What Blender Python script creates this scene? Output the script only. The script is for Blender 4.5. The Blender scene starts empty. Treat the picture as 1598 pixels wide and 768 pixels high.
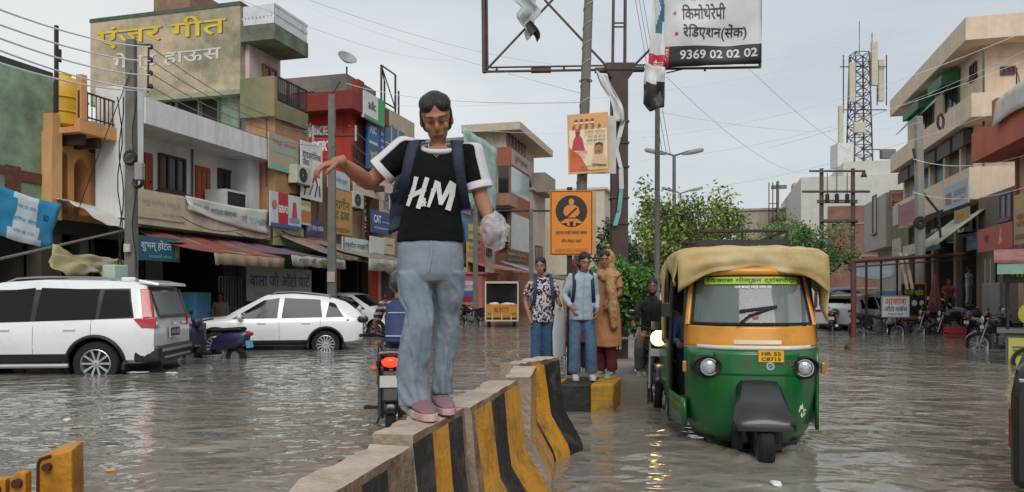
import bpy, bmesh, math, random
from mathutils import Vector, Matrix, noise
R = math.radians
SC = bpy.context.scene
# ---------------------------------------------------------------- camera, sky, sun, exposure
F, CX, HY, H = 1154.0, 799.0, 460.0, 1.38      # focal length in photo pixels, principal column, horizon row, eye height over the water
cam_d = bpy.data.cameras.new('camera'); cam = bpy.data.objects.new('camera', cam_d); SC.collection.objects.link(cam)
cam.location = (0, 0, H); cam.rotation_euler = (R(90), 0, 0)
cam_d.sensor_width = 36; cam_d.lens = 36 * F / 1598; cam_d.shift_y = (HY - 384) / 1598
cam_d.clip_start = 0.05; cam_d.clip_end = 3000
SC.camera = cam
SUN_EL, SUN_AZ = R(44), R(172)                 # azimuth clockwise from +Y: behind the camera
wd = bpy.data.worlds.new('World'); SC.world = wd; wd.use_nodes = True
nt = wd.node_tree; nd = nt.nodes; lk = nt.links
bg = nd['Background']; bg.inputs['Strength'].default_value = 0.1
sky = nd.new('ShaderNodeTexSky'); sky.sky_type = 'NISHITA'; sky.sun_disc = False
sky.sun_elevation = SUN_EL; sky.sun_rotation = SUN_AZ; sky.dust_density = 4; sky.air_density = 1.5
hs = nd.new('ShaderNodeHueSaturation'); hs.inputs['Saturation'].default_value = 0.35
lk.new(sky.outputs[0], hs.inputs['Color'])
tc = nd.new('ShaderNodeTexCoord'); mp = nd.new('ShaderNodeMapping'); mp.inputs['Scale'].default_value = (1.2, 1.2, 3.5)
nz = nd.new('ShaderNodeTexNoise'); nz.inputs['Scale'].default_value = 1.6; nz.inputs['Detail'].default_value = 5
cr = nd.new('ShaderNodeValToRGB')
cr.color_ramp.elements[0].position = .3; cr.color_ramp.elements[0].color = (4.55, 5.0, 5.5, 1)
cr.color_ramp.elements[1].position = .7; cr.color_ramp.elements[1].color = (6.5, 6.8, 6.95, 1)
mx = nd.new('ShaderNodeMixRGB'); mx.inputs['Fac'].default_value = .88
lk.new(tc.outputs['Generated'], mp.inputs[0]); lk.new(mp.outputs[0], nz.inputs['Vector']); sx = nd.new('ShaderNodeSeparateXYZ'); lk.new(tc.outputs['Generated'], sx.inputs[0])
gx = nd.new('ShaderNodeMath'); gx.operation = 'MULTIPLY_ADD'; gx.inputs[1].default_value = -.38; lk.new(sx.outputs['X'], gx.inputs[0]); lk.new(nz.outputs['Fac'], gx.inputs[2])   # brighter cloud to the west
lk.new(gx.outputs[0], cr.inputs[0])
lk.new(hs.outputs[0], mx.inputs[1]); lk.new(cr.outputs[0], mx.inputs[2]); lk.new(mx.outputs[0], bg.inputs['Color'])
sun_d = bpy.data.lights.new('sun', 'SUN'); sun_d.energy = 1.5; sun_d.angle = R(35); sun_d.color = (1, .97, .92)
sun = bpy.data.objects.new('sun', sun_d); SC.collection.objects.link(sun); sun.location = (0, 0, 40)
sd = Vector((math.sin(SUN_AZ) * math.cos(SUN_EL), math.cos(SUN_AZ) * math.cos(SUN_EL), math.sin(SUN_EL)))
sun.rotation_euler = sd.to_track_quat('Z', 'Y').to_euler()
SC.view_settings.view_transform = 'Standard'; SC.view_settings.look = 'None'
SC.view_settings.exposure = 0.34; SC.view_settings.gamma = 1; SC.view_settings.use_curve_mapping = False
SC.cycles.max_bounces = 6; SC.cycles.diffuse_bounces = 3; SC.cycles.glossy_bounces = 3; SC.cycles.transparent_max_bounces = 8
SC.cycles.use_denoising = True

# ---------------------------------------------------------------- where things stand: the street runs 15.3 degrees to the right of the view
SA, CA = math.sin(R(15.3)), math.cos(R(15.3))
def ST(s, t, z=0.0): return Vector((SA * s + CA * t, CA * s - SA * t, z))
UX, VX, ZX = Vector((SA, CA, 0)), Vector((CA, -SA, 0)), Vector((0, 0, 1))
def P(px, py, Y): return Vector(((px - CX) / F * Y, Y, H - (py - HY) / F * Y))
def W(px, py): Y = H * F / (py - HY); return Vector(((px - CX) / F * Y, Y, 0))
def Spx(px, t): d = (px - CX) / F; return t * (CA + SA * d) / (CA * d - SA)
def Tpx(px, s): d = (px - CX) / F; return s * (CA * d - SA) / (CA + SA * d)
def Yst(s, t): return CA * s - SA * t
def Zt(px, py, t): return H - (py - HY) / F * Yst(Spx(px, t), t)
def Zs(px, py, s): return H - (py - HY) / F * Yst(s, Tpx(px, s))

# ---------------------------------------------------------------- building blocks
def lin(h):
    h = h.lstrip('#'); o = []
    for i in (0, 2, 4):
        c = int(h[i:i+2], 16) / 255; o.append(c / 12.92 if c <= .04045 else ((c + .055) / 1.055) ** 2.4)
    return o
def A(h, k=1.0): return tuple(min(.86, c * k) for c in (lin(h) if isinstance(h, str) else h))
MATS = {}
def mat(name, col, rough=.6, var=.12, scale=4., bump=0., bscale=30., metal=0., stain=None, amt=0., streak=False, coat=0., spec=.5,
        sscale=1.5, trans=0., alpha=1., emit=0., thr=.5, stretch=None):
    if name in MATS: return MATS[name]
    m = bpy.data.materials.new(name); m.use_nodes = True; nt = m.node_tree; nd = nt.nodes; lk = nt.links
    b = nd['Principled BSDF']; c = A(col)
    b.inputs['Roughness'].default_value = rough; b.inputs['Metallic'].default_value = metal
    b.inputs['Specular IOR Level'].default_value = spec
    b.inputs['Coat Weight'].default_value = coat; b.inputs['Coat Roughness'].default_value = .08
    b.inputs['Transmission Weight'].default_value = trans; b.inputs['Alpha'].default_value = alpha
    if emit: b.inputs['Emission Color'].default_value = (*c, 1); b.inputs['Emission Strength'].default_value = emit
    tc = nd.new('ShaderNodeTexCoord'); out = None
    vec = tc.outputs['Object']
    if stretch:
        mp = nd.new('ShaderNodeMapping'); mp.inputs['Scale'].default_value = stretch; lk.new(vec, mp.inputs[0]); vec = mp.outputs[0]
    if var > 0:
        n = nd.new('ShaderNodeTexNoise'); n.inputs['Scale'].default_value = scale; n.inputs['Detail'].default_value = 6; n.inputs['Roughness'].default_value = .65
        lk.new(vec, n.inputs['Vector'])
        r = nd.new('ShaderNodeValToRGB'); r.color_ramp.elements[0].position = .3; r.color_ramp.elements[1].position = .72
        r.color_ramp.elements[0].color = (*[x * (1 - var) for x in c], 1); r.color_ramp.elements[1].color = (*[min(.9, x * (1 + var * .6)) for x in c], 1)
        lk.new(n.outputs['Fac'], r.inputs[0]); out = r.outputs[0]
    else: b.inputs['Base Color'].default_value = (*c, 1)
    if stain and amt > 0:
        n = nd.new('ShaderNodeTexNoise'); n.inputs['Scale'].default_value = sscale; n.inputs['Detail'].default_value = 8; n.inputs['Roughness'].default_value = .7
        if streak:
            mp = nd.new('ShaderNodeMapping'); mp.inputs['Scale'].default_value = (1.5, 1.5, .28); lk.new(tc.outputs['Object'], mp.inputs[0]); lk.new(mp.outputs[0], n.inputs['Vector'])
        else: lk.new(tc.outputs['Object'], n.inputs['Vector'])
        r = nd.new('ShaderNodeValToRGB'); r.color_ramp.elements[0].position = thr - .08; r.color_ramp.elements[1].position = thr + (.3 if streak else .16)
        lk.new(n.outputs['Fac'], r.inputs[0])
        ml = nd.new('ShaderNodeMath'); ml.operation = 'MULTIPLY'; ml.inputs[1].default_value = amt; lk.new(r.outputs[0], ml.inputs[0])
        x = nd.new('ShaderNodeMixRGB'); lk.new(ml.outputs[0], x.inputs[0])
        if out: lk.new(out, x.inputs[1])
        else: x.inputs[1].default_value = (*c, 1)
        x.inputs[2].default_value = (*A(stain), 1); out = x.outputs[0]
    if out:
        lk.new(out, b.inputs['Base Color'])
        if emit: lk.new(out, b.inputs['Emission Color'])
    if bump > 0:
        n = nd.new('ShaderNodeTexNoise'); n.inputs['Scale'].default_value = bscale; n.inputs['Detail'].default_value = 4; lk.new(vec, n.inputs['Vector'])
        bp = nd.new('ShaderNodeBump'); bp.inputs['Strength'].default_value = bump; bp.inputs['Distance'].default_value = .02
        lk.new(n.outputs['Fac'], bp.inputs['Height']); lk.new(bp.outputs[0], b.inputs['Normal'])
    MATS[name] = m; return m
def paint(h): return mat('paint_' + h.strip('#'), h, .5, .1, 6, stain='#5a5348', amt=.25, sscale=2, thr=.55)
def flat(h): return mat('ink_' + h.strip('#'), h, .55, .06, 9)

def wmat(o):
    m = o.matrix_basis.copy(); p = o.parent
    while p is not None: m = p.matrix_basis @ m; p = p.parent
    return m
def basis(x, y, z=None):
    z = z or x.cross(y); return Matrix((x, y, z)).transposed()
class MB:
    def __init__(s): s.v = []; s.f = []; s.m = []
    def add(s, vs, fs, m=0):
        n = len(s.v); s.v += [Vector(a) for a in vs]
        for f in fs: s.f.append([i + n for i in f]); s.m.append(m)
        return s
    def hexa(s, p, m=0):   # 8 corners: bottom 0-3, top 4-7
        return s.add(p, [(3, 2, 1, 0), (4, 5, 6, 7), (0, 1, 5, 4), (1, 2, 6, 5), (2, 3, 7, 6), (3, 0, 4, 7)], m)
    def box(s, c, d, rot=None, m=0):
        c = Vector(c); x, y, z = d[0] / 2, d[1] / 2, d[2] / 2
        q = [Vector(a) for a in ((-x, -y, -z), (x, -y, -z), (x, y, -z), (-x, y, -z), (-x, -y, z), (x, -y, z), (x, y, z), (-x, y, z))]
        if rot is not None: q = [rot @ a for a in q]
        return s.hexa([a + c for a in q], m)
    def st(s, s0, s1, t0, t1, z0, z1, m=0):
        if s0 > s1: s0, s1 = s1, s0
        if t0 > t1: t0, t1 = t1, t0
        return s.hexa([ST(s0, t1, z0), ST(s1, t1, z0), ST(s1, t0, z0), ST(s0, t0, z0), ST(s0, t1, z1), ST(s1, t1, z1), ST(s1, t0, z1), ST(s0, t0, z1)][::1], m) if False else \
            s.hexa([ST(s0, t0, z0), ST(s0, t1, z0), ST(s1, t1, z0), ST(s1, t0, z0), ST(s0, t0, z1), ST(s0, t1, z1), ST(s1, t1, z1), ST(s1, t0, z1)], m)
    def loft(s, rings, m=0, cap=True, closed=True):
        n = len(rings[0]); b = len(s.v); k = len(rings)
        for r in rings: s.v += [Vector(a) for a in r]
        for i in range(k - 1):
            for j in range(n if closed else n - 1):
                j2 = (j + 1) % n
                s.f.append([b + i * n + j, b + i * n + j2, b + (i + 1) * n + j2, b + (i + 1) * n + j]); s.m.append(m)
        if cap and closed:
            s.f.append([b + j for j in range(n)][::-1]); s.m.append(m)
            s.f.append([b + (k - 1) * n + j for j in range(n)]); s.m.append(m)
        return s
    def tube(s, pts, r, n=8, m=0, flatten=1.0, side=None):
        pts = [Vector(p) for p in pts]; k = len(pts)
        rs = r if isinstance(r, (list, tuple)) else [r] * k
        rings = []; px = None
        for i in range(k):
            d = (pts[min(i + 1, k - 1)] - pts[max(i - 1, 0)]).normalized()
            if px is None:
                a = side or (Vector((0, 0, 1)) if abs(d.z) < .9 else Vector((1, 0, 0)))
                px = (a - d * a.dot(d)).normalized()
            else: px = (px - d * px.dot(d)).normalized()
            py = d.cross(px)
            rings.append([pts[i] + (px * math.cos(2 * math.pi * j / n) + py * math.sin(2 * math.pi * j / n) * flatten) * rs[i] for j in range(n)])
        return s.loft(rings, m)
    def cyl(s, a, b, r, r2=None, n=14, m=0): return s.tube([a, b], [r, r if r2 is None else r2], n, m)
    def disc_ring(s, c, ax, prof, n=24, m=0):   # revolve profile [(radius, along axis)] (closed loop) around axis
        c = Vector(c); ax = Vector(ax).normalized(); a = ax.orthogonal().normalized(); b2 = ax.cross(a); b = len(s.v); k = len(prof)
        for j in range(n):
            d = a * math.cos(2 * math.pi * j / n) + b2 * math.sin(2 * math.pi * j / n)
            s.v += [c + d * p[0] + ax * p[1] for p in prof]
        for j in range(n):
            j2 = (j + 1) % n
            for i in range(k):
                i2 = (i + 1) % k; s.f.append([b + j * k + i, b + j2 * k + i, b + j2 * k + i2, b + j * k + i2]); s.m.append(m)
        return s
    def ell(s, c, r, rot=None, n=14, k=9, m=0):
        c = Vector(c); rings = []
        for i in range(1, k):
            a = math.pi * i / k; rr = [Vector((r[0] * math.sin(a) * math.cos(2 * math.pi * j / n), r[1] * math.sin(a) * math.sin(2 * math.pi * j / n), -r[2] * math.cos(a))) for j in range(n)]
            rings.append([c + ((rot @ q) if rot is not None else q) for q in rr])
        return s.loft(rings, m)
    def prism(s, poly, o, ax, ay, dep, m=0):
        o = Vector(o); ax = Vector(ax); ay = Vector(ay); dep = Vector(dep); n = len(poly)
        a = [o + ax * p[0] + ay * p[1] for p in poly]; b = [q + dep for q in a]
        return s.add(a + b, [list(range(n))[::-1], list(range(n, 2 * n))] + [[i, (i + 1) % n, n + (i + 1) % n, n + i] for i in range(n)], m)
    def sheet(s, grid, m=0, th=0.0, nrm=None):
        k = len(grid); n = len(grid[0]); b = len(s.v)
        for r in grid: s.v += [Vector(q) for q in r]
        for i in range(k - 1):
            for j in range(n - 1): s.f.append([b + i * n + j, b + i * n + j + 1, b + (i + 1) * n + j + 1, b + (i + 1) * n + j]); s.m.append(m)
        return s
    def build(s, name, mats, parent=None, smooth=None, bevel=0., recalc=True, remesh=0., solid=0., sub=0, decim=0):
        me = bpy.data.meshes.new(name); vs = s.v
        o = bpy.data.objects.new(name, me)
        if parent is not None:
            o.parent = parent; inv = wmat(parent).inverted(); vs = [inv @ q for q in vs]
        elif vs:
            lo = Vector([min(q[i] for q in vs) for i in range(3)]); hi = Vector([max(q[i] for q in vs) for i in range(3)])
            base = Vector(((lo.x + hi.x) / 2, (lo.y + hi.y) / 2, lo.z)); o.location = base; vs = [q - base for q in vs]
        me.from_pydata([tuple(q) for q in vs], [], s.f)
        mats = mats if isinstance(mats, (list, tuple)) else [mats]
        for m in mats: me.materials.append(m)
        me.polygons.foreach_set('material_index', s.m)
        if recalc:
            bm = bmesh.new(); bm.from_mesh(me); bmesh.ops.recalc_face_normals(bm, faces=bm.faces); bm.to_mesh(me); bm.free()
        if remesh:
            q = o.modifiers.new('remesh', 'REMESH'); q.mode = 'VOXEL'; q.voxel_size = remesh; q.use_smooth_shade = True
            q = o.modifiers.new('smooth', 'SMOOTH'); q.factor = .5; q.iterations = 4
        if solid: q = o.modifiers.new('solid', 'SOLIDIFY'); q.thickness = solid; q.offset = 0
        if sub: q = o.modifiers.new('sub', 'SUBSURF'); q.levels = q.render_levels = sub
        if bevel: q = o.modifiers.new('bevel', 'BEVEL'); q.width = bevel; q.segments = 2; q.limit_method = 'ANGLE'; q.angle_limit = R(40)
        if smooth is not None:
            me.polygons.foreach_set('use_smooth', [True] * len(me.polygons))
            if smooth < 180: me.set_sharp_from_angle(angle=R(smooth))
        SC.collection.objects.link(o); return o
def tag(o, label=None, cat=None, group=None, kind=None):
    for k, v in (('label', label), ('category', cat), ('group', group), ('kind', kind)):
        if v: o[k] = v
    return o
def thing(name, label, cat, loc=(0, 0, 0), rotz=0., group=None):
    o = bpy.data.objects.new(name, None); SC.collection.objects.link(o)
    o.location = loc; o.rotation_euler = (0, 0, rotz); o.empty_display_size = .2
    return tag(o, label, cat, group)
def dup(root, loc, rotz=0., label=None, group=None, scale=None):
    r = root.copy(); SC.collection.objects.link(r); r.location = loc; r.rotation_euler = (0, 0, rotz)
    if scale: r.scale = (scale,) * 3
    if label: r['label'] = label
    if group: r['group'] = group
    for ch in [o for o in SC.collection.objects if o.parent == root]:
        c = ch.copy(); SC.collection.objects.link(c); c.parent = r
        for g in [o for o in SC.collection.objects if o.parent == ch]:
            d = g.copy(); SC.collection.objects.link(d); d.parent = c
    return r
def carve(o, cutters):      # cut openings into a mesh for good; cutters are thrown away
    for c in cutters:
        q = o.modifiers.new('cut', 'BOOLEAN'); q.operation = 'DIFFERENCE'; q.solver = 'EXACT'; q.object = c
    dg = bpy.context.evaluated_depsgraph_get(); dg.update()
    me = bpy.data.meshes.new_from_object(o.evaluated_get(dg), depsgraph=dg); o.modifiers.clear(); o.data = me
    for c in cutters: bpy.data.objects.remove(c)
    return o
# lettering: text turned into thin solid mesh lying on a surface; o = lower left, ax = reading direction, ay = up
TXT = {}
def glyphs(body, bold, italic=False):
    if any('\u0900' <= c <= '\u097f' for c in body): bold = min(bold, .011)
    key = (body, bold, italic)
    if key not in TXT:
        cu = bpy.data.curves.new('lettering', 'FONT'); cu.body = body; cu.size = 1; cu.offset = bold; cu.resolution_u = 3; cu.space_line = .95
        if italic: cu.shear = .25
        ob = bpy.data.objects.new('lettering', cu); SC.collection.objects.link(ob)
        me = ob.to_mesh(); vs = [v.co.copy() for v in me.vertices]; fs = [list(p.vertices) for p in me.polygons]
        ob.to_mesh_clear(); bpy.data.objects.remove(ob); bpy.data.curves.remove(cu)
        x0 = min(v.x for v in vs); x1 = max(v.x for v in vs); y0 = min(v.y for v in vs); y1 = max(v.y for v in vs)
        TXT[key] = ([((v.x - x0) / (x1 - x0), (v.y - y0) / (y1 - y0)) for v in vs], fs)
    return TXT[key]
def letters(mb, body, o, ax, ay, w, h, m=0, bold=.02, lift=.004, italic=False, wob=None):
    vs, fs = glyphs(body, bold, italic); n = Vector(ax).cross(Vector(ay)).normalized(); q = []
    for a, b in vs:
        p = Vector(o) + Vector(ax) * (a * w) + Vector(ay) * (b * h) + n * lift
        q.append(wob(p) if wob else p)
    mb.add(q, fs, m)
def board(name, label, o, ax, ay, w, h, col, items, th=.04, group=None, cat='sign', frame=None, parent=None, lift=.004, curl=0., weather=True):
    """A sign board. items: ('t', text, x, y, w, h, colour[, bold]) | ('r', x, y, w, h, colour) | ('e', x, y, rx, ry, colour) | ('p', [(x,y)..], colour), all as fractions."""
    ax = Vector(ax).normalized(); ay = Vector(ay).normalized(); n = ax.cross(ay).normalized(); o = Vector(o)
    b = MB(); bm = [paint(col) if weather else flat(col)]
    b.hexa([o - n * th, o + ax * w - n * th, o + ax * w, o, o + ay * h - n * th, o + ax * w + ay * h - n * th, o + ax * w + ay * h, o + ay * h])
    root = b.build(name, bm, parent)
    if parent is None: tag(root, label, cat, group)
    L = {}; lift_k = {}
    groups = {'emblem': (MB(), []), 'lettering': (MB(), [])}
    for k, it in enumerate(items):
        g = groups['lettering' if it[0] == 't' else 'emblem']; mb, ms = g
        c = it[6] if it[0] == 't' else it[-1]
        mm = flat(c)
        if mm not in ms: ms.append(mm)
        mi = ms.index(mm)
        z = lift + .0016 * k
        if it[0] == 't':
            letters(mb, it[1], o + ax * (it[2] * w) + ay * (it[3] * h), ax, ay, it[4] * w, it[5] * h, mi, it[7] if len(it) > 7 else .02, z + .002)
        elif it[0] == 'r':
            p = o + ax * (it[1] * w) + ay * (it[2] * h) + n * z; mb.add([p, p + ax * it[3] * w, p + ax * it[3] * w + ay * it[4] * h, p + ay * it[4] * h], [(0, 1, 2, 3)], mi)
        elif it[0] == 'e':
            mb.add([o + ax * ((it[1] + it[3] * math.cos(a)) * w) + ay * ((it[2] + it[4] * math.sin(a)) * h) + n * z for a in [2 * math.pi * i / 20 for i in range(20)]], [list(range(20))], mi)
        elif it[0] == 'p':
            mb.add([o + ax * (a * w) + ay * (c2 * h) + n * z for a, c2 in it[1]], [list(range(len(it[1])))], mi)
    for nm, (mb, ms) in groups.items():
        if mb.f: mb.build(nm, ms, root, recalc=False)
    if frame:
        fb = MB(); e = .03
        for (x0, y0, x1, y1) in ((-e, -e, w + e, 0), (-e, h, w + e, h + e), (-e, 0, 0, h), (w, 0, w + e, h)):
            p = o + ax * x0 + ay * y0 - n * (th + .002)
            a1 = ax * (x1 - x0); a2 = ay * (y1 - y0); d = n * (th + .014)
            fb.hexa([p, p + a1, p + a1 + d, p + d, p + a2, p + a1 + a2, p + a1 + a2 + d, p + a2 + d])
        fb.build('frame', flat(frame), root)
    return root
def sign_t(name, label, px0, px1, yt, yb, t, col, items, **k):     # on a wall along the left side of the street, facing it
    s0, s1 = Spx(px0, t), Spx(px1, t); za, zb = Zt(px0, yb, t), Zt(px0, yt, t)
    return board(name, label, ST(s0, t, za), UX, ZX, s1 - s0, zb - za, col, items, **k)
def sign_r(name, label, px0, px1, yt, yb, t, col, items, **k):     # same for the right side: reads towards the viewer
    s0, s1 = Spx(px0, t), Spx(px1, t); za, zb = Zt(px1, yb, t), Zt(px1, yt, t)
    return board(name, label, ST(s0, t, za), -UX, ZX, s0 - s1, zb - za, col, items, **k)
def sign_s(name, label, px0, px1, yt, yb, s, col, items, **k):     # facing back down the street towards the viewer
    t0, t1 = Tpx(px0, s), Tpx(px1, s); za, zb = Zs(px0, yb, s), Zs(px0, yt, s)
    return board(name, label, ST(s, t0, za), VX, ZX, t1 - t0, zb - za, col, items, **k)
rnd = random.Random(7)
# ================================================================ flood water and the ground under it
def water_material():
    m = bpy.data.materials.new('flood_water'); m.use_nodes = True; nt = m.node_tree; nd = nt.nodes; lk = nt.links; b = nd['Principled BSDF']
    b.inputs['Roughness'].default_value = .025; b.inputs['IOR'].default_value = 1.5
    tc = nd.new('ShaderNodeTexCoord')
    n0 = nd.new('ShaderNodeTexNoise'); n0.inputs['Scale'].default_value = .45; n0.inputs['Detail'].default_value = 5; lk.new(tc.outputs['Object'], n0.inputs['Vector'])
    r = nd.new('ShaderNodeValToRGB'); e = r.color_ramp.elements
    e[0].position = .3; e[0].color = (.175, .154, .128, 1); e[1].position = .7; e[1].color = (.26, .232, .198, 1)
    lk.new(n0.outputs['Fac'], r.inputs[0]); lk.new(r.outputs[0], b.inputs['Base Color'])
    prev = None
    mp = nd.new('ShaderNodeMapping'); mp.inputs['Rotation'].default_value = (0, 0, R(12)); mp.inputs['Scale'].default_value = (.75, 1.15, 1)
    lk.new(tc.outputs['Object'], mp.inputs[0])
    for sc, st, ds in ((1.5, 1., .055), (4.2, 1., .022), (14., .7, .0025)):
        n = nd.new('ShaderNodeTexNoise'); n.inputs['Scale'].default_value = sc; n.inputs['Detail'].default_value = 1; n.inputs['Distortion'].default_value = .6
        lk.new(mp.outputs[0], n.inputs['Vector'])
        bp = nd.new('ShaderNodeBump'); bp.inputs['Strength'].default_value = st; bp.inputs['Distance'].default_value = ds
        lk.new(n.outputs['Fac'], bp.inputs['Height'])
        if prev: lk.new(prev, bp.inputs['Normal'])
        prev = bp.outputs[0]
    lk.new(prev, b.inputs['Normal'])
    return m
WATER = water_material()
WAKES = []     # (centre, forward, size, height)
def wave(x, y):
    z = .010 * noise.noise(Vector((x * 1.1, y * 2.1, 0))) + .007 * noise.noise(Vector((x * 2.7 + 5, y * 4.6, 3)))
    for c, fw, sz, hh in WAKES:
        d = Vector((x - c[0], y - c[1])); a = d.dot(fw); l = abs(d.x * fw.y - d.y * fw.x)
        if abs(a) < sz * 5 and l < sz * 4:
            q = l - max(0., -a + sz * .3) * .42 - sz * .35           # the two arms of the bow wave
            amp = hh * math.exp(-(q / (sz * .28)) ** 2) * math.exp(-max(0, -a) / (sz * 2.2)) * math.exp(-(max(0, a - sz * .2) / (sz * .35)) ** 2)
            z += amp * (1 + .9 * noise.noise(Vector((x * 9, y * 9, 7)))) + .35 * hh * math.exp(-(l / sz) ** 2) * math.exp(-abs(a) / sz) * noise.noise(Vector((x * 12, y * 12, 2)))
    return z
def build_water():
    b = MB(); rows = []; y = 1.3
    while y < 60: rows.append(y); y *= 1.011 if y < 14 else 1.03
    N = 230; g = []
    for y in rows:
        g.append([(x, y, wave(x, y) if y < 30 else 0) for x in [(-1.02 + 2.04 * j / N) * y for j in range(N + 1)]])
    b.sheet(g)
    y0 = 60; far = rows[-1]
    e = 1.02
    b.add([(-e * far, far, 0), (e * far, far, 0), (900, 1500, 0), (-900, 1500, 0)], [(0, 1, 2, 3)])
    n = rows[0]
    b.add([(-e * n, n, 0), (-e * far, far, 0), (-900, 1500, 0), (-900, -60, 0), (0, -60, 0), (0, 0, 0)], [(5, 4, 3, 2, 1, 0)])
    b.add([(e * n, n, 0), (e * far, far, 0), (900, 1500, 0), (900, -60, 0), (0, -60, 0), (0, 0, 0)], [(0, 1, 2, 3, 4, 5)])
    b.add([(-e * n, n, 0), (e * n, n, 0), (0, 0, 0)], [(0, 1, 2)])
    o = b.build('flood_water', WATER, smooth=180); tag(o, kind='structure')
    rd = MB(); rd.add([(-900, -60, -.22), (900, -60, -.22), (900, 1500, -.22), (-900, 1500, -.22)], [(0, 1, 2, 3)])
    tag(rd.build('road', mat('asphalt', (.05, .05, .05), .85)), kind='structure')
# ================================================================ helpers for facades
GLASS = mat('window_glass', '#20262a', .12, .25, 2, spec=.7)
DARK = mat('dark_iron', '#2a2523', .55, .2, 8)
def wall_mat(n, c, st='#4d4a42', amt=.55, thr=.5, var=.1, **k): return mat(n, c, .85, var, 2.5, bump=.25, bscale=14, stain=st, amt=amt, streak=True, thr=thr, **k)
def facade_window(root, s0, s1, z0, z1, t, fm, pm=None, bars=2, name='window', face=1, sill=True, grille=False):
    f = MB(); e = .07; k = face
    f.st(s0, s1, t, t + .07 * k, z0, z0 + e); f.st(s0, s1, t, t + .07 * k, z1 - e, z1)
    f.st(s0, s0 + e, t, t + .07 * k, z0 + e, z1 - e); f.st(s1 - e, s1, t, t + .07 * k, z0 + e, z1 - e)
    for i in range(1, bars + 1):
        a = s0 + (s1 - s0) * i / (bars + 1); f.st(a - .03, a + .03, t, t + .065 * k, z0 + e, z1 - e)
    o = f.build(name, fm, root)
    p = MB(); p.st(s0 + e, s1 - e, t, t + .03 * k, z0 + e, z1 - e); p.build('pane', pm or GLASS, o)
    if sill:
        q = MB(); q.st(s0 - .08, s1 + .08, t, t + .14 * k, z0 - .07, z0 - .003); q.build('sill', fm, o)
    if grille:
        q = MB(); n = int((s1 - s0) / .13)
        for i in range(1, n): a = s0 + (s1 - s0) * i / n; q.cyl(ST(a, t + .09 * k, z0), ST(a, t + .09 * k, z1), .01, n=5)
        q.build('grille', DARK, o)
    return o
def end_window(root, t0, t1, z0, z1, s, fm, pm=None, bars=1, name='window'):     # on a wall facing down the street
    f = MB(); e = .07
    f.st(s - .07, s, t0, t1, z0, z0 + e); f.st(s - .07, s, t0, t1, z1 - e, z1); f.st(s - .07, s, t0, t0 + e, z0 + e, z1 - e); f.st(s - .07, s, t1 - e, t1, z0 + e, z1 - e)
    for i in range(1, bars + 1): a = t0 + (t1 - t0) * i / (bars + 1); f.st(s - .06, s, a - .03, a + .03, z0 + e, z1 - e)
    o = f.build(name, fm, root)
    p = MB(); p.st(s - .03, s, t0 + e, t1 - e, z0 + e, z1 - e); p.build('pane', pm or GLASS, o); return o
SHOPIN = mat('shop_interior', '#4a4038', .9, .3, 1.5)
def shop(root, s0, s1, t, z1, depth=3.2, sd=1, stock=True, shelf=True):
    """An open shop front: floor slab, back wall, side walls and shelves of goods; sd is the way the shop faces along t."""
    b = MB(); td = t - depth * sd
    b.st(s0 + .15, s1 - .15, td, td - .15 * sd, 0, z1); b.st(s0, s0 + .12, td, t - .02 * sd, 0, z1); b.st(s1 - .12, s1, td, t - .02 * sd, 0, z1)
    b.st(s0 + .12, s1 - .12, td, t - .05 * sd, -.2, .22); b.build('shop_room', SHOPIN, root)
    if stock:
        rr = random.Random(int(s0 * 97)); g = MB(); cols = ['#7a2a22', '#2d5a7a', '#8a8578', '#a08428', '#3a5a3a', '#40404a', '#9a5a30']
        ms = [flat(c) for c in cols]
        for lv in range(4):
            z = .5 + lv * .6; g.st(s0 + .2, s1 - .2, td, td + .4 * sd, z - .04, z, 2)
            a = s0 + .25
            while a < s1 - .5:
                w = rr.uniform(.12, .4); g.st(a, a + w, td + .003 * sd, td + rr.uniform(.2, .38) * sd, z, z + rr.uniform(.15, .5), rr.randrange(7)); a += w + rr.uniform(.02, .15)
        o = g.build('stocked_shelf', ms, root); o['kind'] = 'stuff'
def railing(root, s0, s1, t, z0, z1, m, step=.13, name='railing', along='s', r=.012):
    b = MB(); n = max(2, int(abs(s1 - s0) / step))
    pt = (lambda a, z: ST(a, t, z)) if along == 's' else (lambda a, z: ST(t, a, z))
    for i in range(n + 1):
        a = s0 + (s1 - s0) * i / n; b.cyl(pt(a, z0), pt(a, z1), r * (2 if i % 6 == 0 else 1), n=5)
    b.cyl(pt(s0, z1), pt(s1, z1), r * 2, n=6); b.cyl(pt(s0, z0 + .08), pt(s1, z0 + .08), r * 1.5, n=6)
    return b.build(name, m, root)
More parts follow.
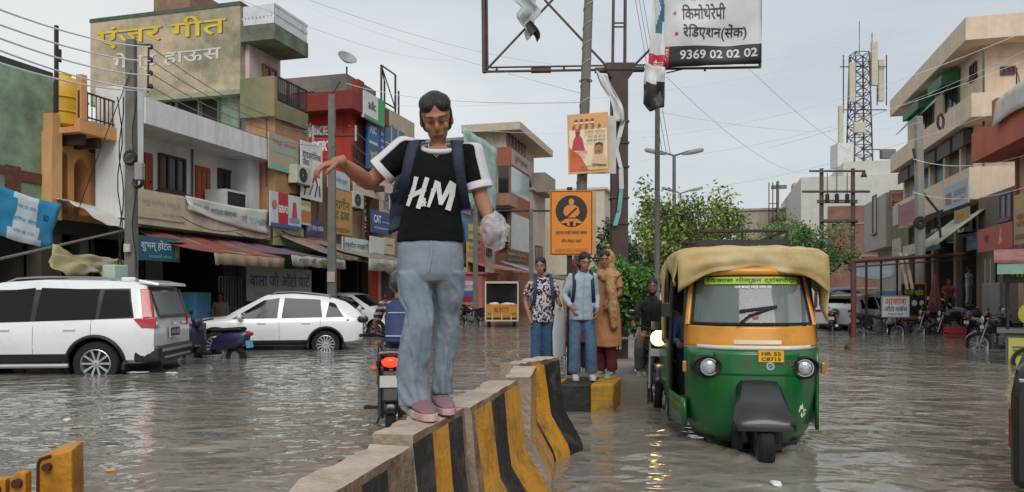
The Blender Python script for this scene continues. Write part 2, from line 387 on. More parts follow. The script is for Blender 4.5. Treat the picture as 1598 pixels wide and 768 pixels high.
def awning(name, label, s0, s1, t0, t1, z0, z1, cols, group=None, flap=.25, sag=.12, ends=None, flapcol=None, seed=0, items=None, poles=False):
    """Cloth or tin awning from the wall (t0, z0) down to its front edge (t1, z1), sagging between its poles, with a flap hanging in front."""
    rr = random.Random(seed); n = 28; k = 8; g = []
    for i in range(k + 1):
        v = i / k; row = []
        for j in range(n + 1):
            u = j / n; z = z0 + (z1 - z0) * v - sag * math.sin(math.pi * v) * (.6 + .4 * math.sin(u * math.pi * 5 + seed)) + .03 * noise.noise(Vector((u * 9, v * 6, seed)))
            row.append(ST(s0 + (s1 - s0) * u, t0 + (t1 - t0) * v, z))
        g.append(row)
    b = MB(); 
    for j in range(n):
        c = int(j / n * len(cols)); b.sheet([[r[j], r[j + 1]] for r in g], c)
    o = b.build(name, [mat('awning_' + c.strip('#'), c, .8, .25, 3, stain='#4b4238', amt=.5, sscale=2, thr=.48) for c in cols], solid=.02, smooth=60)
    bm = bmesh.new(); bm.from_mesh(o.data); bmesh.ops.remove_doubles(bm, verts=bm.verts, dist=1e-4); bmesh.ops.recalc_face_normals(bm, faces=bm.faces); bm.to_mesh(o.data); bm.free()
    tag(o, label, 'awning', group)
    if flap:
        f = MB(); f.sheet([[p + Vector((0, 0, -.012)) for p in g[-1]], [p + VX * (.03 * math.sin(j * 1.3 + seed)) - ZX * flap * .5 for j, p in enumerate(g[-1])],
                           [p + VX * (.05 * math.sin(j * 1.3 + seed)) - ZX * (flap + .05 * noise.noise(Vector((j * .6, seed, 0)))) for j, p in enumerate(g[-1])]])
        fo = f.build('flap', mat('flap_' + (flapcol or cols[0]).strip('#'), flapcol or cols[0], .8, .2, 3, stain='#4b4238', amt=.5, sscale=3, thr=.5), o, solid=.012, smooth=60)
        if items:
            w = s1 - s0; t = MB(); mats = []
            for (tx, x, y, tw, th, c) in items:
                mm = flat(c); mats.append(mm) if mm not in mats else None
                letters(t, tx, ST(s0 + x * w, t1 + .08, z1 - flap + y * flap), UX, ZX, tw * w, th * flap, mats.index(mm), .02)
            t.build('lettering', mats, fo, recalc=False)
    p = MB()
    for u in ((.02, .98) if poles else ()): p.cyl(ST(s0 + (s1 - s0) * u, t1, z1 - .03), ST(s0 + (s1 - s0) * u, t1 - .05, -.2), .03, n=6)
    if poles: p.build('pole', DARK, o)
    return o

# ================================================================ left side of the street, from the camera away
TL = -14.0
# --- mossy green house
g1 = thing('green_house', 'mossy pale green plaster house with exposed brick patches at the near end of the shops', 'building', ST(11, TL))
mg = mat('mossy_plaster', '#8ea58a', .9, .2, 1.6, bump=.4, bscale=9, stain='#4a4b43', amt=.7, sscale=.9, thr=.5)
z1 = Zt(82, 122, TL)
b = MB(); b.st(8.0, 13.0, TL, -22, 3.0, z1); b.build('wall', mg, g1)
b = MB(); b.st(8.0, 13.0, TL, -22.3, z1 - .02, z1 + .12); b.build('parapet', mat('moss_coping', '#3f443a', .9, .3, 5), g1)
b = MB(); b.st(11.85, 12.2, TL, TL + .02, 3.0, 4.05); b.st(12.2, 12.95, TL, TL + .025, 3.75, 3.98); b.st(8, 11.85, TL, TL + .024, 3.86, 4.02); b.build('brick_patch', mat('raw_brick', '#6a4437', .9, .4, 9, bump=.5, bscale=30), g1)
b = MB(); b.st(12.7, 12.95, TL + .01, TL + .3, 3.0, 4.9); b.st(12.75, 12.95, TL, TL + .25, 4.9, 5.3); b.build('pillar', wall_mat('ochre_plaster', '#cfa06a'), g1)
for q in ((8, 13, TL, -14.3, 2.7, 3), (8, 8.3, TL, -14.4, -.2, 2.7), (12.7, 13, TL, -14.4, -.2, 2.7)): MB().st(*q).build('shop_pier', SHOPIN, g1)
MB().st(8, 22, -19.2, -19, 0, 3.2).build('rear_wall', SHOPIN, g1)
shop(g1, 8.3, 12.7, -14.45, 2.7)
# --- whitewashed house and tin roof behind it
b0 = thing('white_shed', 'low whitewashed shed with a dark sloping roof behind the green house', 'building', ST(17, -23))
s_ = 15.0
b = MB(); b.st(12.5, 20.0, -30, -23.2, 0, 7.6); b.build('wall', wall_mat('whitewash', '#c4c4bf'), b0)
b = MB(); b.hexa([ST(17.6, -23.1, 7.6), ST(17.6, -19.5, 6.6), ST(20, -19.5, 6.6), ST(20, -23.1, 7.6), ST(17.6, -23.1, 7.8), ST(17.6, -19.5, 6.8), ST(20, -19.5, 6.8), ST(20, -23.1, 7.8)]); b.st(17.6, 20, -23.2, -19.5, 0, 6.6); b.build('roof', mat('tin_dark', '#5b5750', .7, .3, 3), b0)
b = MB(); b.st(17.5, 18.0, -24, -23.5, 7.6, 8.3); b.build('chimney', mat('tin_dark', '#5b5750'), b0)
# --- orange house with arches and a balcony
g2 = thing('orange_house', 'orange plaster house with arched openings and a railed balcony', 'building', ST(14, TL))
mo = wall_mat('orange_plaster', '#d59c66', '#6d4a33', .5)
S0, S1 = 13.02, 14.55
zt2, zb2 = Zt(100, 181, -13.2), Zt(100, 199, -13.2)
zf = 3.05
b = MB(); b.st(S0, S1, TL, -21, zf, zb2); b.st(S0, S1, -16.5, -21, zb2, zb2 + 1.0)
w2 = b.build('wall', mo, g2)
cut = []
for (a, c, z0, zz) in ((13.16, 13.38, 3.2, 4.55), (13.55, 13.95, 3.2, 4.45)):
    q = MB(); n = 10; poly = [(a, z0), (c, z0)] + [((a + c) / 2 + (c - a) / 2 * math.cos(math.pi * i / n), zz - (c - a) / 2 + (c - a) * .6 * math.sin(math.pi * i / n)) for i in range(n + 1)]
    q.prism(poly, ST(0, TL + .3, 0), UX, ZX, -VX * 1.6); cut.append(q.build('cutter', DARK))
carve(w2, cut)
b = MB(); b.st(13.1, 14.4, -15.6, -15.5, 3.1, 4.6); b.build('room_shade', mat('shade_black', '#17120f', .9), g2)  # black sheet paints the shade of the room behind the arches
b = MB(); b.st(S0 - .1, S1 + .1, TL + .003, -13.2, zb2, zt2 - .12); b.st(S0 - .1, S1 + .1, -13.35, -13.2, zt2 - .12, zt2 + .05); b.build('balcony', mo, g2)
b = MB()
for i in range(4): b.st(S0 + .1 + i * .42, S0 + .22 + i * .42, TL + .003, -13.35, zb2 - .22, zb2 - .003)
b.build('bracket', mat('bracket_dark', '#3d3029', .8), g2)
zr = Zt(100, 133, -13.25)
railing(g2, S0 - .05, S1 + .05, -13.27, zt2 + .05, zr, mat('rust_iron', '#4a3128', .7, .3, 8), .11)
b = MB(); b.st(S0 - .05, S0 + .1, -13.35, -13.2, zt2, zr + .35); b.build('post', mo, g2)
b = MB(); b.cyl(ST(14.62, -13.18, zr), ST(14.62, -13.18, 3.0), .035, n=8); b.build('drain_pipe', paint('#d8d4c8'), g2)
b = MB(); b.st(S0, S1, TL, -14.3, 2.75, zf); b.st(S0, S0 + .2, TL, -14.4, -.2, 2.75); b.build('shop_pier', SHOPIN, g2)
shop(g2, 13.2, 14.6, -14.45, 2.75)
wt = MB(); c = ST(13.55, -14.3, zt2); n = 20
wt.loft([[c + Vector((r * math.cos(2 * math.pi * j / n), r * math.sin(2 * math.pi * j / n), z)) for j in range(n)] for r, z in ((.46, 0), (.5, .05), (.49, .3), (.52, .33), (.49, .36), (.49, .62), (.52, .65), (.49, .68), (.48, .95), (.4, 1.1), (.2, 1.18), (.16, 1.18), (.16, 1.24), (.02, 1.25))])
tag(wt.build('water_tank', mat('tank_yellow', '#c79a1c', .5, .2, 3), smooth=35), 'yellow plastic water tank on the balcony of the orange house', 'water tank')
q = MB(); x = Spx(88, -13.1); q.st(x - .03, x + .03, -13.13, -13.07, zt2, Zt(88, 40, -13.1)); q.st(x - .02, x + .12, -13.12, -13.09, Zt(88, 95, -13.1), Zt(88, 75, -13.1)); tag(q.build('iron_mast', DARK), 'dark upright angle iron mast at the corner of the orange balcony', 'mast')
# --- white house: porch floor behind a deep fascia
g4 = thing('white_house', 'white two storey house with a sloping line of deep fascia, orange door and long balcony', 'building', ST(17, TL))
mw = wall_mat('white_plaster', '#d6d7d6', '#8a867e', .5, .52)
TF = -13.0
sA, sB = Spx(222, TF), Spx(425, TF)                         # 14.5 .. 19.8
fz1, fz0 = Zt(223, 150, TF), Zt(223, 191, TF)
bz1, bz0 = Zt(213, 293, TF), Zt(213, 342, TF)
wallt = -14.1
b = MB(); b.st(14.62, sB, wallt, -21, bz0, fz0); b.build('wall', mw, g4)
b = MB(); b.st(13.95, 14.6, TL + .2, TF - .05, bz0, fz1 + .1); b.build('pillar', mw, g4)
b = MB(); b.st(14.62, sB, -21, TF - .15, fz0, fz0 + .15); b.st(14.62, sB, TF - .15, TF, fz0, fz1); b.build('fascia', wall_mat('fascia_white', '#d6d7d5', '#7a7770', .6, .5), g4)
b = MB(); b.st(14.3, sB - .1, TL - .05, TF - .12, bz0, bz0 + .14); b.st(14.3, sB - .1, TF - .12, TF, bz0 - .1, bz1); b.build('balcony', wall_mat('balcony_cream', '#c4b8a2', '#6a5c48', .6, .48), g4)
mdoor = mat('door_orange', '#a5532e', .6, .25, 6)
zq0, zq1 = bz0 + .14, Zt(305, 258, wallt)
def px4(p): return Spx(p, wallt)
zw0, zw1 = Zt(265, 300, wallt), Zt(265, 243, wallt)
facade_window(g4, px4(246), px4(288), zw0, zw1, wallt, mat('frame_brown', '#4a2f26', .6), bars=2)
facade_window(g4, px4(339), px4(372), zw0, zw1, wallt, mat('frame_brown', '#4a2f26', .6), bars=2)
for (a, c) in ((224, 236), (304, 326)):
    q = MB(); q.st(px4(a), px4(c), wallt, wallt + .05, zq0, zq1)
    for i in range(3): x0 = px4(a) + (px4(c) - px4(a)) * (i + .12) / 3; x1 = px4(a) + (px4(c) - px4(a)) * (i + .88) / 3; q.st(x0, x1, wallt + .05, wallt + .075, zq0 + .15, zq1 - .1)
    d = q.build('door', mdoor, g4); q = MB(); q.ell(ST(px4(c) - .12, wallt + .1, zq0 + 1.0), (.03, .03, .03)); q.build('handle', DARK, d)
q = MB(); x = px4(298); q.cyl(ST(x, wallt + .05, zq0), ST(x, wallt + .05, fz0), .03, n=6); q.build('drain_pipe', mat('pipe_dark', '#54524e', .6), g4)
b = MB(); b.st(sB - .55, sB, wallt + .003, TF - .45, bz0 + .15, fz0 - .003); b.build('side_wall', mw, g4)
for q in ((14, sB, TL - .2, TL - .5, 2.75, bz0), (14, 14.25, TL - .3, TL - .6, -.2, 2.75), (16.4, 16.7, TL - .3, TL - .6, -.2, 2.75), (sB - .2, sB, TL - .3, TL - .6, -.2, 2.75)): MB().st(*q).build('shop_pier', wall_mat('shop_grey', '#7f7b74'), g4)
shop(g4, 14.2, 16.4, -14.62, 2.75); shop(g4, 16.7, sB - .2, -14.62, 2.75)
q = MB()      # the iron gate standing in the shop front
for i in range(9): a = Spx(342, -13.7) + i * .13; q.cyl(ST(a, -13.7, 0), ST(a, -13.7, 1.9), .018, n=5)
for z in (.1, 1.0, 1.9): q.cyl(ST(Spx(342, -13.7), -13.7, z), ST(Spx(342, -13.7) + 1.04, -13.7, z), .02, n=5)
tag(q.build('iron_gate', paint('#b5aea6')), 'pale barred iron gate in the shop front beside the blue lettered board', 'gate')
# air cooler on the balcony
ac = thing('air_cooler', 'white framed desert air cooler standing on the white balcony', 'air cooler', ST(px4(365), -13.5, bz0 + .14))
s0, s1 = Spx(353, -13.25), Spx(386, -13.25); z0, z1 = bz0 + .5, Zt(365, 297, -13.25)
b = MB(); b.st(s0 + .05, s1 - .05, -13.9, -13.27, z0 + .03, z1 - .03); b.build('body', mat('cooler_dark', '#22211f', .7), ac)
b = MB()
for (a, c) in ((s0, s0 + .06), (s1 - .06, s1)): b.st(a, c, -13.95, -13.25, bz0 + .14, z1)
b.st(s0 + .06, s1 - .06, -13.95, -13.25, z1 - .06, z1); b.st(s0 + .06, s1 - .06, -13.95, -13.25, z0 - .06, z0); b.build('frame', paint('#c9c9c6'), ac)
# --- guest house with the big painted wall
g3 = thing('guest_house', 'tall stained guest house with a painted side wall and two railed corner balconies', 'building', ST(21, -15))
sG = 19.72; sE_ = 21.9; tl, tr = Tpx(141, sG), Tpx(375, sG)
zg1, zg0 = Zs(375, 8, sG), Zs(375, 139, sG)
mgw = mat('guest_wall', '#b9a88e', .9, .12, 2, bump=.25, bscale=10, stain='#55604f', amt=.8, sscale=.55, thr=.5)
b = MB(); b.st(sG, sE_, tl, tr, zg0, zg1); b.build('wall', mgw, g3)
b = MB(); b.st(sG - .02, sE_ + .02, tl - .02, tr + .02, zg1, zg1 + .12); b.build('parapet', mat('mossy_cap', '#4c5a4a', .9, .3, 3), g3)
b = MB(); b.st(sG + .3, sE_ - .1, tl + .3, TF - .1, 0, zg0); b.build('lower_wall', mat('guest_green', '#7f9482', .9, .2, 1.5, bump=.3, bscale=10, stain='#434a40', amt=.7, sscale=.8, thr=.48), g3)
b = MB()
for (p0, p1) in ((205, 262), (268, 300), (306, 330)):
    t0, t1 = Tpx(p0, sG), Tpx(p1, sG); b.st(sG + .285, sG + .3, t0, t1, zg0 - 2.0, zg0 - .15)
b.build('opening_shade', mat('shade_black', '#17120f'), g3)  # flat black sheets paint the shade inside the openings
b = MB()
for p in (258, 303, 334, 367, 410): t = Tpx(p, sG); b.cyl(ST(sG + .22, t, zg0 - 3), ST(sG + .22, t, zg0), .04, n=6)
b.build('drain_pipe', mat('pipe_dark', '#54524e'), g3)
b = MB(); b.st(sG, sG + .3, tl, TF - .1, zg0 - .14, zg0 - .003); b.build('ledge', mat('ledge_mossy', '#9aa083', .9, .25, 3, stain='#4d5146', amt=.6), g3)
bf = -12.85; sE = Spx(481, bf)
uz0, uz1, uzr = Zs(400, 63, sG), Zs(400, 39, sG), Zs(400, 8, sG)
b = MB(); b.st(sG, sE, tr, bf, uz0, uz1); b.build('balcony', mat('slab_green', '#6f7f6c', .9, .2, 2, stain='#4a4038', amt=.7, sscale=1.2, thr=.45), g3)
wmr = paint('#c9ccd0')
b = MB()
t0 = Tpx(379, sG)
b.st(sG + .02, sG + .06, t0, bf - .03, uz1 + .02, uz1 + .2); b.st(sG + .02, sG + .06, t0, bf - .03, uzr - .35, uzr)
for i in range(9): t = t0 + (bf - .06 - t0) * i / 8; b.st(sG + .02, sG + .055, t - .045, t + .045, uz1 + .2, uzr - .35)
for i in range(16):
    a = sG + .05 + (sE - sG - .1) * i / 15; b.st(a - .035, a + .035, bf - .06, bf - .03, uz1 + .02, uzr)
b.st(sG + .06, sE, bf - .062, bf - .02, uzr - .06, uzr + .02); b.st(sG + .06, sE, bf - .062, bf - .02, uz1 + .3, uz1 + .42); b.build('railing', wmr, g3)
b = MB(); b.st(sG + .25, sE, tr - .3, tr + .15, zg0, uz0); b.build('recess_wall', wall_mat('pink_white', '#c7b4b0'), g3)
facade_window(g3, sG + .9, sG + 1.7, zg0 + .25, uz0 - .4, tr + .15, mdoor, bars=1)
lz1, lz0 = Zs(400, 121, sG), Zs(400, 183, sG)
b = MB(); b.st(sG - .02, sG + .14, tr, bf, lz0, lz1); b.st(sG + .14, sE, bf - .14, bf, lz0 - .02, lz0 + .5); b.st(sG + .14, sE, tr, bf - .14, lz0, lz0 + .15); b.build('lower_balcony', mat('slab_orange_green', '#94825f', .9, .2, 2, stain='#58664e', amt=.8, sscale=1.0, thr=.45), g3)
railing(g3, sG + .2, sE, bf - .05, lz0 + .5, lz1 + .05, DARK, .1, r=.016)
b = MB(); b.st(sG + .2, sE_, TL, TF + .02, 2.9, lz0 - .003); b.build('front_wall', wall_mat('tan_plaster', '#a9805a', '#5a4434', .5), g3)
b = MB(); b.st(sG + 1.0, sG + 2.2, TF + .02, TF + .06, 3.6, 4.6); b.build('recess_shade', mat('shade_black', '#17120f'), g3)  # flat black sheet on the wall, painted as the shade of a recess
b = MB(); b.st(20.2, 21.8, tr - 3.6, tr - 2.2, zg1 + .12, zg1 + 1.0); b.build('roof_room', mat('roof_brick', '#8a6c58', .9, .3, 4), g3)
# painted letters on the guest house wall
b = MB(); o = ST(sG, tl, zg0); w = tr - tl; hh = zg1 - zg0
letters(b, 'एंजर गीत', ST(sG, tl + w * .05, zg0 + hh * .64), VX, ZX, w * .86, hh * .30, 0, .018, .006)
letters(b, 'एंजर गीत', ST(sG, tl + w * .058, zg0 + hh * .628), VX, ZX, w * .86, hh * .30, 2, .011, .004)
letters(b, 'गेस्ट हाऊस', ST(sG, tl + w * .16, zg0 + hh * .33), VX, ZX, w * .72, hh * .25, 1, .018, .006)
letters(b, 'गेस्ट हाऊस', ST(sG, tl + w * .163, zg0 + hh * .325), VX, ZX, w * .72, hh * .25, 2, .03, .004)
letters(b, 'कमरे  एसी  नॉन एसी', ST(sG, tl + w * .1, zg0 + hh * .15), VX, ZX, w * .66, hh * .1, 3, .01, .005)
b.build('painted_lettering', [mat('letter_yellow', '#d8bc2c', .8, .12, 3, stain='#9a7c1c', amt=.5, sscale=1.3), mat('letter_white', '#cfccc4', .8, .1, 4, stain='#8a857a', amt=.5), flat('#4a4640'), mat('letter_faded', '#b3a898', .9)], g3, recalc=False)
# --- grey concrete block behind with dish
g5 = thing('concrete_block', 'raw grey concrete upper storey behind the guest house', 'building', ST(30, -17))
b = MB(); b.st(30.0, 33, -20.4, -15.9, 0, 11.3); b.build('wall', mat('raw_concrete', '#77706a', .9, .2, 2, bump=.3, stain='#4a4744', amt=.6, sscale=.8), g5)
b = MB(); b.st(29.96, 30.0, -18.6, -17.5, 9.6, 10.6); b.build('opening_shade', mat('shade_black', '#17120f'), g5)  # thin black sheet painted as the dark inside an unlit opening
# --- red showroom
g6 = thing('red_showroom', 'red painted motorcycle showroom with an overhanging cornice', 'building', ST(28, -15))
sR = Spx(547, TL); tE = Tpx(440, sR); rz1 = Zs(540, 178, sR); rzc = Zs(540, 150, sR)
mr = mat('red_paint', '#b23322', .6, .12, 2, stain='#6a2018', amt=.4, streak=True); md = mat('red_dark', '#7c2a24', .7, .15, 2)
sR2 = 29.3
b = MB(); b.st(sR, sR2, tE, TL, 0, rz1); b.build('wall', mr, g6)
b = MB(); b.st(sR - .8, sR2, tE, TL + .5, rz1, rzc); b.st(sR - .3, sR + .2, TL + .2, TL + .5, rzc, rzc + .55); b.build('cornice', md, g6)
b = MB(); b.st(sR + .5, sR2 - .05, TL, TL + .05, 4.5, rz1 - .1); b.build('front_shade_panel', mat('showroom_shadow', '#3c1a17', .7), g6)  # dark maroon sheet paints shade onto the red showroom front
sign_s('showroom_sign', 'white lettered red sign with a winged stripe on the red showroom wall', 474, 534, 186, 250, sR - .02, '#b2301f',
       [('p', [(0, .45), (.16, .9), (.2, .9), (.05, .4)], '#d8d8d8'), ('t', 'BIKE', .13, .56, .5, .24, '#e2e0dc', .05), ('t', 'XPERT', .08, .2, .66, .24, '#e2e0dc', .05)], th=.06)
b = MB(); letters(b, 'V', ST(sR + .12, TL, 6.6), UX, ZX, .35, .9, 0, .06, .06); b.build('logo', flat('#1d1a1a'), g6)
b = MB()
for i in range(3): b.st(sR + .12, sR + .5, TL, TL + .06, 5.2 + i * .45, 5.45 + i * .45)
b.build('notice', flat('#c99a90'), g6)
# --- cream block with the blue billboards
g7 = thing('cream_block', 'cream building covered in blue tablet and clinic boards beside the red showroom', 'building', ST(31, -15))
z7 = Zt(600, 165, TL)
b = MB(); b.st(29.3, 33.4, -20, TL - .05, 0, z7); b.build('wall', wall_mat('cream_block', '#b5a794'), g7)
sign_t('fascia_sign', 'white and green slanted roof sign above the blue boards', 568, 600, 140, 182, TL + .55, '#cfd3cf', [('r', .68, 0, .32, 1, '#2e9a50'), ('r', 0, 0, 1, .12, '#3fa05a'), ('t', 'adic', .2, .4, .36, .36, '#4a5850', .03)], th=.12)
sign_t('blue_board', 'tall blue board with white dental clinic lettering beside the red showroom', 574, 592, 181, 262, TL + .25, '#2b66a8', [('r', 0, 0, 1, .55, '#4c5e70'), ('t', 'ABC', .15, .7, .6, .16, '#d6e4ee', .05), ('r', .1, .5, .75, .05, '#c7cdd2'), ('t', 'स्टडी\nसेंटर', .2, .12, .6, .26, '#c7cdd2', .03)], th=.1)
sign_t('narrow_board', 'narrow dark blue board listing five lines beside the tall blue board', 592.6, 600, 193, 258, TL + .25, '#294a78', [('r', .2, .1 + i * .16, .6, .07, '#7fa6d0') for i in range(5)], th=.1)
sign_t('poster_board', 'grid of slate blue panels with thin white joints under the cream wall', 601, 631, 192, 250, TL + .2, '#4c6480', [('r', .3, 0, .04, 1, '#c9ced2'), ('r', .64, 0, .04, 1, '#c9ced2'), ('r', 0, .48, 1, .03, '#c9ced2')], th=.1)
# steel sign tower on its roof
tw = thing('sign_tower', 'bare steel sign frame standing on the roof behind the blue boards', 'steel frame', ST(30, -15.5, z7))
fz = Zt(605, 118, -15)
q = MB(); 
for p, t in ((595, -14.6), (600, -15.6), (617, -14.6), (622, -15.6)): q.cyl(ST(Spx(p, t), t, z7 - .6), ST(Spx(p, t), t, fz), .05, n=6)
q.build('upright', DARK, tw); q = MB()
for z in (fz, fz - 1.6, fz - 3): q.cyl(ST(Spx(595, -14.6), -14.6, z), ST(Spx(617, -14.6), -14.6, z), .04, n=5); q.cyl(ST(Spx(595, -14.6), -14.6, z), ST(Spx(600, -15.6), -15.6, z), .04, n=5)
q.cyl(ST(Spx(595, -14.6), -14.6, fz), ST(Spx(617, -14.6), -14.6, fz - 1.6), .03, n=5)
q.build('brace', DARK, tw)
# --- brown brick, green net, cream, glass corner and the far blocks
def block(name, label, s0, s1, t0, t1, z1, m, rows=2, cols=3, wt=None, fz=3.2, cap=True, wf='#4a3d36'):
    g = thing(name, label, 'building', ST((s0 + s1) / 2, (t0 + t1) / 2))
    b = MB(); b.st(s0, s1, t0, t1, fz, z1); b.st(s0 + .2, s1 - .2, t0, t1 - 2.5, 0, fz); b.build('wall', m, g)
    if cap: b = MB(); b.st(s0 - .15, s1 + .15, t0, t1 + .25, z1, z1 + .2); b.build('cornice', m, g)
    for r in range(rows):
        for c in range(cols):
            a = s0 + (s1 - s0) * (c + .25) / cols; e = s0 + (s1 - s0) * (c + .75) / cols; z = fz + .8 + r * 3.1
            if z + 1.5 < z1: facade_window(g, a, e, z, z + 1.4, t1, mat('frame_brown', wf, .6), bars=1)
    return g
block('brick_block', 'dull brown brick building behind the walking girl', 33.5, 38.5, -20, TL, 8.6, mat('brown_brick', '#6e4a3b', .9, .25, 3, bump=.3))
g9 = block('netted_block', 'building under repair hung with torn pale green netting', 40.2, 46.5, -20, TL, 10.2, wall_mat('repair_grey', '#8a9088'))
q = MB(); g = []
for i in range(12):
    row = []
    for j in range(16):
        u, v = j / 15, i / 11; s = 39.6 + 6.6 * u; z = 10.9 - v * (4.2 + .5 * math.sin(u * 7)); row.append(ST(s, TL + .3 + .05 * math.sin(u * 13 + v * 4) + .08 * noise.noise(Vector((u * 6, v * 6, 0))), z))
    g.append(row)
q.sheet(g); tag(q.build('green_net', mat('net_green', '#a3b9ae', .8, .2, 1.2, stain='#4f8f78', amt=.6), solid=.03, smooth=60), 'torn pale green construction net hanging over the repair scaffold front', 'netting')
g10 = thing('cream_tower', 'cream top storey with a wide flat roof slab above the green netting', 'building', ST(52, -16))
s = 51.5; ta, tb = Tpx(735, s), Tpx(790, s); zc = Zs(790, 208, s)
mc = wall_mat('cream_wall', '#c9bba8')
b = MB(); b.st(s, 60, ta, tb, 0, zc); b.build('wall', mc, g10)
b = MB(); b.st(s - 1, 61.5, ta - .4, tb + 1.3, zc, zc + .55); b.build('roof', mat('roof_slab', '#b3a58e', .9, .15, 3), g10)
facade_window(g10, s + 1.5, s + 3, zc - 2.6, zc - .8, tb, mat('frame_brown', '#4a2f26'), bars=1)
g11 = thing('glass_corner', 'red brown corner building with tall glass walls and a carved name band', 'building', ST(50, TL))
s = Spx(797, TL); s2 = Spx(827, TL); t0 = Tpx(773, s)
mb_ = mat('red_brown', '#8a4f38', .7, .15, 3); zA = Zt(797, 229, TL); zB = Zt(797, 258, TL); zC = Zt(797, 300, TL); zD = Zt(797, 330, TL); zE = Zt(797, 388, TL)
b = MB(); b.st(s, s2, t0, TL, zB, zA); b.st(s, s2, t0 + .2, TL - .06, zE - .3, zB); b.st(s, s2, t0, TL, zD, zC); b.st(s, s2, t0, TL, 0, zE); b.build('wall', mb_, g11)
b = MB(); b.st(s + .3, s2 - .2, TL - .06, TL - .02, zC, zB); b.st(s + .3, s2 - .2, TL - .06, TL - .02, zE, zD); b.build('window', mat('pale_glass', '#9fb0b4', .15, .15, .6, spec=.8), g11)
for q in ((zC, zB), (zE, zD)): MB().st(s - .03, s + .19, t0 + .25, TL - .15, *q).build('end_window', GLASS, g11)
b = MB(); b.st(s + .2, s2 - .2, TL, TL + .04, zB + .1, zA - .1); b.build('name_band', flat('#a08878'), g11)
b = MB(); letters(b, 'दुगाॅ प्लाज़ा', ST(s + 1, TL + .04, zB + .35), UX, ZX, s2 - s - 2, zA - zB - .7, 0, .05, .02); b.build('lettering', flat('#5f463c'), g11, recalc=False)
b = MB(); b.st(s - 2.2, s, t0, TL + .5, zD + .2, zD + 1.0); b.build('balcony', mat('balcony_tan', '#9a7458', .8), g11)
sign_t('gold_sign', 'dark signboard with gold lettering along the foot of the glass corner building', 791, 823, 390, 408, TL + .6, '#3d2b20', [('t', 'स्वाद रेस्टोरेंट', .05, .55, .9, .38, '#b79440', .03), ('t', 'शुद्ध शाकाहारी भोजन', .05, .1, .9, .32, '#a8894a', .02)])
fl = thing('flag_row', 'row of small dark and red flags on thin roof poles', 'flags', ST(s, TL, zA))
for i, c in enumerate(('#30323a', '#3a3c40', '#8a3038', '#34363c', '#2c2f36', '#7a2c34')):
    a = s + .5 + i * (s2 - s - 1) / 5; q = MB(); q.cyl(ST(a, TL - .3, zA), ST(a, TL - .3, zA + 1.7), .03, n=5); p = q.build('flag_pole', DARK, fl)
    q = MB(); q.sheet([[ST(a + .45 * k / 4 + .02, TL - .3 + .05 * math.sin(k), zA + 1.65 - .9 * r - .1 * k) for k in range(5)] for r in (0, .5, 1)]); q.build('flag', flat(c), p, solid=.01)
block('balcony_block', 'small beige block with a boxed balcony past the glass corner building', 57, 62, -20, TL, Zt(835, 300, TL), wall_mat('beige_far', '#b8ac9c'), 1, 1)
q = MB(); q.st(57.5, 61.5, TL - .1, TL + 1.0, Zt(835, 300, TL) - .1, Zt(835, 272, TL)); tag(q.build('balcony_box', mat('balcony_box', '#8d8478', .8, .2)), 'grey boxed rooftop balcony on the small beige block', 'balcony')
g13 = block('far_cream_block', 'pale cream block closing the left side of the street', 66, 80, -22, -9.5, 10.8, wall_mat('far_cream', '#c3b9a4', '#9a9284', .3), 2, 4)
b = MB(); b.st(65.8, 80, -9.5, -8.6, 5.2, 7.6); b.build('sign_band', wall_mat('far_grey', '#9ba0a2'), g13)
b = MB(); letters(b, 'ULLE', ST(66, -8.55, 5.4), UX, ZX, 8, 1.2, 0, .05, .02); b.build('lettering', flat('#3e4448'), g13, recalc=False)
lw = thing('lilac_wall', 'low lilac shuttered row behind the road sign', 'building', ST(62, -6))
b = MB(); b.st(60, 72, -9, -2.5, 0, 5.2); b.build('wall', wall_mat('lilac', '#b1a3ae', '#8a7f88', .4), lw)
b = MB(); b.st(59.7, 72, -9.3, -2.2, 5.2, 5.5); b.build('roof', mat('lilac_roof', '#94898c', .8), lw)
b = MB()
for i in range(4): b.st(59.95, 60, -8.6 + i * 1.6, -7.4 + i * 1.6, .2, 3.4)
b.build('shutter', mat('shutter_mauve', '#978b96', .6, .1, 3), lw)
# ================================================================ banners, boards, awnings and poles along the left side
# dish on the concrete block
dz = 11.3
dh = thing('satellite_dish', 'grey satellite dish on the raw concrete storey', 'satellite dish', ST(30.6, -16.2, dz))
c = ST(30.6, -16.2, dz)
b = MB(); b.cyl(c, c + Vector((0, 0, .5)), .04, n=6); b.build('stand', DARK, dh)
b = MB(); ax = Vector((.45, -.6, .66)).normalized(); b.disc_ring(c + Vector((0, 0, .85)), ax, [(0.01, -.12), (.2, -.09), (.36, .02), (.45, .1), (.44, .12), (.34, .05), (.2, -.06), (.01, -.09)], 20); b.build('reflector', paint('#8d9092'), dh, smooth=60)
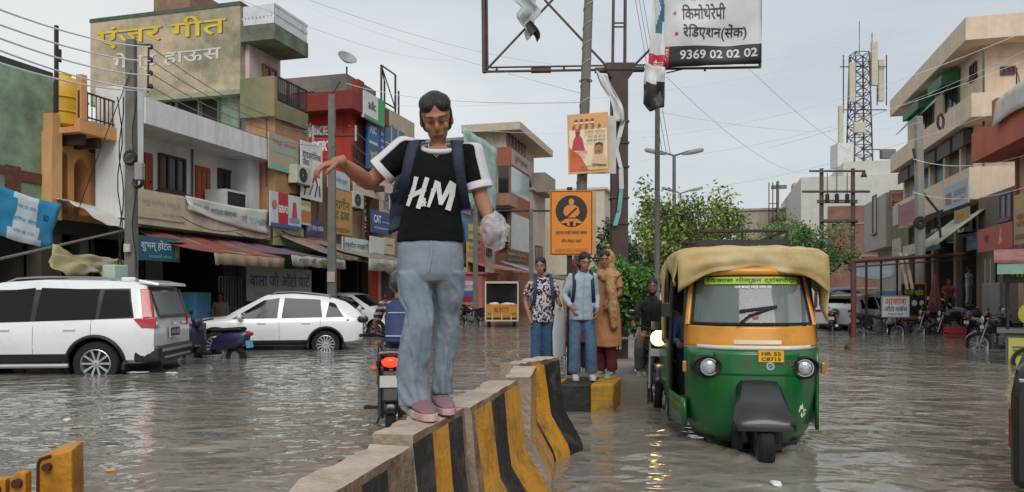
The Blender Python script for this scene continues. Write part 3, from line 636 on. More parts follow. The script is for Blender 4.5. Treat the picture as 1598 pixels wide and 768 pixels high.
# water company banner hanging slack at the corner
def cloth_board(name, label, p00, p10, p11, p01, mats, bands, wrinkle=.06, cat='banner', texts=(), n=18, k=8, th=.008, seed=0, rag=0.):
    """A hanging printed cloth given by its four corners; bands = function (u, v) -> material index, texts ride on the cloth."""
    p00, p10, p11, p01 = map(Vector, (p00, p10, p11, p01)); nrm = (p10 - p00).cross(p01 - p00).normalized()
    def at(u, v, lift=0):
        q = (p00 * (1 - u) + p10 * u) * (1 - v) + (p01 * (1 - u) + p11 * u) * v
        d = wrinkle * (math.sin(u * 9 + v * 5 + seed) * .5 + noise.noise(Vector((u * 5 + seed, v * 4, seed))))
        return q + nrm * (d + lift) - ZX * (.06 * math.sin(math.pi * u) + rag * max(0, .3 - v) * abs(noise.noise(Vector((u * 7, seed, 1)))) * 4)
    b = MB(); vs = [at(j / n, i / k) for i in range(k + 1) for j in range(n + 1)]; fs = []; b.v = vs
    for i in range(k):
        for j in range(n): b.f.append([i * (n + 1) + j, i * (n + 1) + j + 1, (i + 1) * (n + 1) + j + 1, (i + 1) * (n + 1) + j]); b.m.append(bands((j + .5) / n, (i + .5) / k))
    o = b.build(name, mats, solid=th, smooth=60); tag(o, label, cat)
    if texts:
        t = MB(); ms = []
        for (tx, x, y, w, h, c, *bo) in texts:
            mm = flat(c); ms.append(mm) if mm not in ms else None
            vs, fs = glyphs(tx, bo[0] if bo else .015, False)
            t.add([at(x + a * w, y + q * h, .012) for a, q in vs], fs, ms.index(mm))
        t.build('lettering', ms, o, recalc=False)
    return o
t = -12.6
cy, cw = flat('#2f86ad'), flat('#c3cdd2')
def tq(px, py, tt): return ST(Spx(px, tt), tt, Zt(px, py, tt))
cloth_board('shop_banner', 'slack blue and white water purifier banner at the near left shop', tq(-40, 350, t), tq(80, 388, t), tq(94, 318, t), tq(-30, 276, t), [cy, cw],
            lambda u, v: 0 if u < .36 + .1 * math.sin(v * 3) or u > .76 + .06 * math.cos(v * 4) else 1, .05, texts=[('आर ओ वाटर', .44, .7, .26, .1, '#7793a5'), ('सिवॅस सेंटर', .42, .42, .3, .1, '#3d9cc4'), ('फोन 98 120', .45, .18, .26, .08, '#8a98a2'), ('RO', .82, .55, .06, .14, '#15394f', .05)])
# white tarpaulin over the next shop, torn sheet below on a bamboo pole
t0, t1 = -13.9, -12.4
def sheet_thing(name, label, cat, corners, m, n=16, k=10, wr=.1, seed=0, th=.012, rag=0.):
    p00, p10, p11, p01 = corners
    return cloth_board(name, label, p00, p10, p11, p01, [m], lambda u, v: 0, wr, cat, (), n, k, th, seed, rag)
sheet_thing('white_tarpaulin', 'white tarpaulin awning sloping down beside the electricity pole', 'tarpaulin', (tq(118, 322, t1), tq(206, 362, t1), tq(208, 330, t0), tq(84, 306, t0)), mat('tarp_white', '#cdc9c2', .7, .15, 2, stain='#8a7f70', amt=.5), wr=.05)
sheet_thing('torn_sheet', 'torn yellow and grey plastic sheet sagging over a pole', 'plastic sheet', (tq(84, 420, -12), tq(196, 424, -12), tq(188, 404, -12.2), tq(78, 383, -12.2)), mat('sheet_yellow', '#b8ab6a', .6, .3, 2, stain='#8d857a', amt=.9, sscale=2.2, thr=.42), wr=.14, seed=3, rag=.2)
q = MB(); q.cyl(tq(0, 404, -12.15), tq(192, 360, -12.15), .025, n=6); tag(q.build('bamboo_pole', paint('#6f675c')), 'thin sloping pole carrying the torn sheet', 'pole')
# junction box behind the white vehicle
jb = thing('junction_box', 'pale green junction box with two small black windows behind the white off-roader', 'junction box', tq(194, 470, -11.5))
b = MB(); p = tq(178, 447, -11.5); q2 = tq(210, 422, -11.5); b.st(Spx(178, -11.5), Spx(210, -11.5), -11.8, -11.5, p.z - .6, q2.z + .1); b.build('body', paint('#a9bfae'), jb, bevel=.03)
b = MB(); b.st(Spx(185, -11.5), Spx(190, -11.5), -11.5, -11.49, p.z + .02, p.z + .12); b.st(Spx(197, -11.5), Spx(202, -11.5), -11.5, -11.49, p.z + .02, p.z + .12); b.build('meter_window', DARK, jb)
b = MB(); b.st(Spx(180, -11.7), Spx(184, -11.7), -11.75, -11.65, -.2, p.z - .6); b.st(Spx(204, -11.7), Spx(208, -11.7), -11.75, -11.65, -.2, p.z - .6); b.build('leg', DARK, jb)
# hotel sign
sign_t('hotel_sign', 'blue hotel board with white hindi lettering beside the near electricity pole', 209, 281, 366, 405, -12.4, '#2b6478', [('p', [(0, 0), (.1, 0), (.03, 1), (0, 1)], '#4c93a8'), ('e', .93, .5, .05, .35, '#a08a50'), ('t', 'शुभम् होटल', .14, .36, .66, .5, '#d2d6d4', .03), ('t', 'शाकाहारी भोजन', .3, .1, .5, .16, '#93b0b4')])
awning('tin_awning', 'grey tin awning above the blue hotel board', Spx(208, -13.4), Spx(262, -13.4), -14, -12.3, 3.0, Zt(215, 372, -12.3), ['#77756f'], flap=0)
# striped awnings
aw = 'cloth awnings along the left shops'
za = Zt(225, 352, -13.5)
awning('shop_awning', 'red and green striped cloth awning above the barred iron gate', Spx(222, -13.2), Spx(345, -13.2), -13.6, -11.2, bz0 - .12, Zt(318, 392, -11.2), ['#8c4a3e', '#8c4a3e', '#7f8a66', '#8c4038', '#94503f', '#8a5a4c'], aw, .28, flapcol='#a08a72', seed=1)
awning('shop_awning', 'faded blue and purple awning lettered along its flap over the auto parts board', Spx(345, -13.2), Spx(440, -13.2), -13.6, -11.0, bz0 - .14, Zt(430, 395, -11.0), ['#6b5560', '#7a5450', '#4f5a80', '#62647c'], aw, .3, flapcol='#b5aea2', seed=2,
       items=[('बाला जी ऑटो मोबाइल', .08, .3, .84, .5, '#33353a')])
# auto parts wall board
s = Spx(384, -12.6)
sign_t('auto_parts_board', 'large grey board lettered in blue hindi behind the white crossover', 386, 486, 416, 470, -12.6, '#b5b3ac', [('t', 'बाला जी ऑटो पाटॅ', .03, .42, .94, .46, '#2f6480', .03), ('t', 'टायर  ट्यूब  बैटरी', .1, .1, .6, .2, '#8a8f8a')])
q = MB(); q.st(Spx(305, -12.8), Spx(330, -12.8), -13.3, -12.8, -.2, Zt(318, 456, -12.8)); tag(q.build('blue_cabinet', paint('#3f7c9c'), bevel=.03), 'blue metal cabinet standing beside the iron gate', 'cabinet')
# cloth banner on the white balcony
t = TF + .06
cloth_board('balcony_banner', 'rumpled white cloth banner with pale green lettering on the balcony of the white house', tq(293, 327, t), tq(420, 366, t), tq(419, 328, t), tq(291, 305, t), [mat('cloth_white', '#c9c7be', .8, .1, 3, stain='#a09a8a', amt=.4)], lambda u, v: 0, .05,
            texts=[('जय माँ ऑटो पाट्सॅ', .06, .3, .5, .45, '#7fa89c'), ('मो 98960', .62, .3, .32, .4, '#6fa3a6')])
b = MB()
board('plate', 'faded cream painted plate on the white balcony beside the cloth banner', ST(Spx(214, TF + .02), TF + .03, Zt(214, 338, TF)), UX, ZX, Spx(288, TF) - Spx(214, TF), .62, '#bdb196', [('t', 'न्यू स्पेयर पार्ट्स', .1, .45, .8, .3, '#a99d86'), ('t', 'बस स्टैंड रोड', .5, .1, .4, .2, '#9aa38c')], cat='sign')
# boards around the tan corner of the guest house
sign_t('faded_board', 'faded cream and teal painted board on the tan wall', 420, 466, 205, 262, TF + .1, '#a89c84', [('r', 0, 0, 1, .14, '#7fa39c'), ('r', 0, .5, 1, .16, '#93a094'), ('t', 'गेस्ट हाऊस', .1, .7, .8, .16, '#8f8470')])
sign_t('lubricant_board', 'white and red oil company board on the tan corner', 422, 470, 297, 352, TF + .2, '#c6c8cc', [('r', .24, .08, .32, .92, '#b3252c'), ('t', 'SERVO', .25, .42, .30, .22, '#e0dcd8', .04), ('e', .12, .62, .08, .14, '#b86a50'), ('p', [(.68, .3), (.72, .8), (.82, .8), (.86, .3)], '#b04a40'), ('r', .6, .18, .34, .14, '#7d8aa0'), ('r', 0, 0, 1, .1, '#3d5a86')])
sign_t('small_board', 'beige hand painted board under the oil company board', 428, 474, 350, 382, TF + .1, '#a3997f', [('t', 'राधा मोटर्स', .05, .3, .5, .45, '#7a7a5c'), ('t', 'वकॅशॉप', .6, .3, .34, .4, '#a06040')])
t = -13.1
sign_t('tool_board', 'tall white board painted with dark tools and hindi lettering', 470, 503, 218, 308, t + .3, '#d2d2cc', [('t', 'हाइड्रोिलक\nजैक', .06, .58, .88, .28, '#34393f', .02)] + [('p', [(x, y), (x + .06, y), (x + .06 + dx, y + .2), (x + dx, y + .2)], c) for x, y, dx, c in ((.1, .05, .1, '#2a2c30'), (.3, .2, -.12, '#2a2c30'), (.34, .08, .18, '#9a3a34'), (.6, .06, .1, '#2a2c30'), (.72, .26, -.1, '#2a2c30'), (.5, .3, .1, '#2a2c30'), (.84, .08, -.04, '#2a2c30'))])
sign_t('orange_notice', 'small orange and yellow notice beside the white tool board', 470, 485, 312, 350, t + .3, '#b9bcae', [('r', 0, .1, 1, .5, '#b87034'), ('r', 0, .8, 1, .2, '#a89a4a')])
b = MB(); b.st(22.0, 26.7, -18, t, 0, 8.2); w = b.build('wall', wall_mat('shop_terrace', '#9c7a62', '#554438', .6)); 
gT = thing('shop_terrace', 'dull brown terrace of narrow shops crowded with boards', 'building', ST(24, -14)); bpy.data.objects.remove(w)
b = MB(); b.st(22.0, 26.6, -18, t - .1, 2.9, 5.6); b.build('wall', wall_mat('shop_terrace', '#9c7a62', '#554438', .6), gT)
b = MB(); b.st(26.9, 33.3, TL, t - .1, 2.9, 4.5); b.build('wall', wall_mat('shop_terrace', '#9c7a62'), gT)
for a in (22.0, 24.2, 26.7, 29.8, 33.2): MB().st(a, a + .25, t - .4, t - .1, -.2, 2.9).build('shop_pier', mat('pier_red', '#7a4a40', .8, .3, 3), gT)
for a, c in ((22.2, 24.2), (24.5, 26.7), (27, 29.8), (30, 33.2)): shop(gT, a, c, t - .5, 2.9)
b = MB(); b.st(30.3, 30.45, t - .1, t + .1, 0, 2.9); b.st(31.6, 31.75, t - .1, t + .1, 0, 2.9); b.build('red_post', flat('#a82a2a'), gT)
sign_t('hindi_sign', 'dark blue sign with white hindi lettering below the tool board', 478, 506, 342, 368, t + .25, '#3a4166', [('t', 'दुगाॅ मोटर वकॅस', .06, .3, .88, .45, '#d0d2d6', .02)])
sign_t('red_strip', 'narrow red strip sign under the dark blue sign', 478, 506, 369, 380, t + .25, '#a8564a', [('r', .1, .3, .8, .3, '#b98a78')])
sign_t('yellow_board', 'yellow painted board with green hindi letters behind the slim street pole', 519, 550, 291, 364, t + .3, '#b58a48', [('t', 'रागीन', .15, .55, .7, .25, '#3f5a2c', .03), ('t', 'द ढाबा', .15, .3, .7, .2, '#4a5a30', .02), ('e', .5, .1, .4, .05, '#8a6a3a')])
sign_t('white_board', 'long white board with blue end panels under the red showroom', 512, 546, 262, 292, t + .3, '#b8c2c4', [('r', 0, 0, .25, 1, '#4a84a0'), ('t', 'मोटर्स', .35, .3, .5, .4, '#6c7f86')])
sign_t('peach_board', 'faded peach hoarding with rows of print above the rooms sign', 552, 622, 262, 300, t + .3, '#c4ad98', [('r', .05, .55, .5, .1, '#8a6f70'), ('r', .05, .3, .4, .1, '#6f8a80')])
sign_t('slate_boards', 'slate blue board with two white uprights above the bank sign', 600, 626, 300, 326, t + .3, '#66748c', [('r', .25, 0, .06, 1, '#c9ced2'), ('r', .6, 0, .06, 1, '#c9ced2')])
sr = thing('rooms_sign', 'brown projecting sign with upright letters spelling rooms', 'sign', ST(27.2, t))
s = 26.4; ta, tb = Tpx(556, s), Tpx(577, s); zb, zt_ = Zs(560, 370, s), Zs(560, 300, s)
b = MB(); b.st(s, s + .2, ta, tb, zb, zt_); b.st(s, s + .2, ta - .02, Tpx(597, s), zt_ + .003, Zs(560, 291, s)); b.build('panel', flat('#3c2820'), sr)
b = MB(); hh = (zt_ - zb) / 6.4
for i, ch in enumerate('ROOMS'): letters(b, ch, ST(s, ta + .14, zt_ - (i + 1) * hh * 1.05), VX, ZX, tb - ta - .28, hh * .8, 0, .03, .006)
letters(b, 'ST', ST(s, ta + .14, zb + .05), VX, ZX, tb - ta - .28, hh * .7, 0, .02, .006)
b.build('lettering', flat('#c2b48a'), sr, recalc=False)
sign_t('bank_sign', 'dark blue sign lettered CAT in white and red beside the rooms sign', 579, 612, 326, 362, t + .3, '#3a4a78', [('t', 'CAT', .12, .45, .34, .35, '#d6d4d8', .03), ('r', .14, .2, .7, .08, '#8a96b4'), ('r', .5, .5, .4, .06, '#8a96b4')])
sign_t('library_sign', 'white library sign with dark green hindi lettering over the awnings', 535, 577, 369, 396, -12.2, '#c3cac4', [('t', 'ऐक्सीम लाइब्रेरी', .06, .28, .88, .5, '#3c5a50', .02), ('r', 0, 0, .06, 1, '#4a8ab0')])
sign_t('green_board', 'white board with a green slanted foot behind the library sign', 578, 599, 368, 418, -12.1, '#c4c6be', [('p', [(0, 0), (1, 0), (1, .45), (0, .2)], '#3c8a62'), ('t', 'की', .6, .06, .25, .12, '#c8d8cc')])
sign_t('pale_notice', 'pale cream notice beside the green footed board', 600, 616, 370, 396, -12.1, '#b9ae9a', [('r', .2, .5, .6, .1, '#a05a48')])
sign_t('green_notice', 'small green and cream notice hanging low beside the green footed board', 606, 622, 402, 428, -12.1, '#8aa07c', [('r', .1, .2, .8, .3, '#c9b98a'), ('r', .1, .6, .8, .2, '#b06a40')])
awning('shop_awning', 'sagging dusty brown tin awning behind the slim street pole', Spx(440, -12.8), Spx(512, -12.8), -13.2, -11.2, 3.35, Zt(500, 396, -11.2), ['#8f7d6e', '#7e6a5e', '#94826f'], aw, .12, seed=4)
awning('shop_awning', 'grey cloth awning with printed flap reaching the red posts', Spx(498, -12.6), Spx(590, -12.6), -13.1, -10.8, 3.25, Zt(560, 400, -10.8), ['#8c8378', '#7a746c'], aw, .42, flapcol='#a8a39a', seed=6,
       items=[('मोबाइल सेंटर', .1, .3, .25, .4, '#55524c'), ('िरपेयर', .42, .3, .15, .4, '#a8603a'), ('शॉप 9416', .62, .3, .26, .4, '#66625c')])
# things behind the girl to the right
t = -13.4
sign_t('poster_sign', 'blue poster with a dark figure beside the yellow board column', 716, 731, 338, 374, -10.5, '#2f78a8', [('p', [(.3, 0), (.7, 0), (.62, .6), (.38, .6)], '#26384c'), ('e', .5, .7, .12, .09, '#5a5048')])
sign_t('yellow_board', 'tall yellow and pink panel board behind the carried bag', 729, 752, 348, 424, -13.2, '#b8a84a', [('r', 0, .3, 1, .12, '#a87a80'), ('r', .1, .62, .8, .07, '#8a4a3a'), ('r', .1, .8, .8, .06, '#7a7a40'), ('r', .1, .48, .8, .06, '#7a7a40'), ('r', .1, .12, .8, .06, '#8a6a40')])
sign_t('red_upright', 'narrow upright red strip sign beside the yellow panel', 752, 757, 355, 428, -12.9, '#a8282c', [('r', .3, .1, .4, .8, '#b84a48')])
sign_t('floral_panel', 'small cream panel with yellow figures under the yellow panel', 733, 757, 424, 444, -13.0, '#b0a98a', [('r', .1, .2, .2, .6, '#8a8a4a'), ('r', .45, .1, .2, .7, '#a09a5a'), ('r', .75, .3, .15, .5, '#7a8060')])
sign_t('blue_strip', 'tall pale blue painted strip between the netted block and the glass corner', 757, 765, 256, 345, -13.6, '#8fb0c4', [('r', .3, 0, .1, 1, '#6f94ac')])
sign_t('letter_sign', 'white board with bold black letters above the yellow panel', 752, 768, 304, 318, -13.2, '#c9c9c4', [('t', 'm', .2, .1, .6, .7, '#1f1f1f', .04)])
sign_t('violet_notice', 'violet and white notice high beside the netted block', 716, 735, 300, 330, -13.3, '#6a6a9c', [('r', 0, .7, 1, .3, '#b9b9c4')])
# pink kiosk with white notice
kb = thing('pink_kiosk', 'faded pink tin kiosk with a white notice on its wall', 'kiosk', ST(40, -11))
s = 38.5; ta, tb = Tpx(700, s), Tpx(752, s); zk = Zs(740, 428, s)
b = MB(); b.st(s, s + 3, ta - 1, tb, .3, zk); b.build('wall', mat('kiosk_pink', '#b5686a', .7, .2, 2, stain='#7a4a48', amt=.4), kb)
b = MB(); b.st(s - .1, s + 3.1, ta - 1.1, tb + .1, zk, zk + .12); b.build('roof', mat('kiosk_pink', '#b5686a'), kb)
sign_s('kiosk_notice', 'white and blue notice fixed to the faded pink kiosk', 716, 745, 439, 470, s - .03, '#bfb9c0', [('r', 0, .25, 1, .28, '#4a5a9c'), ('r', 0, 0, 1, .25, '#8a3038'), ('t', 'िटकट घर', .1, .62, .8, .25, '#8a6a78')])
awning('shop_awning', 'low red tin awning beyond the pink kiosk', Spx(735, -13), Spx(790, -13), -13.4, -10.6, 3.3, 2.7, ['#8f5a52', '#a06a60'], aw, .15, seed=8)
awning('shop_awning', 'blue grey awning edge sloping under the glass corner building', Spx(792, -13), Spx(823, -13), -13.6, -10.2, 3.6, 2.6, ['#7f8a96', '#6a6a70'], aw, .2, seed=9)
# ================================================================ median island, barriers, poles and the torn billboard
isl = thing('median_kerb', 'black and yellow painted kerb island at the end of the median', 'kerb', W(912, 643))
zk = .33
def kb(px0, px1, y0, Y1, name, m, zt=zk):
    a, b_ = W(px0, y0), W(px1, y0); d = Vector((SA, CA, 0)) * Y1
    q = MB(); q.hexa([Vector((a.x, a.y, -.22)), Vector((b_.x, b_.y, -.22)), Vector((b_.x, b_.y, -.22)) + d, Vector((a.x, a.y, -.22)) + d, Vector((a.x, a.y, zt)), Vector((b_.x, b_.y, zt)), Vector((b_.x, b_.y, zt)) + d, Vector((a.x, a.y, zt)) + d])
    return q.build(name, m, isl, bevel=.025)
mky = mat('kerb_yellow', '#b98a1e', .75, .2, 5, bump=.5, bscale=25, stain='#5a4a3a', amt=.8, sscale=5, thr=.5)
mkb = mat('kerb_black', '#232322', .7, .3, 5, bump=.5, bscale=25, stain='#57524a', amt=.5, sscale=5, thr=.58)
mcon = mat('kerb_concrete', '#8c857b', .9, .25, 4, bump=.5, bscale=20, stain='#55504a', amt=.6, sscale=2)
kb(861, 870.6, 643, .8, 'yellow_block', mky); kb(871, 920.6, 643, .8, 'black_block', mkb); kb(921, 958, 643, .8, 'yellow_block', mky)
q = MB(); a = W(866, 643) + UX * .83; q.hexa([a - ZX * .2, a + VX * 1.0 - ZX * .2, a + VX * 1.0 + UX * 24 - ZX * .2, a + UX * 24 - ZX * .2, a + ZX * .3, a + VX * 1.0 + ZX * .3, a + VX * 1.0 + UX * 24 + ZX * .3, a + UX * 24 + ZX * .3]); q.build('median_slab', mcon, isl)
rb_ = random.Random(4)
for i in range(16):
    p = W(975, 622) + Vector((rb_.uniform(-.14, .2), rb_.uniform(-.3, 2.0), rb_.uniform(.0, .16))); q = MB()
    q.ell(p, (rb_.uniform(.05, .14), rb_.uniform(.06, .16), rb_.uniform(.04, .1)), Matrix.Rotation(rb_.uniform(0, 3), 3, 'Z'), 7, 5); q.v = [v + Vector((rb_.uniform(-.015, .015),) * 3) for v in q.v]
    tag(q.build('rubble_stone', (mcon, mky, mkb)[i % 3 if i % 4 else 0]), 'broken kerb stone in the rubble beside the yellow kerb block', 'stone', 'rubble beside the kerb island')
# --- jersey barriers
def barrier_mat():
    m = bpy.data.materials.new('barrier_paint'); m.use_nodes = True; nt = m.node_tree; nd = nt.nodes; lk = nt.links; b = nd['Principled BSDF']; b.inputs['Roughness'].default_value = .8
    return m
mconc = mat('barrier_concrete', '#a49382', .9, .25, 5, bump=.6, bscale=35, stain='#5e4d3e', amt=.75, sscale=2.6, thr=.5)
mtop = mat('barrier_top', '#b5a594', .9, .22, 7, bump=.6, bscale=45, stain='#7a6652', amt=.6, sscale=4, thr=.55)
mby = mat('barrier_yellow', '#c68a22', .65, .15, 5, bump=.4, bscale=40, stain='#54412c', amt=.9, sscale=5, thr=.53)
mbk = mat('barrier_black', '#1f1f20', .6, .3, 6, bump=.4, bscale=40, stain='#5c5248', amt=.8, sscale=5, thr=.56)
mbr = mat('barrier_bare', '#6a4e3a', .9, .4, 5, bump=.9, bscale=30, stain='#8f7c66', amt=.7, sscale=4)
NB = 0
def barrier(a, b_, zt, stripes, label, tilt=0., chip=.02, seed=0, end=None, zt2=None):
    """a, b_: ends of the top centre line (x, y); stripes: list of (fraction end, material index) along the traffic face on its right."""
    global NB
    a, b_ = Vector((*a, 0)), Vector((*b_, 0)); L = (b_ - a).length; d = (b_ - a).normalized(); r = Vector((d.y, -d.x, 0))
    zt2 = zt2 or zt; rr = random.Random(seed)
    prof = [(-.09, 0, 0), (.09, 0, 0), (.095, -.03, 0), (.115, -.3, 0), (.14, -.48, 0), (.29, -.72, 0), (.31, -.78, 0), (.31, -1.2, 0), (-.31, -1.2, 0), (-.31, -.78, 0), (-.29, -.72, 0), (-.14, -.48, 0), (-.115, -.3, 0), (-.095, -.03, 0)]
    K = max(6, int(L / .045)); rings = []; 
    for i in range(K + 1):
        u = i / K; p = a.lerp(b_, u); z0 = zt + (zt2 - zt) * u; ring = []
        for k, (x, z, _) in enumerate(prof):
            nn = noise.noise(Vector((u * L * 5, k * .9, seed))) * .8 + noise.noise(Vector((u * L * 15, k * 1.7, seed + 9))) * .4
            ch = chip * max(0, nn + .1) * (2.2 if k in (0, 1, 2, 13) else .12)
            xx = x * (1 - .0) + tilt * (z + .9) - math.copysign(ch, x); zz = z - ch * (.9 if k in (0, 1, 2, 13) else 0)
            ring.append(p + r * xx + ZX * (z0 + zz))
        rings.append(ring)
    n = len(prof); bm = MB()
    bm.v = [q for rg in rings for q in rg]
    for i in range(K):
        u = (i + .5) / K; mi = next((m for e, m in stripes if u <= e), stripes[-1][1])
        for k in range(n):
            k2 = (k + 1) % n
            side = k in (2, 3, 4, 5, 6) and True
            bm.f.append([i * n + k, i * n + k2, (i + 1) * n + k2, (i + 1) * n + k]); bm.m.append(mi if side else (1 if k in (0, 13) else 4 if k == 1 else 0))
    bm.f.append(list(range(n))[::-1]); bm.m.append(0 if end is None else end); bm.f.append([K * n + k for k in range(n)]); bm.m.append(0)
    o = bm.build('concrete_barrier', [mconc, mtop, mby, mbk, mbr], smooth=30); tag(o, label, 'barrier', 'jersey barriers down the median'); NB += 1
    return o
Y_, K_, C_, B_ = 2, 3, 0, 4
barrier((-.86, 1.2), (-.49, 2.98), .775, [(.55, B_), (.72, B_), (.86, K_), (1, B_)], 'nearest worn barrier block with a broad bare top at the bottom of the picture', seed=1, chip=.014)
barrier((-.485, 3.0), (-.33, 3.72), .815, [(.30, K_), (.62, Y_), (.93, K_), (1, B_)], 'barrier block the girl stands on, with a dull yellow stripe between black ones', seed=2, chip=.014)
barrier((-.30, 3.86), (-.04, 4.95), .80, [(.10, B_), (.36, Y_), (.62, K_), (.9, Y_), (1, Y_)], 'barrier block just beyond the girl with two bright yellow stripes', seed=3, chip=.016, zt2=.82)
barrier((-.05, 5.04), (.02, 5.92), .82, [(.28, C_), (.62, Y_), (.75, C_), (1, Y_)], 'tilted barrier block with a bare concrete end and slanting yellow stripes', tilt=.1, seed=4, chip=.016, end=0)
barrier((.0, 6.05), (.36, 6.72), .82, [(.26, K_), (.6, Y_), (1, K_)], 'farthest full barrier block with one yellow stripe between two black ones', seed=5, chip=.02, tilt=-.02)
barrier((.23, 7.6), (.36, 8.2), .62, [(.4, Y_), (1, C_)], 'short broken barrier stub behind the row of blocks', seed=6, chip=.05)
# --- yellow rusty guard posts near the camera
mgp = mat('guard_yellow', '#b57a12', .55, .15, 6, stain='#3a1f10', amt=.9, sscale=4, thr=.58, bump=.3); mrs = mat('guard_rust', '#4a2414', .9, .4, 12)
gp = thing('guard_post', 'thick rusty yellow channel post rising at the lower frame edge', 'guard post', P(92, 800, 2.05) * Vector((1, 1, 0)) if False else Vector((P(92, 800, 2.05).x, 2.05, 0)))
Yp = 2.05
def pp(x, y, dy=0.): return P(x, y, Yp) + Vector((0, dy, 0))
b = MB(); b.hexa([pp(60, 1000), pp(114, 1000), pp(104, 1000, .1), pp(60, 1000, .1), pp(58, 714), pp(112, 702), pp(98, 698, .1), pp(66, 704, .1)]); b.build('channel', mgp, gp, bevel=.006)
b = MB(); b.tube([pp(60, 790, -.003), pp(60, 724, -.003), pp(64, 716, -.003), pp(80, 711, -.003)], .004, 6); b.build('weld_lip', mrs, gp)
b = MB(); b.cyl(pp(76, 728, -.015), pp(76, 728, .02), .011, n=10); b.build('bolt', mrs, gp)
for i, (x0, x1, y) in enumerate(((14, 39, 736), (-22, 8, 746))):
    g = thing('guard_bracket', 'small yellow bracket plate with a rusted bolt hole, %s' % ('next to the thick post' if i == 0 else 'cut by the frame edge'), 'bracket', Vector((P(x0, 800, 2.0).x, 2.0, 0)), 0, 'yellow guard brackets')
    Yp = 2.0; b = MB(); b.prism([(P(x, yy, Yp).x, P(x, yy, Yp).z) for x, yy in ((x0, 900), (x1, 900), (x1, y + 2), (x0 + 12, y), (x0, y + 12))], (0, Yp, 0), (1, 0, 0), (0, 0, 1), (0, .03, 0)); b.build('plate', mgp, g, bevel=.004)
    b = MB(); m_ = (x0 + x1) / 2; b.cyl(pp(m_ + 2, y + 18, -.012), pp(m_ + 2, y + 18, .01), .013, n=10); b.build('bolt', mrs, g)
# --- concrete pole with the political poster, seat belt sign
POLE = mat('pole_concrete', '#706c66', .85, .25, 4, bump=.3, bscale=14, stain='#4d4a46', amt=.5)
cp = thing('concrete_pole', 'tall leaning concrete pole wound with wire behind the road sign', 'pole', Vector((P(900, 560, 10.6).x, 10.6, .3)))
top, bot = P(921, -60, 10.6), P(897, 560, 10.6); bot.z = .25
b = MB(); b.cyl(bot, top, .085, .062, n=14); b.build('shaft', POLE, cp, smooth=40)
b = MB(); n = 220; pts = []
for i in range(n): u = i / n; a = u * 15 * 6.283; q = bot.lerp(top, .3 + .7 * u); pts.append(q + Vector((math.cos(a), math.sin(a), 0)) * (.086 - .02 * (.3 + .7 * u)))
b.tube(pts, .007, 4); b.build('wound_wire', flat('#a8a196'), cp)
def pt_at(u): return bot.lerp(top, u)
ps = thing('pole_poster', 'orange and cream printed poster with portraits tied to the concrete pole', 'poster', P(919, 272, 10.45))
board('panel', None, P(887, 272.5, 10.44), P(951, 268, 10.36) - P(887, 272.5, 10.44), P(885, 180, 10.44) - P(887, 272.5, 10.44), .575, .84, '#cf9a6a', [
    ('r', .04, .05, .92, .9, '#dccbae'), ('r', .04, .74, .92, .21, '#cf9a62'), ('p', [(.04, .05), (.5, .05), (.3, .3), (.04, .45)], '#c4622e'), ('p', [(.5, .05), (.96, .05), (.96, .25), (.6, .15)], '#d9c27a'),
    ('p', [(.1, .4), (.42, .38), (.36, .58), (.3, .64), (.2, .64), (.14, .56)], '#a83a4a'), ('e', .25, .68, .055, .045, '#6a3d2a'), ('p', [(.19, .7), (.31, .7), (.3, .75), (.2, .75)], '#b84a32')] +
    [('e', .22 + i * .13, .88, .04, .03, '#6d4632') for i in range(4)] + [('r', .18 + i * .13, .83, .08, .025, '#d9d2c4') for i in range(4)] + [('e', .16 + i * .155, .78, .035, .028, '#7a4d38') for i in range(5)] +
    [('p', [(.58, .15), (.96, .12), (.9, .27), (.8, .31), (.7, .31), (.62, .26)], '#c9a88c'), ('e', .76, .4, .11, .1, '#a06a4a'), ('p', [(.66, .42), (.67, .48), (.76, .5), (.85, .48), (.86, .42), (.8, .46), (.72, .46)], '#1f1a18'), ('r', .72, .345, .08, .012, '#2a1a14'),
     ('t', 'हािदॅक स्वागत', .42, .64, .5, .07, '#a8283a', .02), ('t', 'नगर की ओर से', .5, .57, .42, .05, '#3f6a3a'), ('t', 'सभी को बधाई', .46, .51, .46, .05, '#3f6a3a'), ('t', 'शुभकामना', .08, .3, .4, .06, '#a82a22', .02), ('t', 'जन सेवक', .12, .24, .3, .04, '#b8562e'), ('t', 'वाडॅ पाषॅद नगर पािलका', .3, .08, .6, .045, '#2f3a7a')], th=.006, parent=ps)
bk = MB(); bk.box(P(934, 226, 10.5), (.5, .01, .82)); bk.build('backing_poster', paint('#b9b4ae'), ps)
bk = MB(); bk.tube([pt_at(.71) + Vector((.09 * math.cos(a), .09 * math.sin(a), 0)) for a in [i * .5 for i in range(14)]], .008, 5); bk.build('tie_wire', flat('#55504a'), ps)
sp_ = thing('seat_belt_sign', 'orange road sign with a seat belt figure in a black disc on a black post', 'road sign', Vector((P(889, 600, 9.9).x, 9.9, .3)))
b = MB(); c = P(889, 600, 9.9); b.box((c.x, 9.92, (.3 + P(889, 292, 9.9).z) / 2), (.07, .05, P(889, 292, 9.9).z - .3)); b.build('post', mat('post_black', '#1d1b1b', .6, .3, 4), sp_)
o = P(858, 398.5, 9.86); sw_, sh_ = .575, .865
skin = '#c4792a'
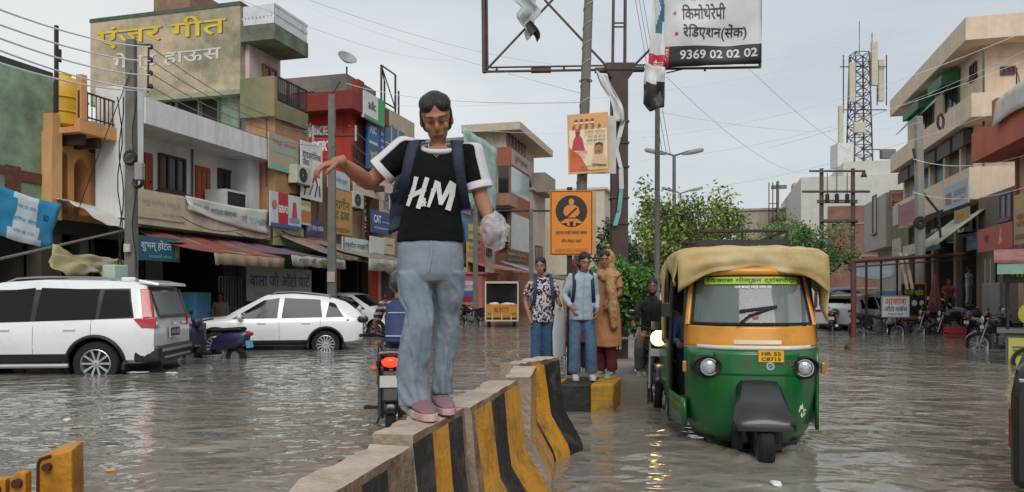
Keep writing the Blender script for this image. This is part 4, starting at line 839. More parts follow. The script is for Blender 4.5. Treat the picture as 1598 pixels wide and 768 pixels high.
board('panel', None, o, (1, 0, 0), (0, 0, 1), sw_, sh_, '#d27a1c', [
    ('r', .02, .012, .96, .976, '#1f1712'), ('r', .04, .025, .92, .95, '#cc7a1a'), ('e', .5, .68, .37, .247, '#1c1412'),
    ('e', .5, .825, .065, .05, skin), ('p', [(.43, .775), (.57, .775), (.66, .74), (.69, .66), (.64, .60), (.60, .62), (.60, .58), (.40, .58), (.40, .62), (.36, .60), (.31, .66), (.34, .74)], skin),
    ('p', [(.38, .565), (.62, .565), (.70, .53), (.76, .51), (.72, .49), (.6, .50), (.60, .46), (.54, .45), (.55, .52), (.45, .52), (.46, .45), (.40, .46), (.40, .50), (.28, .49), (.24, .51), (.30, .53)], skin),
    ('p', [(.60, .74), (.635, .72), (.40, .575), (.37, .59)], '#1c1412'), ('r', .37, .568, .26, .014, '#1c1412'),
    ('t', 'कृपया गाड़ी चलाते समय', .14, .315, .72, .07, '#2a1a10', .015), ('t', 'सीट बेल्ट पहनें', .27, .19, .46, .065, '#2a1a10', .02), ('t', 'KEEP ON ROAD', .13, .06, .74, .05, '#b9602a', .012)], th=.02, parent=sp_)
b = MB(); b.hexa([P(924, 398, 9.9), P(930, 396, 9.95), P(930, 298, 9.95), P(924, 298, 9.9)] + [p + Vector((0, .01, 0)) for p in (P(924, 398, 9.9), P(930, 396, 9.95), P(930, 298, 9.95), P(924, 298, 9.9))]); b.build('return_edge', paint('#b89a78'), sp_)
# --- billboard
YB = 12.6
bb = thing('billboard', 'torn steel billboard on a maroon post with scraps of printed cloth', 'billboard', Vector((P(966, 600, YB).x, YB, .3)))
mst = mat('steel_dark', '#36302e', .6, .3, 5, stain='#6a4a3a', amt=.5, sscale=3); mpost = mat('post_maroon', '#382523', .6, .3, 3, stain='#5a3a32', amt=.6)
def pb(x, y, dz=0.): Y = YB + .0 - (x - 966) / F * YB * .07; return P(x, y, Y + dz)
b = MB(); c = P(966, 400, YB); zt = P(966, 125, YB).z; w = .135
b.hexa([(c.x - w, YB - w, .25), (c.x + w, YB - w, .25), (c.x + w, YB + w, .25), (c.x - w, YB + w, .25), (c.x - w, YB - w, zt), (c.x + w, YB - w, zt), (c.x + w, YB + w, zt), (c.x - w, YB + w, zt)])
w2 = .24; z2 = P(966, 110, YB).z
b.hexa([(c.x - w, YB - w, zt), (c.x + w, YB - w, zt), (c.x + w, YB + w, zt), (c.x - w, YB + w, zt), (c.x - w2, YB - w, z2 - .03), (c.x + w2, YB - w, z2 - .03), (c.x + w2, YB + w, z2 - .03), (c.x - w2, YB + w, z2 - .03)])
b.box((c.x, YB, z2 + .03), (w2 * 2, .3, .12)); b.build('post', mpost, bb)
b = MB()
for (x0, y0, x1, y1, r) in ((756, 112, 1187, 105, .022), (756, 105.5, 1187, 98.5, .016), (756, 114, 754, -60, .04), (761, 112, 759, -60, .018), (1186, 105, 1187, -60, .025), (956, 108, 958, -60, .025), (975, 108, 976, -60, .028), (957, 36, 975, 36, .015), (957, 42, 975, 42, .015),
                            (760, 108, 862, 0, .02), (850, 0, 950, 107, .02), (862, 0, 905, -50, .02), (985, 107, 1090, 0, .02), (1040, 114, 1065, 108, .012)): b.cyl(pb(x0, y0), pb(x1, y1), r, n=6)
for x in (775, 830, 880, 1100): b.cyl(pb(x, 111), pb(x, 105), .02, n=5)
b.cyl(pb(829, 110), pb(860, 109.5), .05, n=6); b.cyl(pb(928, 110), pb(1005, 108), .05, n=6)
b.build('frame', mst, bb)
mwv = mat('flex_white', '#c2c4c6', .6, .06, 3)
# printed panel with the clinic text
def flex(name, corners, colf, cols, texts, seed, n=26, k=16, amp=.05, parent=bb, extra=None):
    p00, p10, p11, p01 = [Vector(q) for q in corners]; nrm = (p10 - p00).cross(p01 - p00).normalized()
    def at(u, v, lift=0):
        q = (p00 * (1 - u) + p10 * u) * (1 - v) + (p01 * (1 - u) + p11 * u) * v
        f = abs(((u * 1.3 + v * .9 + seed * .37) % 1) - .5) * 2; f2 = abs(((u * 1.0 - v * 1.4 + seed * .11) % 1.0) - .5) * 2
        q = q + nrm * (amp * (f * .6 + f2 * .7 + .4 * noise.noise(Vector((u * 4, v * 4, seed)))) + lift)
        return extra(q, u, v) if extra else q
    b = MB(); b.v = [at(j / n, i / k) for i in range(k + 1) for j in range(n + 1)]
    for i in range(k):
        for j in range(n): b.f.append([i * (n + 1) + j, i * (n + 1) + j + 1, (i + 1) * (n + 1) + j + 1, (i + 1) * (n + 1) + j]); b.m.append(colf((j + .5) / n, (i + .5) / k))
    o = b.build(name, cols, parent, solid=.006, smooth=35)
    t = MB(); ms = []
    for it in texts:
        if it[0] == 't': _, tx, x, y, w, h, c, bo = it; vs, fs = glyphs(tx, bo, False); pts = [(x + a * w, y + q * h) for a, q in vs]
        else: _, x, y, w, h, c = it; pts = [(x + w * math.cos(a), y + h * math.sin(a)) for a in [6.283 * i / 14 for i in range(14)]]; fs = [list(range(14))]
        mm = flat(c); ms.append(mm) if mm not in ms else None
        t.add([at(a, q, .012) for a, q in pts], fs, ms.index(mm))
    if t.f: t.build('lettering', ms, o, recalc=False)
    return o
ck, cr_, ct_ = flat('#23211f'), flat('#b52a36'), flat('#2c6b80')
flex('printed_panel', (pb(1024, 107, -.05), pb(1186, 101, -.05), pb(1187, -60, -.05), pb(1030, -60, -.05)), lambda u, v: (2 if u < .13 else 1) if .02 < v < .21 - .0 * u else 0, [mwv, ck, cr_],
     [('t', '9369 02 02 02', .22, .065, .74, .085, '#c9c9c6', .02), ('t', 'रेिडएशन(सेंक)', .24, .235, .62, .15, '#232120', .012), ('t', 'िकमोथेरेपी', .23, .43, .42, .16, '#232120', .012), ('t', 'कैंसर सजॅरी', .2, .63, .5, .15, '#232120', .012),
      ('e', .18, .3, .016, .016, '#b5323a'), ('e', .16, .5, .016, .016, '#b5323a'), ('t', 'एक्स', .02, .06, .09, .1, '#d8c4c4', .02)], 1, amp=.10)
flex('torn_strip', (pb(1010, 112, -.15), pb(1036, 116, -.15), pb(1037, -60, -.15), pb(1024, -60, -.15)), lambda u, v: 2 if v < .14 else (1 if .5 < u + .15 * math.sin(v * 20) < .95 and .33 < v else 0), [mwv, ct_, cr_], [('t', 'कैंसर', .3, .03, .6, .08, '#d8c4c4', .02)], 2, n=12, k=26, amp=.09)
flex('hanging_scrap', (pb(1003, 160, -.2), pb(1036, 172, -.2), pb(1037, 108, -.2), pb(1006, 100, -.2)), lambda u, v: 1 if v < .52 + .15 * u else 0, [mwv, ck], [], 3, n=12, k=14, amp=.1, extra=lambda q, u, v: q + Vector((0, 0, -.12 * (1 - v) * (1 - abs(u - .35) * 2))))
flex('hanging_scrap', (pb(818, 52, -.05), pb(838, 70, -.05), pb(842, -30, -.05), pb(796, -30, -.05)), lambda u, v: 1 if v < .28 and u > .3 else 0, [mat('flex_grey', '#a2a8ac', .6, .15, 2), ck], [], 4, n=14, k=16, amp=.12, extra=lambda q, u, v: q + Vector((.06 * math.sin(v * 17), 0, -.1 * (1 - v) * math.sin(u * 6))))
flex('hanging_scrap', (pb(957, 190, -.2), pb(974, 192, -.2), pb(952, 118, -.2), pb(934, 112, -.2)), lambda u, v: 0, [mwv], [], 5, n=8, k=14, amp=.08, extra=lambda q, u, v: q + Vector((.05 * math.sin(v * 5), 0, 0)))
b = MB(); pts = [P(x, y, YB - .2) for x, y in ((972, 190), (966, 215), (957, 250), (962, 232), (969, 262), (970, 295), (966, 330), (960, 352))]
for i in range(len(pts) - 1):
    d = Vector((.035, -.02 * (-1) ** i, 0)); a, c2 = pts[i], pts[i + 1]; b.sheet([[a - d, a + d], [c2 - d, c2 + d]], 1 if i >= 5 else 0)
b.build('ribbon', [mwv, mat('ribbon_teal', '#6fa8a8', .6, .3, 4)], bb, solid=.006)
b = MB()
for y in (192, 225, 262, 310, 350): z = P(966, y, YB).z; b.box((c.x, YB, z), (.31, .31, .025))
b.build('clamp_band', mst, bb)
# --- slim poles and street lamps on the median
def pole(name, label, px, ytop, Y, r0, r1, m, cat='pole', lean=0, ybase=None):
    root = thing(name, label, cat, Vector((P(px, HY, Y).x, Y, 0)))
    b = MB(); a = Vector((P(px, HY, Y).x, Y, -.2)); t = P(px + lean, ytop, Y); b.cyl(a, t, r0, r1, n=12); b.build('shaft', m, root, smooth=40); return root, t
pole('slim_pole', 'slim grey pole rising from the median under the black billboard scrap', 1025, 168, 15, .06, .05, POLE, lean=1)
for (px, y, x0, x1, Y, lab) in ((1052, 243, 1008, 1096, 27, 'twin armed street lamp above the broad tree'), (1062, 302, 1034, 1096, 44, 'second twin armed street lamp farther down the median')):
    r, t = pole('street_lamp', lab, px, y, Y, .09, .06, mat('lamp_steel', '#5f6266', .5, .2, 3), 'street lamp'); r['group'] = 'twin street lamps'
    for x in (x0, x1):
        b = MB(); e = P(x, y - 9, Y); b.tube([t, t.lerp(e, .5) + Vector((0, 0, .05)), e], .035, 6); b.build('arm', mat('lamp_steel', '#5f6266'), r)
        b = MB(); d = (e - t).normalized(); b.tube([e - d * .75, e - d * .4, e, e + d * .05], [.05, .09, .08, .03], 8, flatten=.5); b.build('lamp_head', mat('lamp_head', '#7f8488', .5), r)
# --- electricity poles on the left and their cables
def epole(label, px, ytop, t, r, arm=True, hh=None):
    s = Spx(px, t); c = ST(s, t); zt = Zt(px, ytop, t); root = thing('electricity_pole', label, 'electricity pole', c, 0, 'electricity poles along the left shops')
    b = MB(); b.hexa([c + Vector((-r, -r * .8, -.2)), c + Vector((r, -r * .8, -.2)), c + Vector((r, r * .8, -.2)), c + Vector((-r, r * .8, -.2)), c + Vector((-r * .75, -r * .6, zt)), c + Vector((r * .75, -r * .6, zt)), c + Vector((r * .75, r * .6, zt)), c + Vector((-r * .75, r * .6, zt))]); b.build('shaft', POLE, root, bevel=.01)
    return root, c, zt
ep, c1, zt1 = epole('near electricity pole hung with cable coils beside the white house', 205, 62, -11.5, .115)
k = Yst(Spx(205, -11.5), -11.5) / F
b = MB(); b.cyl(c1 + Vector((-.1, 0, zt1 - .12)), c1 + Vector((.42, -.05, zt1 - .12)), .025, n=6); b.cyl(c1 + Vector((.38, -.05, zt1 - .1)), c1 + Vector((.36, -.05, zt1 - 1.1)), .02, n=6); b.build('cross_arm', DARK, ep)
INS = [c1 + Vector((.42, -.05, zt1 - .16 - i * .27)) for i in range(4)]
for p in INS: b = MB(); b.ell(p, (.05, .05, .06), None, 8, 6); b.build('insulator', DARK, ep)
for i, (x, y, r) in enumerate(((202, 246, .11), (214, 284, .08))):
    b = MB(); cc = P(x, y, c1.y - .2)
    for q in range(3): b.tube([cc + Vector(((r + .015 * q) * math.cos(a), .02 * q, (r + .02 * q) * math.sin(a))) for a in [6.283 * j / 16 for j in range(17)]], .014, 5)
    b.build('cable_coil', DARK, ep)
b = MB(); b.box(P(218, 268, c1.y - .15), (.16, .15, .35)); b.build('switch_box', mat('box_grey', '#8a8884', .6), ep, bevel=.02)
b = MB(); b.box(P(199, 387, c1.y - .15), (.12, .08, .16)); b.build('number_plate', paint('#b5b2aa'), ep)
b = MB()
for dx, sd in ((-.14, 1), (.13, 2), (-.17, 5)): b.tube([c1 + Vector((dx + .05 * math.sin(i * 1.1 + sd), -.12, zt1 - 1.2 - i * .32)) for i in range(12)], .012, 5)
b.build('hanging_cable', DARK, ep)
ep2, c2, zt2_ = epole('slim electricity pole in front of the red showroom', 518, 148, -10.8, .125)
b = MB(); b.cyl(c2 + Vector((-.6, 0, zt2_ - 1.2)), c2 + Vector((.75, 0, zt2_ - 1.2)), .03, n=6); b.cyl(c2 + Vector((0, 0, zt2_)), c2 + Vector((.25, 0, zt2_ + .4)), .02, n=5); b.build('cross_arm', DARK, ep2)
for dx in (-.55, .7): b = MB(); b.cyl(c2 + Vector((dx, 0, zt2_ - 1.35)), c2 + Vector((dx, 0, zt2_ - .9)), .035, n=6); b.build('insulator', paint('#a8a49c'), ep2)
b = MB(); b.box(c2 + Vector((0, -.12, 1.9)), (.22, .01, .3)); b.build('notice', paint('#b09a94'), ep2)
ep3, c3, zt3 = epole('third electricity pole beside the glass corner building', 742, 318, -11.3, .14)
b = MB(); b.cyl(c3 + Vector((-.9, 0, zt3 - .3)), c3 + Vector((.9, 0, zt3 - .3)), .04, n=6); b.build('cross_arm', DARK, ep3)
ep4, c4, zt4 = epole('fourth thin pole with a cross arm past the glass corner building', 829, 326, -9, .12)
b = MB(); b.cyl(c4 + Vector((-2.2, 0, zt4 - .1)), c4 + Vector((2.0, 0, zt4 - .1)), .05, n=6); b.build('cross_arm', DARK, ep4)
rp = thing('concrete_power_pole', 'grey concrete power pole with cable coils in front of the cream corner building', 'power pole', Vector((P(1436, 480, 29).x, 29, 0)))
a = P(1438, 500, 29); a.z = -.2; t5 = P(1433, 182, 29); b = MB(); b.cyl(a, t5, .22, .16, n=8); b.build('shaft', mat('pole_pale', '#8f8a84', .85, .2, 3), rp)
b = MB(); 
for y, r in ((347, .24),): b.disc_ring(P(1437, y, 29 - .25), (0, 1, 0), [(r * .35, 0), (r, 0), (r, .12), (r * .35, .12)], 14)
b.build('black_disc', DARK, rp)
b = MB(); b.tube([P(1468 + 5 * math.cos(i), 190 + 12 * math.sin(i), 29) for i in range(14)], .05, 5); b.tube([P(1425, 232, 29), P(1440, 300, 28.9), P(1464, 330, 28.8), P(1470, 390, 28.8)], .05, 5); b.build('cable_coil', DARK, rp)
# cables
CAB = mat('cable', '#7a7d82', .6, .1, 3); CABL = mat('cable_pale', '#e0e2e4', .6, .05, 3)
def cable(label, pts, r=.011, sag=.3, m=CAB, group=None):
    b = MB()
    for a, c in zip(pts[:-1], pts[1:]):
        a, c = Vector(a), Vector(c); n = 16; b.tube([a.lerp(c, i / n) - ZX * sag * 4 * (i / n) * (1 - i / n) for i in range(n + 1)], r, 5)
    return tag(b.build('overhead_cable', m), label, 'cable', group)
G = 'overhead cables across the sky'
for i, y in enumerate((-8, 16, 37, 55, 80)):
    cable('sagging overhead cable from the near electricity pole towards the upper frame corner', [P(-60, y, 7.2), INS[min(i, 3)] + Vector((0, 0, -.02 * i))], .012, .12, CABL, G)
for i in range(4): cable('service cable fanning from the near electricity pole insulators to the slim pole', [INS[i], c2 + Vector((-.5 + .2 * i, 0, zt2_ - .9 - i * .2))], .010, .35, CAB, 'service cables from the near pole')
for i in range(3): cable('cable running along the shops between the slim and third electricity poles', [c2 + Vector((-.5 + .5 * i, 0, zt2_ - .9)), c3 + Vector((-.8 + .8 * i, 0, zt3 - .2))], .013, .6, CAB, 'cables along the shops')
for (x0, y0, Y0, x1, y1, Y1, sg) in ((430, -20, 20, 860, 100, 30, .3), (480, 10, 22, 905, 145, 11, .1), (330, -20, 14, 740, 90, 40, .6), (540, 130, 24, 905, 160, 11, .2), (620, 165, 32, 1440, 60, 30, .8), (700, 200, 40, 1390, 140, 45, 1.2), (1030, 175, 15, 1440, 190, 29, .4), (1040, 120, 14, 1290, 265, 36, .8), (1000, 215, 30, 1598, 50, 24, .6), (1000, 250, 32, 1598, 95, 24, .6), (1040, 300, 36, 1598, 160, 24, .5), (1100, 40, 13, 1360, 250, 36, .4), (1150, 100, 13, 1620, -20, 18, .2), (1200, 230, 36, 1620, 70, 20, .3)):
    cable('thin overhead cable crossing the pale sky above the street', [P(x0, y0, Y0), P(x1, y1, Y1)],   .005 if Y0 < 20 else .008, sg, CABL, 'thin cables across the sky')
for x in (1018, 1024, 1030): cable('thin wire dropping past the slim median pole from above', [P(x - 30, -20, 14.5), P(x + 16, 240, 15)], .006, 0, CAB, 'wires dropping by the median pole')
cable('dark guy wire sloping across the orange house front', [P(205, 110, 15), P(118, 340, 15.2)], .009, -.05, DARK)
for i, (y0, y1) in enumerate(((248, 268), (300, 318))): cable('slack service wire strung across the fronts of the right hand buildings', [P(1425, y0, 28.8), P(1640, y1 - 40, 20)], .012, .4, CABL, 'service wires on the right')
# ================================================================ right side of the street
TR = 9.5
mcr = wall_mat('cream_band', '#d8c5ae', '#8f7a66', .45, .52); mcw = wall_mat('cream_body', '#cdb9a2', '#8f7a66', .4)
h1 = thing('cream_corner_building', 'three storey cream building with projecting bands, green window boxes and shutters', 'building', ST(38, TR + 4))
sf = 45.4; sn = Spx(1507, TR)
rb, rt = Zt(1507, 62.6, TR), Zt(1507, 27, TR); b2b, b2t = Zt(1515.8, 182.7, TR), Zt(1515.8, 145.5, TR); b1b, b1t = Zt(1510, 312, TR), Zt(1510, 262, TR)
s2 = Spx(1516, TR); s1 = Spx(1510, TR); TW = TR + .85
b = MB(); b.st(sn + .9, sf, TW, 24, b1b, rb); b.build('wall', mcw, h1)
b = MB(); b.st(sn, sf + .2, TR, 24, rb, rt); b.build('roof', mcr, h1)
b = MB(); b.st(s2, sf + .1, TR, 24, b2b, b2t); b.build('upper_band', mcr, h1)
b = MB(); b.st(s1 - .2, sf - 1, TR, TW - .003, b1b, b1t); b.st(s1 - .2, sn + .9, TW - .003, 24, b1b, b1t); b.build('lower_band', mcr, h1)
for p0, p1, y0, y1 in ((1515, 1525, 122, 99),):
    facade_window(h1, Spx(p1, TW), Spx(p0, TW), Zt(1520, y0, TW), Zt(1520, y1, TW), TW, mat('frame_brown', '#4a2f26'), bars=1, face=-1)
sw = sn + .9
end_window(h1, Tpx(1561, sw), Tpx(1584, sw), Zs(1572, 117, sw), Zs(1572, 104, sw), sw, mat('frame_brown', '#4a2f26'), bars=2)
mgf = mat('green_frame', '#2f6a44', .6, .25, 4)
for p0, p1, yb, yt in ((1477, 1498, 166, 128), (1434, 1458, 198, 165)):
    a, c = Spx(p1, TW), Spx(p0, TW)
    facade_window(h1, a, c, Zt(p1, yb, TW), Zt(p1, yt, TW), TW, mgf, bars=1, face=-1)
    q = MB(); q.hexa([ST(a - .1, TW - .05, Zt(p1, yt, TW)), ST(c + .1, TW - .05, Zt(p1, yt, TW)), ST(c + .1, TW - .75, Zt(p1, yt, TW) - .1), ST(a - .1, TW - .75, Zt(p1, yt, TW) - .1), ST(a - .1, TW - .05, Zt(p1, yt, TW) + .6), ST(c + .1, TW - .05, Zt(p1, yt, TW) + .6), ST(c + .1, TW - .75, Zt(p1, yt, TW) + .35), ST(a - .1, TW - .75, Zt(p1, yt, TW) + .35)])
    q.build('window_box', mgf, h1)
for p0, p1, yb in ((1440, 1460, 165), (1401, 1424, 195)):
    a, c = Spx(p1, TR), Spx(p0, TR); z = Zt(p1, yb - 4, TR)
    q = MB(); q.sheet([[ST(a + (c - a) * u, TR - .1, z) for u in (0, .5, 1)], [ST(a + (c - a) * u, TW - .1, z + .95) for u in (0, .5, 1)]]); tag(q.build('window_awning', mat('shade_blue', '#8fa8aa', .6, .2, 3), solid=.03), 'pale blue sloping tin shade %s green window of the cream building' % ('over the near' if p0 > 1430 else 'beyond the far'), 'shade', 'tin window shades')
# shutter storey
cs = [sn + .9, 35.3, 37.6, 40, 42.4, 45.0]
for a in cs: MB().st(a, a + .25, TW - .25, TW - .003, b1t, b2b).build('column', mcr, h1)
ms_, mb2 = mat('shutter_brown', '#6f5b52', .6, .15, 2, stretch=(1, 1, 14)), mat('shutter_blue', '#67838f', .6, .15, 2, stretch=(1, 1, 14))
for i in range(5):
    b = MB(); b.st(cs[i] + .3, cs[i + 1] - .05, TW - .08, TW - .003, b1t, b2b - .5); b.build('shutter', ms_ if i < 2 else mb2, h1)
    b = MB(); b.hexa([ST(cs[i] + .3, TW - .6, b2b - .75), ST(cs[i + 1] - .1, TW - .6, b2b - .75), ST(cs[i + 1] - .1, TW - .1, b2b - .55), ST(cs[i] + .3, TW - .1, b2b - .55), ST(cs[i] + .3, TW - .6, b2b - .15), ST(cs[i + 1] - .1, TW - .6, b2b - .15), ST(cs[i + 1] - .1, TW - .1, b2b - .05), ST(cs[i] + .3, TW - .1, b2b - .05)]); b.build('shutter_box', mat('box_dark', '#4c4440', .7, .2, 3), h1)
# ground floor
for a in (sn + .9, 36.5, 40, 44.8): MB().st(a, a + .35, TW - .1, TW + .5, -.2, b1b).build('pier', wall_mat('pier_tan', '#8d7864'), h1)
for a, c in ((sn + 1.25, 36.5), (36.85, 40), (40.35, 44.8)): shop(h1, a, c, TW + .1, b1b - 1.2, sd=-1)
b = MB(); b.st(sn + .9, sf - .5, TW + .1, TW + .3, b1b - 1.2, b1b); b.build('fascia', mat('fascia_dark', '#4f443c', .8, .3, 2), h1)
b = MB(); b.st(sn + .9, sf, TR - .6, TW + .1, -.2, .45); b.build('plinth', mat('plinth_grey', '#6d655d', .9, .3, 3), h1)
sign_r('shop_poster', 'weathered pale blue hoarding on the first balcony band of the cream building', 1472, 1511, 277, 316, TR - .06, '#a3aeb4', [('r', .1, .2, .25, .5, '#8a6a62'), ('r', .45, .45, .45, .25, '#7f8a98'), ('r', .45, .2, .4, .12, '#9a7a72')])
sign_r('maroon_sign', 'faded maroon shop sign with an ochre foot', 1402, 1430, 309, 349, TR - .1, '#8a4a52', [('r', 0, 0, 1, .14, '#a07a44'), ('t', 'ज्वैलर्स', .15, .5, .6, .2, '#a56a6c')])
sign_r('cream_notice', 'narrow cream panel beside the faded maroon sign', 1393, 1401.5, 318, 350, TR - .1, '#aaa296', [])
sign_r('yellow_hoarding', 'tilted yellow and grey hoarding under the cream band', 1489, 1512, 322, 353, TR - .3, '#8d8476', [('r', .1, .4, .8, .5, '#b08a34'), ('t', 'दाल', .2, .5, .5, .25, '#7a4a2a')])
sign_r('blue_hoarding', 'blue paint company style panel beside the shop pillar', 1508, 1524, 362, 389, TR - .15, '#4f7f94', [('r', .1, .1, .8, .3, '#86a0a8'), ('r', .2, .6, .5, .2, '#a0b4b8')])
q = MB(); g = [[ST(Spx(1447 + (1490 - 1447) * u, 8.6), 8.0 + 1.6 * v, Zt(1447, 388, 8.2) + 1.3 * v + .05 * math.sin(u * 9)) for u in [i / 8 for i in range(9)]] for v in (0, .5, 1)]
q.sheet(g); tag(q.build('shop_awning', mat('awn_pale', '#aaa598', .8, .25, 3), solid=.02, smooth=60), 'pale sloping awning under the cream building beside the green screen', 'awning')
q = MB(); a, c = Spx(1470, TR - .3), Spx(1425, TR - .3); q.st(a, c, TR - .35, TR - .3, Zt(1470, 390, TR), Zt(1470, 362, TR)); tag(q.build('green_screen', mat('screen_green', '#2c5a48', .8, .25, 2)), 'dark green screen panel hung under the cream building band', 'screen')
sign_r('white_board', 'small cream board leaning above the rusty beam', 1392, 1405, 371, 398, 8.6, '#a9a292', [('r', .2, .3, .6, .1, '#8a8474')])
sign_r('white_board', 'square off white board on the pole side of the rusty beam', 1409, 1428, 380, 396, 8.6, '#b4ada2', [])
b = MB(); b.hexa([ST(33.8, TR - 1.7, -.2), ST(33.8, TR - 1.6, -.2), ST(40.5, TR - 1.6, -.2), ST(40.5, TR - 1.7, -.2), ST(33.8, TR - 1.7, 1.55), ST(33.8, TR - 1.6, 1.55), ST(40.5, TR - 1.6, 1.55), ST(40.5, TR - 1.7, 1.55)]); tag(b.build('tin_fence', mat('tin_blue', '#3f7894', .6, .2, 3, bump=.8, bscale=4, stretch=(3, 3, .1), stain='#2c3f48', amt=.6)), 'blue corrugated tin fence in front of the cream building shops', 'fence')
# rusty beam frame over the forecourt
rf = thing('rusty_gantry', 'rusty red pipe gantry spanning the forecourt of the right shops', 'gantry', W(1334, 520))
Yg = 24.; b = MB(); b.cyl(P(1332, 410, Yg), P(1332, 545, Yg), .09, n=8); b.build('post', mat('rust_red', '#7c3a34', .7, .35, 3, stain='#2e4a58', amt=.7, sscale=.5), rf)
b = MB(); b.cyl(P(1328, 408, Yg), P(1515, 396, 31), .07, n=8); b.cyl(P(1328, 417, Yg), P(1515, 404, 31), .03, n=6); b.build('beam', mat('rust_beam', '#6d4640', .7, .3, 3), rf)
b = MB()
for x, Y in ((1352, 24.7), (1375, 25.5), (1400, 26.4), (1445, 28.2)): b.cyl(P(x, 407 - (x - 1332) * .065, Y), P(x, 500, Y), .04, n=6)
b.build('upright', DARK, rf)
q = MB(); g = [[P(1335 + 62 * u, 430 - 24 * v + 6 * math.sin(u * 3), 27 + 4 * v) for u in [i / 8 for i in range(9)]] for v in [i / 4 for i in range(5)]]; q.sheet(g); tag(q.build('grey_tarpaulin', mat('tarp_grey', '#6d7a84', .5, .2, 2), solid=.02, smooth=60), 'grey plastic tarpaulin stretched low behind the rusty gantry', 'tarpaulin')
for i, (x0, x1) in enumerate(((1405, 1416), (1413, 1424))):
    q = MB(); q.cyl(P(x0, 395, 27.5), P(x1, 452, 27.), .06, n=6); tag(q.build('leaning_plank', paint('#b0a698')), 'pale plank leaning on the rusty gantry, %s of two' % ('nearer the transformer post' if i == 0 else 'nearer the cream shop pole'), 'plank', 'leaning planks')
# pink building
TP = 8.0
h2 = thing('pink_building', 'pink building with a salmon parapet balcony at the frame edge', 'building', ST(23, TP + 2))
sp0 = Spx(1516, TP); pz0, pz1 = Zt(1516, 255, TP), Zt(1516, 214, TP)
mpk = wall_mat('pink_plaster', '#c09a8e', '#8d6a60', .4); msl = mat('salmon', '#b8654e', .8, .12, 2, stain='#8a4a3c', amt=.5, sscale=1.2)
b = MB(); b.st(15, 26.0, TP + 1, 18, 3.6, pz0); b.st(15, 26, TP + 1.2, 18, pz0, pz1 + 2.8); b.build('wall', mpk, h2)
b = MB(); b.st(15, sp0, TP, TP + 1.0, pz0, pz0 + .15); b.st(15, sp0, TP, TP + .15, pz0 + .15, pz1 + .1); b.st(sp0 - .15, sp0, TP + .15, TP + 4, pz0 + .15, pz1 + .1); b.st(24.7, 25.1, TP, TP + .3, pz1 + .1, pz1 + .7); b.build('balcony', msl, h2)
b = MB(); b.st(sp0 - 1.6, sp0, TP + 1, 14, pz0, pz1 - .2); b.build('soffit', mat('soffit', '#8f7f74', .9, .2, 2), h2)
T9 = TP + 1
facade_window(h2, Spx(1581, T9), Spx(1562, T9), Zt(1580, 341, T9), Zt(1580, 297, T9), T9, mat('frame_mauve', '#7a5a54', .6), mat('poster_glass', '#6f7f94', .3, .4, 4), bars=1, face=-1)
b = MB(); b.cyl(ST(Spx(1590, T9), T9 - .06, 3.6), ST(Spx(1590, T9), T9 - .06, pz0), .05, n=6); b.build('drain_pipe', mat('pipe_rose', '#8f655c', .6), h2)
for q in (15, 25.6): MB().st(q, q + .4, T9, 10, -.2, 3.6).build('pier', mpk, h2)
shop(h2, 15.4, 20.5, T9, 3.6, sd=-1); shop(h2, 20.7, 25.6, T9, 3.6, sd=-1)
sign_r('red_banner', 'faded orange red banner under the pink building', 1526, 1580, 346, 386, TP + .3, '#a8503c', [('t', 'मोबाइल', .2, .35, .14, .45, '#7a3a30'), ('p', [(.62, .2), (.68, .85), (.72, .85), (.7, .5), (.76, .3)], '#c4978a')])
sign_r('tan_poster', 'tan poster board with yellow print at the frame edge beside the red banner', 1582, 1612, 296, 378, TP + .2, '#a88a6c', [('r', .1, .7, .8, .2, '#b09a4c'), ('t', 'शाह\nकोल्ड', .15, .3, .6, .3, '#8a6a3c'), ('r', .1, .1, .8, .1, '#7a5a44')])
q = MB(); g = [[ST(24.6 - 4.6 * u, TP - .05 - .1 * v, pz1 + .55 - .75 * v + .1 * math.sin(u * 5)) for u in [i / 10 for i in range(11)]] for v in [i / 4 for i in range(5)]]; q.sheet(g); tag(q.build('white_sheet', mat('tarp_white', '#cdc9c2'), solid=.02, smooth=60), 'white sheet draped over the salmon balcony parapet', 'sheet')
q = MB(); a = Spx(1574, TP); q.cyl(ST(a, TP + .2, pz1), ST(a, TP + .2, Zt(1576, 105, TP)), .02, n=5); fo = q.build('flag_pole', DARK); q = MB()
zt = Zt(1576, 110, TP); g = [[ST(a - .02 - .25 * v * u, TP + .2 + .05 * math.sin(v * 4), zt - 1.1 * v) for u in (0, .5, 1)] for v in [i / 5 for i in range(6)]]; q.sheet(g); q.build('flag', mat('flag_saffron', '#a8722c', .8, .2, 5), fo, solid=.01); tag(fo, 'limp saffron flag on a thin pole above the salmon balcony', 'flag')
b = MB(); b.hexa([ST(27, 9.6, -.2), ST(27, 13, -.2), ST(31.5, 13, -.2), ST(31.5, 9.6, -.2), ST(27, 9.6, 5.0), ST(27, 13, 5.0), ST(31.5, 13, 5.0), ST(31.5, 9.6, 5.0)]); o = b.build('wall', wall_mat('gap_brown', '#76685c')); o.name = 'alley_house'; tag(o, 'dull brown low house between the pink building and the cream building', 'building')
sign_r('plank_door', 'dark plank door panel on the dull brown low house', 1535, 1552, 402, 452, 9.5, '#6f6350', [('r', .1, 0, .1, 1, '#b3aa94'), ('r', .6, 0, .1, 1, '#b3aa94')])
q = MB(); q.st(Spx(1558, 8.4), Spx(1532, 8.4), 8.4, 8.5, .4, 1.75); tag(q.build('grey_sheet_stack', mat('grey_cover', '#7c7874', .8, .2, 2), bevel=.05), 'grey cover sheet hung on a stall beside the plank door', 'cover')
